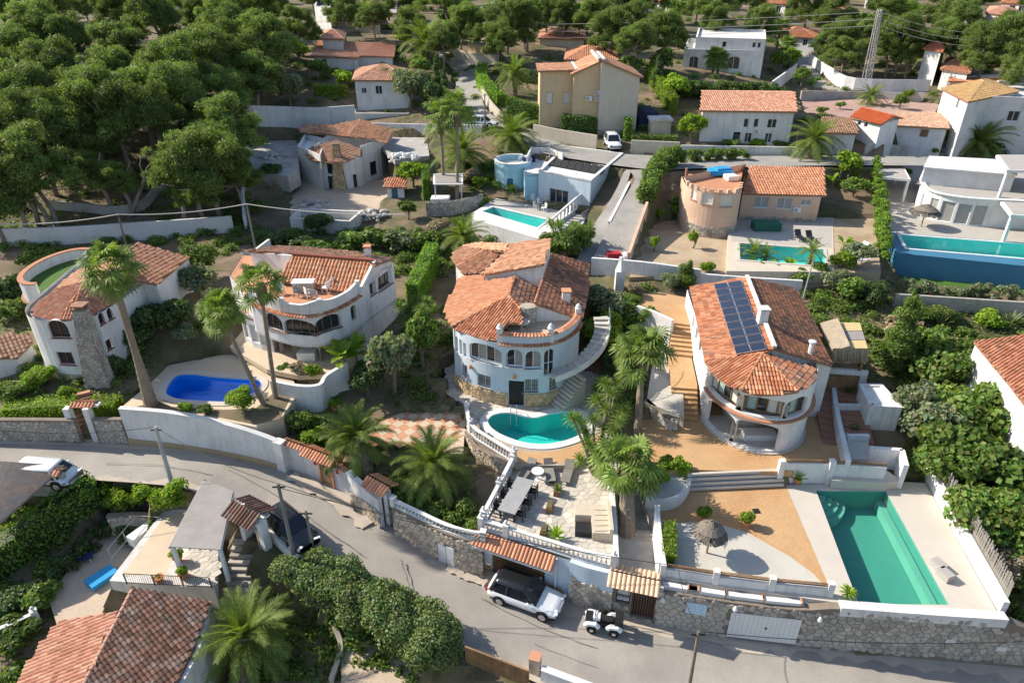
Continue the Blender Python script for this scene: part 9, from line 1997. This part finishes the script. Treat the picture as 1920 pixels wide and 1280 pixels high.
for x in (-.62,.62):
 for y in (-.42,.42):R=Matrix.Rotation(-pi/2 if y>0 else pi/2,3,'X');a=MB();a.lathe((x,y,.3),[(.14,-.14),(.28,-.14),(.3,0),(.28,.14),(.14,.14)],14,axis=R);wh=a.build('wheel','tyre',QB);a=MB();a.lathe((x,y,.3),[(.001,.12),(.12,.17)],10,axis=R);a.build('rim','alloy',wh);a=MB();a.tube([(x-.38,y,.5),(x-.2,y,.68),(x+.2,y,.68),(x+.38,y,.5)],.15,6);a.build('fender','car_white',QB)
for nm,c,sz,m_ in (('engine',(0,0,.42),(.9,.36,.4),'black_plastic'),('seat',(-.15,0,.82),(.8,.34,.16),'black_plastic'),('tank',(.4,0,.85),(.4,.42,.22),'car_white'),('front_rack',(.82,0,.8),(.4,.7,.05),'dark_metal'),('top_box',(-.85,0,.98),(.46,.8,.42),'black_plastic'),('nose',(.9,0,.62),(.3,.4,.2),'car_white')):a=MB();a.box(c,sz);a.build(nm,m_,QB)
a=MB();a.tube([(.42,-.42,1.1),(.5,0,1.02),(.42,.42,1.1)],.025,6);a.build('handlebar','dark_metal',QB);box_thing('kayak_cover','red covered bundle on the driveway behind the central villa','cover',W(1150,482,8.0),(1.3,.8,.5),'cloth_red',.1);a=thing('dome_cover','small white domed cover beside the red bundle','cover',tuple(W(1172,483,8.0)));b=MB();b.lathe(a.location,[(.5,0),(.42,.3),(.2,.5),(.01,.55)],10);b.build('shell','cloth_white',a)
# --- poles and cables
def pole(label,p,top,r=.12,m='grey_wood',arm=True,name='utility_pole',cat='pole'):
 t=thing(name,label,cat,tuple(p));a=MB();a.tube([p-Vector((0,0,.3)),top],[r*1.15,r*.8],8);a.build('shaft',m,t)
 if arm:a=MB();a.beam(top-Vector((.35,0,.25)),top-Vector((-.35,0,.25)),.07);a.build('crossarm','dark_metal',t)
 return top
def cable(label,pts,sag=.5,r=.022,m='cable',group=None):
 P=[]
 for a,b in zip(pts[:-1],pts[1:]):P += [a.lerp(b,k/10)-Vector((0,0,sag*4*(k/10)*(1-k/10))) for k in range(11)]
 a=MB();a.tube(P,r,5);tag(a.build('overhead_cable',m),label,'cable',group)
b1=W(322,905,2.9);t1=pole('concrete pole at the near edge of the lane by the leafy hedge',b1,W(291,800,7.0),.14,'concrete');b2=W(555,1062,1.7);t2=pole('grey pole at the bend beside the parked dark car',b2,b2+Vector((-.1,.2,6.2)),.12);b3=W(590,1040,1.6);pole('short dark pole right of the dark car',b3,b3+Vector((-.1,.2,3.4)),.09);b4=W(1288,1310,-.3);t4=pole('dark pole standing at the bottom edge of the lane',b4,b4+Vector((0,.2,5.0)),.1,'bark')
b5=W(482,478,7.2);t5=pole('pole with crossarm rising behind the round terrace villa',b5,b5+Vector((-.2,.3,5.2)),.12);b6=W(240,472,7.4);t6=pole('pole carrying the thick cable behind the far left villa',b6,W(221,402,11.8),.11);b7=W(1500,580,5.8);pole('tall thin pale lamp pole right of the solar roofed villa',b7,W(1524,490,9.9),.07,'grey_metal',False);b8=G(1068,205);pole('slim lamp post in front of the blue villa',W(1030,300,11.5),W(1031,255,14.2),.06,'grey_metal',False,'lamp_post')
p9=G(909,250);pole('thin pole by the white car at the upper junction',p9,ZY(909,175,p9.y),.1);q=G(1330,290);pole('thin leaning pole before the wide roofed house',G(1490,290),ZY(1497,245,G(1490,290).y),.08,arm=False)
cable('thick pale cable crossing above the lower edge of the pine wood',[W(-20,420,11),t6,t5,W(760,402,12.5)],.35,.05,'pale_cable');cable('thin cable running along the lane from the concrete pole',[W(-60,800,8),t1,t2],.5,.02);cable('cable from the bend pole towards the garage',[t2,Vector((3.2,27.8,4.2))],.6,.02,group='cables over the lane');cable('second cable from the bend pole over the lane',[t2+Vector((0,0,-.3)),Vector((9,26.5,4.4)),t4,W(1960,1200,4)],.5,.02)
LMb=G(1622,166);LMt=ZY(1650,18,LMb.y);LMt.y -= 0;LM=thing('lattice_mast','tall lattice mast leaning in front of the upper right pines','mast',tuple(LMb))
for k in range(14):
 z0,z1=LMb.lerp(LMt,k/14),LMb.lerp(LMt,(k+1)/14);w0=.55-.022*k;w1=.55-.022*(k+1);a=MB()
 for sx in (-1,1):
  for sy in (-1,1):a.beam(z0+Vector((sx*w0,sy*w0,0)),z1+Vector((sx*w1,sy*w1,0)),.13)
  a.beam(z0+Vector((sx*w0,-w0,0)),z1+Vector((-sx*w1,-w1,0)),.09);a.beam(z0+Vector((-w0,sx*w0,0)),z0+Vector((w0,sx*w0,0)),.09)
 a.build('section','concrete',LM)
for i,(du,dv) in enumerate(((0,0),(0,14),(0,26))):A=ZY(700,12+dv,150);B=ZY(1650,22+dv,LMt.y);cable('thin power line across the top of the village to the lattice mast',[ZY(300,25+dv,150),B,ZY(2000,50+dv,120)],2,.035,'pale_cable','power lines to the lattice mast')
wwall('low white curved wall in front of the round terrace arcade',[(508,712),(560,722),(598,720),(612,702),(650,680)],[6.1,6.1,6.1,6.2,6.5],'white_wall',zb=3.6,th=.3)
def gwall(l,pts,h,m='white_wall',th=.28,stone=0,cop=0):
 P=[G(*p) for p in pts];return wwall(l,[(p.x,p.y) for p in P],[p.z+h for p in P],m,th=th,world=True,cop=cop)
for l,pts,h,m in (('cream wall with wavy top along the upper road, left part',[(1000,258),(1045,268),(1118,280)],1.8,'cream_wall'),('cream wall with red brick cope by the parked pick up',[(1182,288),(1272,292)],1.7,'cream_wall'),('pierced white wall in front of the wide roofed house',[(1275,290),(1400,292),(1520,294)],1.2,'old_white'),('white curving wall of the upper street',[(900,140),(901,170),(918,205),(945,235)],1.4,'cream_wall'),('low ochre wall at the top of the upper street',[(845,108),(880,120),(935,125)],1.8,'cream_wall'),
 ('terracotta wall along the right side of the driveway',[(1212,395),(1196,440),(1178,492)],1.0,'salmon_wall'),('low white kerb wall on the left of the driveway',[(1180,350),(1160,390),(1142,425)],.6,'white_wall'),('white garden wall behind the central villa and the orchard',[(1108,512),(1200,520),(1310,535)],1.6,'white_wall'),('white garden wall below the salmon pool garden',[(1310,535),(1400,542),(1500,548)],1.2,'white_wall'),('long grey stone wall under the pale hedge at the right',[(1672,575),(1780,582),(1930,592)],1.3,'grey_stone'),('tall white wavy wall behind the house under repair',[(470,236),(540,238),(600,240),(668,236)],2.9,'white_wall'),('low white wall beyond the scrap yard',[(690,245),(800,248),(905,250)],1.1,'white_wall'),
 ('long shaded wall at the lower edge of the pine wood',[(-30,462),(120,458),(250,450),(440,436)],1.9,'grey_white'),('old curved stone wall inside the pine wood',[(95,392),(170,398),(215,402),(270,392),(300,360),(340,352)],1.0,'concrete'),('thin white wall between the wood and the ruin garden',[(466,280),(458,350),(462,430)],1.6,'white_wall'),('white ramp wall by the upper right street',[(1445,175),(1478,150),(1490,140)],1.8,'white_wall'),('white wall curving along the upper right street',[(1515,120),(1555,148),(1600,168),(1740,172)],1.8,'white_wall'),('grey wall behind the pink gravel garden',[(1500,186),(1620,188),(1730,190)],1.3,'concrete'),('dark stone wall with blue gate below the outbuildings',[(1620,292),(1700,296),(1770,300)],1.6,'concrete'),('white wall in front of the large grey house',[(1770,165),(1850,160),(1930,158)],1.6,'white_wall')):gwall(l,pts,h,m)
t,P=gwall('rubble wall with white cope right of the tall palm pair',[(800,405),(850,402),(905,388)],1.5,'mortar',cop=.04);stone_face(t,P,lambda s:6.9,lambda s:9.3,.4,44,'grey_stone')
gh_=house('brown stone gateway with arches before the upper right pines',[(1782,152),(1882,156),(1882,150),(1784,148)],18,15,'mono',.2,'salmon_wall',base=(1830,178),seed=140,wins=[(1800,165,1.2,2.2,.6,'w','interior')],name='gateway',cat='gateway');house('small white garden hut with blue door and tile roof on the stony slope',[(725,349),(757,350),(757,340),(727,340)],10,8,'mono',.3,'white_wall',seed=141,base=(740,372),wins=[(740,362,.8,1.5,0,'d','blue_door')],name='garden_hut',cat='hut');house('small tile roofed white hut at the right of the kidney pool',[(1098,700),(1140,706),(1142,690),(1102,684)],6,3.6,'mono',.4,'white_wall',[(.3,.18,.13)],.5,seed=142,base=(1112,742),name='garden_hut',cat='hut')
BH=thing('bird_house','white tower shaped barbecue chimney by the garden wall behind the central villa','chimney',tuple(G(1160,545)));b=G(1160,545);a=MB();a.box((b.x,b.y,b.z+1),(.8,.7,2));a.build('body','white_wall',BH);a=MB();a.lathe((b.x,b.y,b.z+2),[(.5,0),(.2,.9),(.2,1.3)],4);a.build('hood','white_wall',BH)
SD2=thing('shed','cream garden shed with arched roof beside the navy tarp','shed',tuple(G(1235,250)));b=G(1235,250);a=MB();a.box((b.x,b.y,b.z+.9),(2.6,2.4,1.8));a.build('wall','cream_wall',SD2);a=MB();a.prism([(b.x-1.5,b.y-1.4),(b.x+1.5,b.y-1.4),(b.x+1.5,b.y+1.4),(b.x-1.5,b.y+1.4)],b.z+1.8,b.z+2.1);a.build('roof','old_white',SD2)
b=G(1215,235);a=MB();loft(a,[(x,[(1.6,0),(1.5,1.2),(.8,2.0)]) for x in (-2.5,2.5)]);TP=tag(a.build('tarp_tent','navy_tarp'),'navy tarpaulin tunnel beside the ochre house','tent');TP.location=b+Vector((0,1,0));TP.rotation_euler=(0,0,pi/2)
for u,v,l in ((588,388,'rubble heap left of the house under repair'),(700,408,'rock pile right of the raised concrete pool'),(755,300,'scattered white sacks in the scrap yard'),(510,300,'broken concrete on the raised yard')):
 b=G(u,v);t=thing('rubble_heap',l,'rubble',tuple(b));rr_=random.Random(u)
 for i in range(34):a=rr_.uniform(0,6.28);d=rr_.uniform(0,2.2);s=rr_.uniform(.15,.5);m=MB();core(m,(d*cos(a),d*sin(a)*.8,s*.6+max(0,.6-.3*d)),(s,s*.8,s*.7),np.random.default_rng(i),6);link('rock',m.mesh('rock'),'rubble' if u!=755 else 'white_paint',t)
# --- terrace house at the bottom left
BT=PW([(205,1088),(305,958),(352,950),(420,968),(400,1098),(298,1095)],1.3);flatten(BT,1.3,.4);ts=slab('roof_terrace',BT,1.3,3.2,'old_white');sheet('terrace_tiles',[(228,1080),(310,965),(350,958),(360,980),(310,1075)],1.3,'beige_tile');stones(ts,ccw(PW([(330,1092),(345,1040),(380,990),(418,975),(412,1060),(400,1095)],1.3)),flat_map(1.3),.42,45,'pale_stone',proud=.02,gap=.02,name='paving_stone')
PG=thing('pergola','white pergola covered with grey reed mats over the bottom left terrace','pergola',tuple(W(380,1000,1.3)));pq=[W(u,v,3.7) for u,v in ((316,1024),(413,1030),(437,920),(382,898))];quadslab(PG,'reed_mat',pq,.06,'grey_reed')
for i in range(6):f=i/5;a=MB();a.beam(pq[0].lerp(pq[1],f)-Vector((0,0,.12)),pq[3].lerp(pq[2],f)-Vector((0,0,.12)),.1,.12);a.build('beam','white_paint',PG)
for p in pq:q=p.lerp(sum(pq,Vector())/4,.08);a=MB();a.box((q.x,q.y,2.3),(.2,.2,2.7));a.build('post','white_paint',PG)
railing('black iron railing along the street side of the bottom left terrace',[W2(238,1094,1.3),W2(320,1098,1.3),W2(398,1102,1.3)],1.3,.85);railing('thin rail up the steps beside the gravel court',[W2(215,1062,0),W2(262,985,.6),W2(300,980,1.0)],.6,.9,'grey_metal',bars=False)
stairs('shaded stone steps descending beside the pergola',W(432,1160,-1.0).to_2d(),W(462,1010,1.6).to_2d(),-1.2,1.6,1.6,12,'grey_stone');TGt=thing('street_gate','white gatehouse with dark ribbed tile cap left of the parked dark car','gate',tuple(W(470,990,1.8)));ga_,gb_=W(446,948,4.2),W(492,972,4.2);dg=(gb_-ga_).normalized()
for p in (ga_+dg*.2,gb_-dg*.2):a=MB();a.box((p.x,p.y,2.7),(.4,.5,3.0),atan2(dg.y,dg.x));a.build('post','white_wall',TGt)
a=MB();a.beam(ga_-Vector((0,0,.12)),gb_-Vector((0,0,.12)),1.1,.12);a.build('roof_slab','white_wall',TGt);coping_tiles(TGt,[wpt(ga_-dg*.3),wpt(gb_+dg*.3)],4.1,2.1,.5,m='weathered_tile_piece')
wwall('low white street wall between the tile capped gatehouse and the oleander hedge',[(500,985),(540,1025),(585,1062)],[2.5,2.3,2.1],'white_wall',zb=0,th=.3);b=W(505,1075,0);a=MB();a.tube([b-Vector((0,0,1)),b+Vector((-.3,.8,3.0))],[.32,.28],10);tag(a.build('palm_stump','palm_bark'),'bare cut palm trunk beside the tile capped gatehouse','stump')
t,P=wwall('rubble wall between the leafy hedge and the gravel court',[(200,965),(260,962),(312,968)],1.3,'mortar',zb=-1.0);stone_face(t,P,-.4,1.3,.3,46,'stone');gwall('rubble edge of the gravel yard at the bottom centre',[(628,1180),(640,1220),(622,1280)],.4,'stone');pad('gravel_yard',[(640,1170),(690,1165),(780,1225),(800,1300),(640,1300)],-1.7,'gravel')
WFc=thing('wooden_fence','brown board fence at the bottom of the lane','fence',tuple(W(880,1222,1.2)));fA,fB=W(872,1212,1.3),W(992,1258,1.1);brd=MB().box((0,0,-.75),(.1,.03,1.5)).mesh('board')
for i in range(40):p=fA.lerp(fB,(i+.5)/40);o=link('board',brd,'wood',WFc);o.location=p-WFc.location;o.rotation_euler=(0,0,atan2(fB.y-fA.y,fB.x-fA.x))
a=MB();a.beam(fA+Vector((0,0,.03)),fB+Vector((0,0,.03)),.09,.06);a.build('rail','wood',WFc);t=box_thing('pillar','stone pillar at the end of the board fence','pillar',W(1003,1262,-.2),(.55,.55,1.4),'stone',-.3,('terracotta_wall',1.1));wwall('white wall at the bottom edge right of the stone pillar',[(1016,1252),(1070,1272),(1120,1290)],.9,'white_wall',zb=-2,th=.3,cop=.03)
balustrade('white balustrade of the curved stair landing at the bottom left corner',[W2(-20,1205,-.8),W2(30,1185,-.8),W2(72,1165,-.8)],-.8,.8,(1,));coping_tiles(tag(slab('tile_capped_wall',[(-33.5,35.0),(-29,34.6),(-29,34.3),(-33.5,34.7)],4.2,2),'tile capped wall stub behind the dark carport roof','wall'),[(-33.5,34.85),(-29,34.45)],4.2,.9,.2)
def crack(pts,w,m='asphalt_patch',nm='road_crack'):
 Q=smooth_path([W(u,v,z) for u,v,z in pts],6);rr=random.Random(int(pts[0][0]));P=Path([(p.x+rr.uniform(-.05,.05),p.y+rr.uniform(-.05,.05)) for p in Q]);vs=[]
 for p,n,q in zip(P.p,P.N,Q):k=w*rr.uniform(.5,1.4);vs += [(p.x+n.x*k,p.y+n.y*k,q.z+.012),(p.x-n.x*k,p.y-n.y*k,q.z+.012)]
 o=MB().add(vs,[(2*i,2*i+2,2*i+3,2*i+1) for i in range(len(Q)-1)]).build(nm,m);o['kind']='structure'
mat('road_dark',(.12,.115,.11),.9)
for pts,w in (([(752,1050,1.05),(765,1085,.95),(770,1118,.85)],.035),([(880,1140,.3),(960,1185,.12),(1060,1230,.03),(1200,1275,-.1)],.02),([(430,880,2.3),(520,930,2.0),(600,985,1.75),(680,1040,1.35)],.02),([(900,1120,.35),(1000,1170,.12),(1120,1215,0)],.018),([(200,868,2.9),(300,872,2.75),(400,890,2.45)],.02)):crack(pts,w,'road_dark')
crack([(545,892,2.0),(590,915,1.85),(640,950,1.6),(690,985,1.3)],.42,'road_dust','road_patch');crack([(840,1062,.65),(870,1078,.5),(910,1092,.4)],.3,'road_dust','road_patch');crack([(1180,1168,0),(1280,1190,-.1),(1420,1212,-.2)],.12,'road_dust','road_patch')
# labels of look-alikes by their place
def ordlab(group,txt,rows=('',)):
 mem=[]
 for o in bpy.data.objects:
  if o.get('group')==group and o.get('category'):
   p=o.location-Vector((0,0,CAM_H));d=p.y*cos(PITCH)-p.z*sin(PITCH);mem.append(((p.y*sin(PITCH)+p.z*cos(PITCH))/d,p.x/d,o))
 mem.sort(key=lambda t:-t[0]);n=len(mem);k=-(-n//len(rows));w='first second third fourth fifth sixth seventh eighth ninth tenth eleventh twelfth thirteenth fourteenth fifteenth sixteenth seventeenth eighteenth nineteenth twentieth'.split()
 for r,rn_ in enumerate(rows):
  for i,(_,_,o) in enumerate(sorted(mem[r*k:(r+1)*k],key=lambda t:t[1])):o['label']=txt+', '+w[i]+' from the left'+rn_
ordlab('pines of the upper left wood','broad Aleppo pine in the dark wood',(' in the rear row',' in the middle row',' in the front row'))
ordlab('pines along the top of the village','Aleppo pine above the village',(' in the rear row',' in the front row'));ordlab('pines of the upper right grove','bright Aleppo pine behind the lattice mast');ordlab('leaning pines at the wood edge','pine with bare leaning trunk at the wood edge')
ordlab('fan palms along the top of the village','fan palm in the upper gardens');ordlab('tropical plants of the salmon villa garden','leafy tropical plant in the salmon villa garden')
for o in bpy.data.objects:
 if o.get("category") and o.get("kind")=="structure":del o["kind"]
GROUND_TODO()
print('OBJECT COUNT',len(bpy.data.objects))
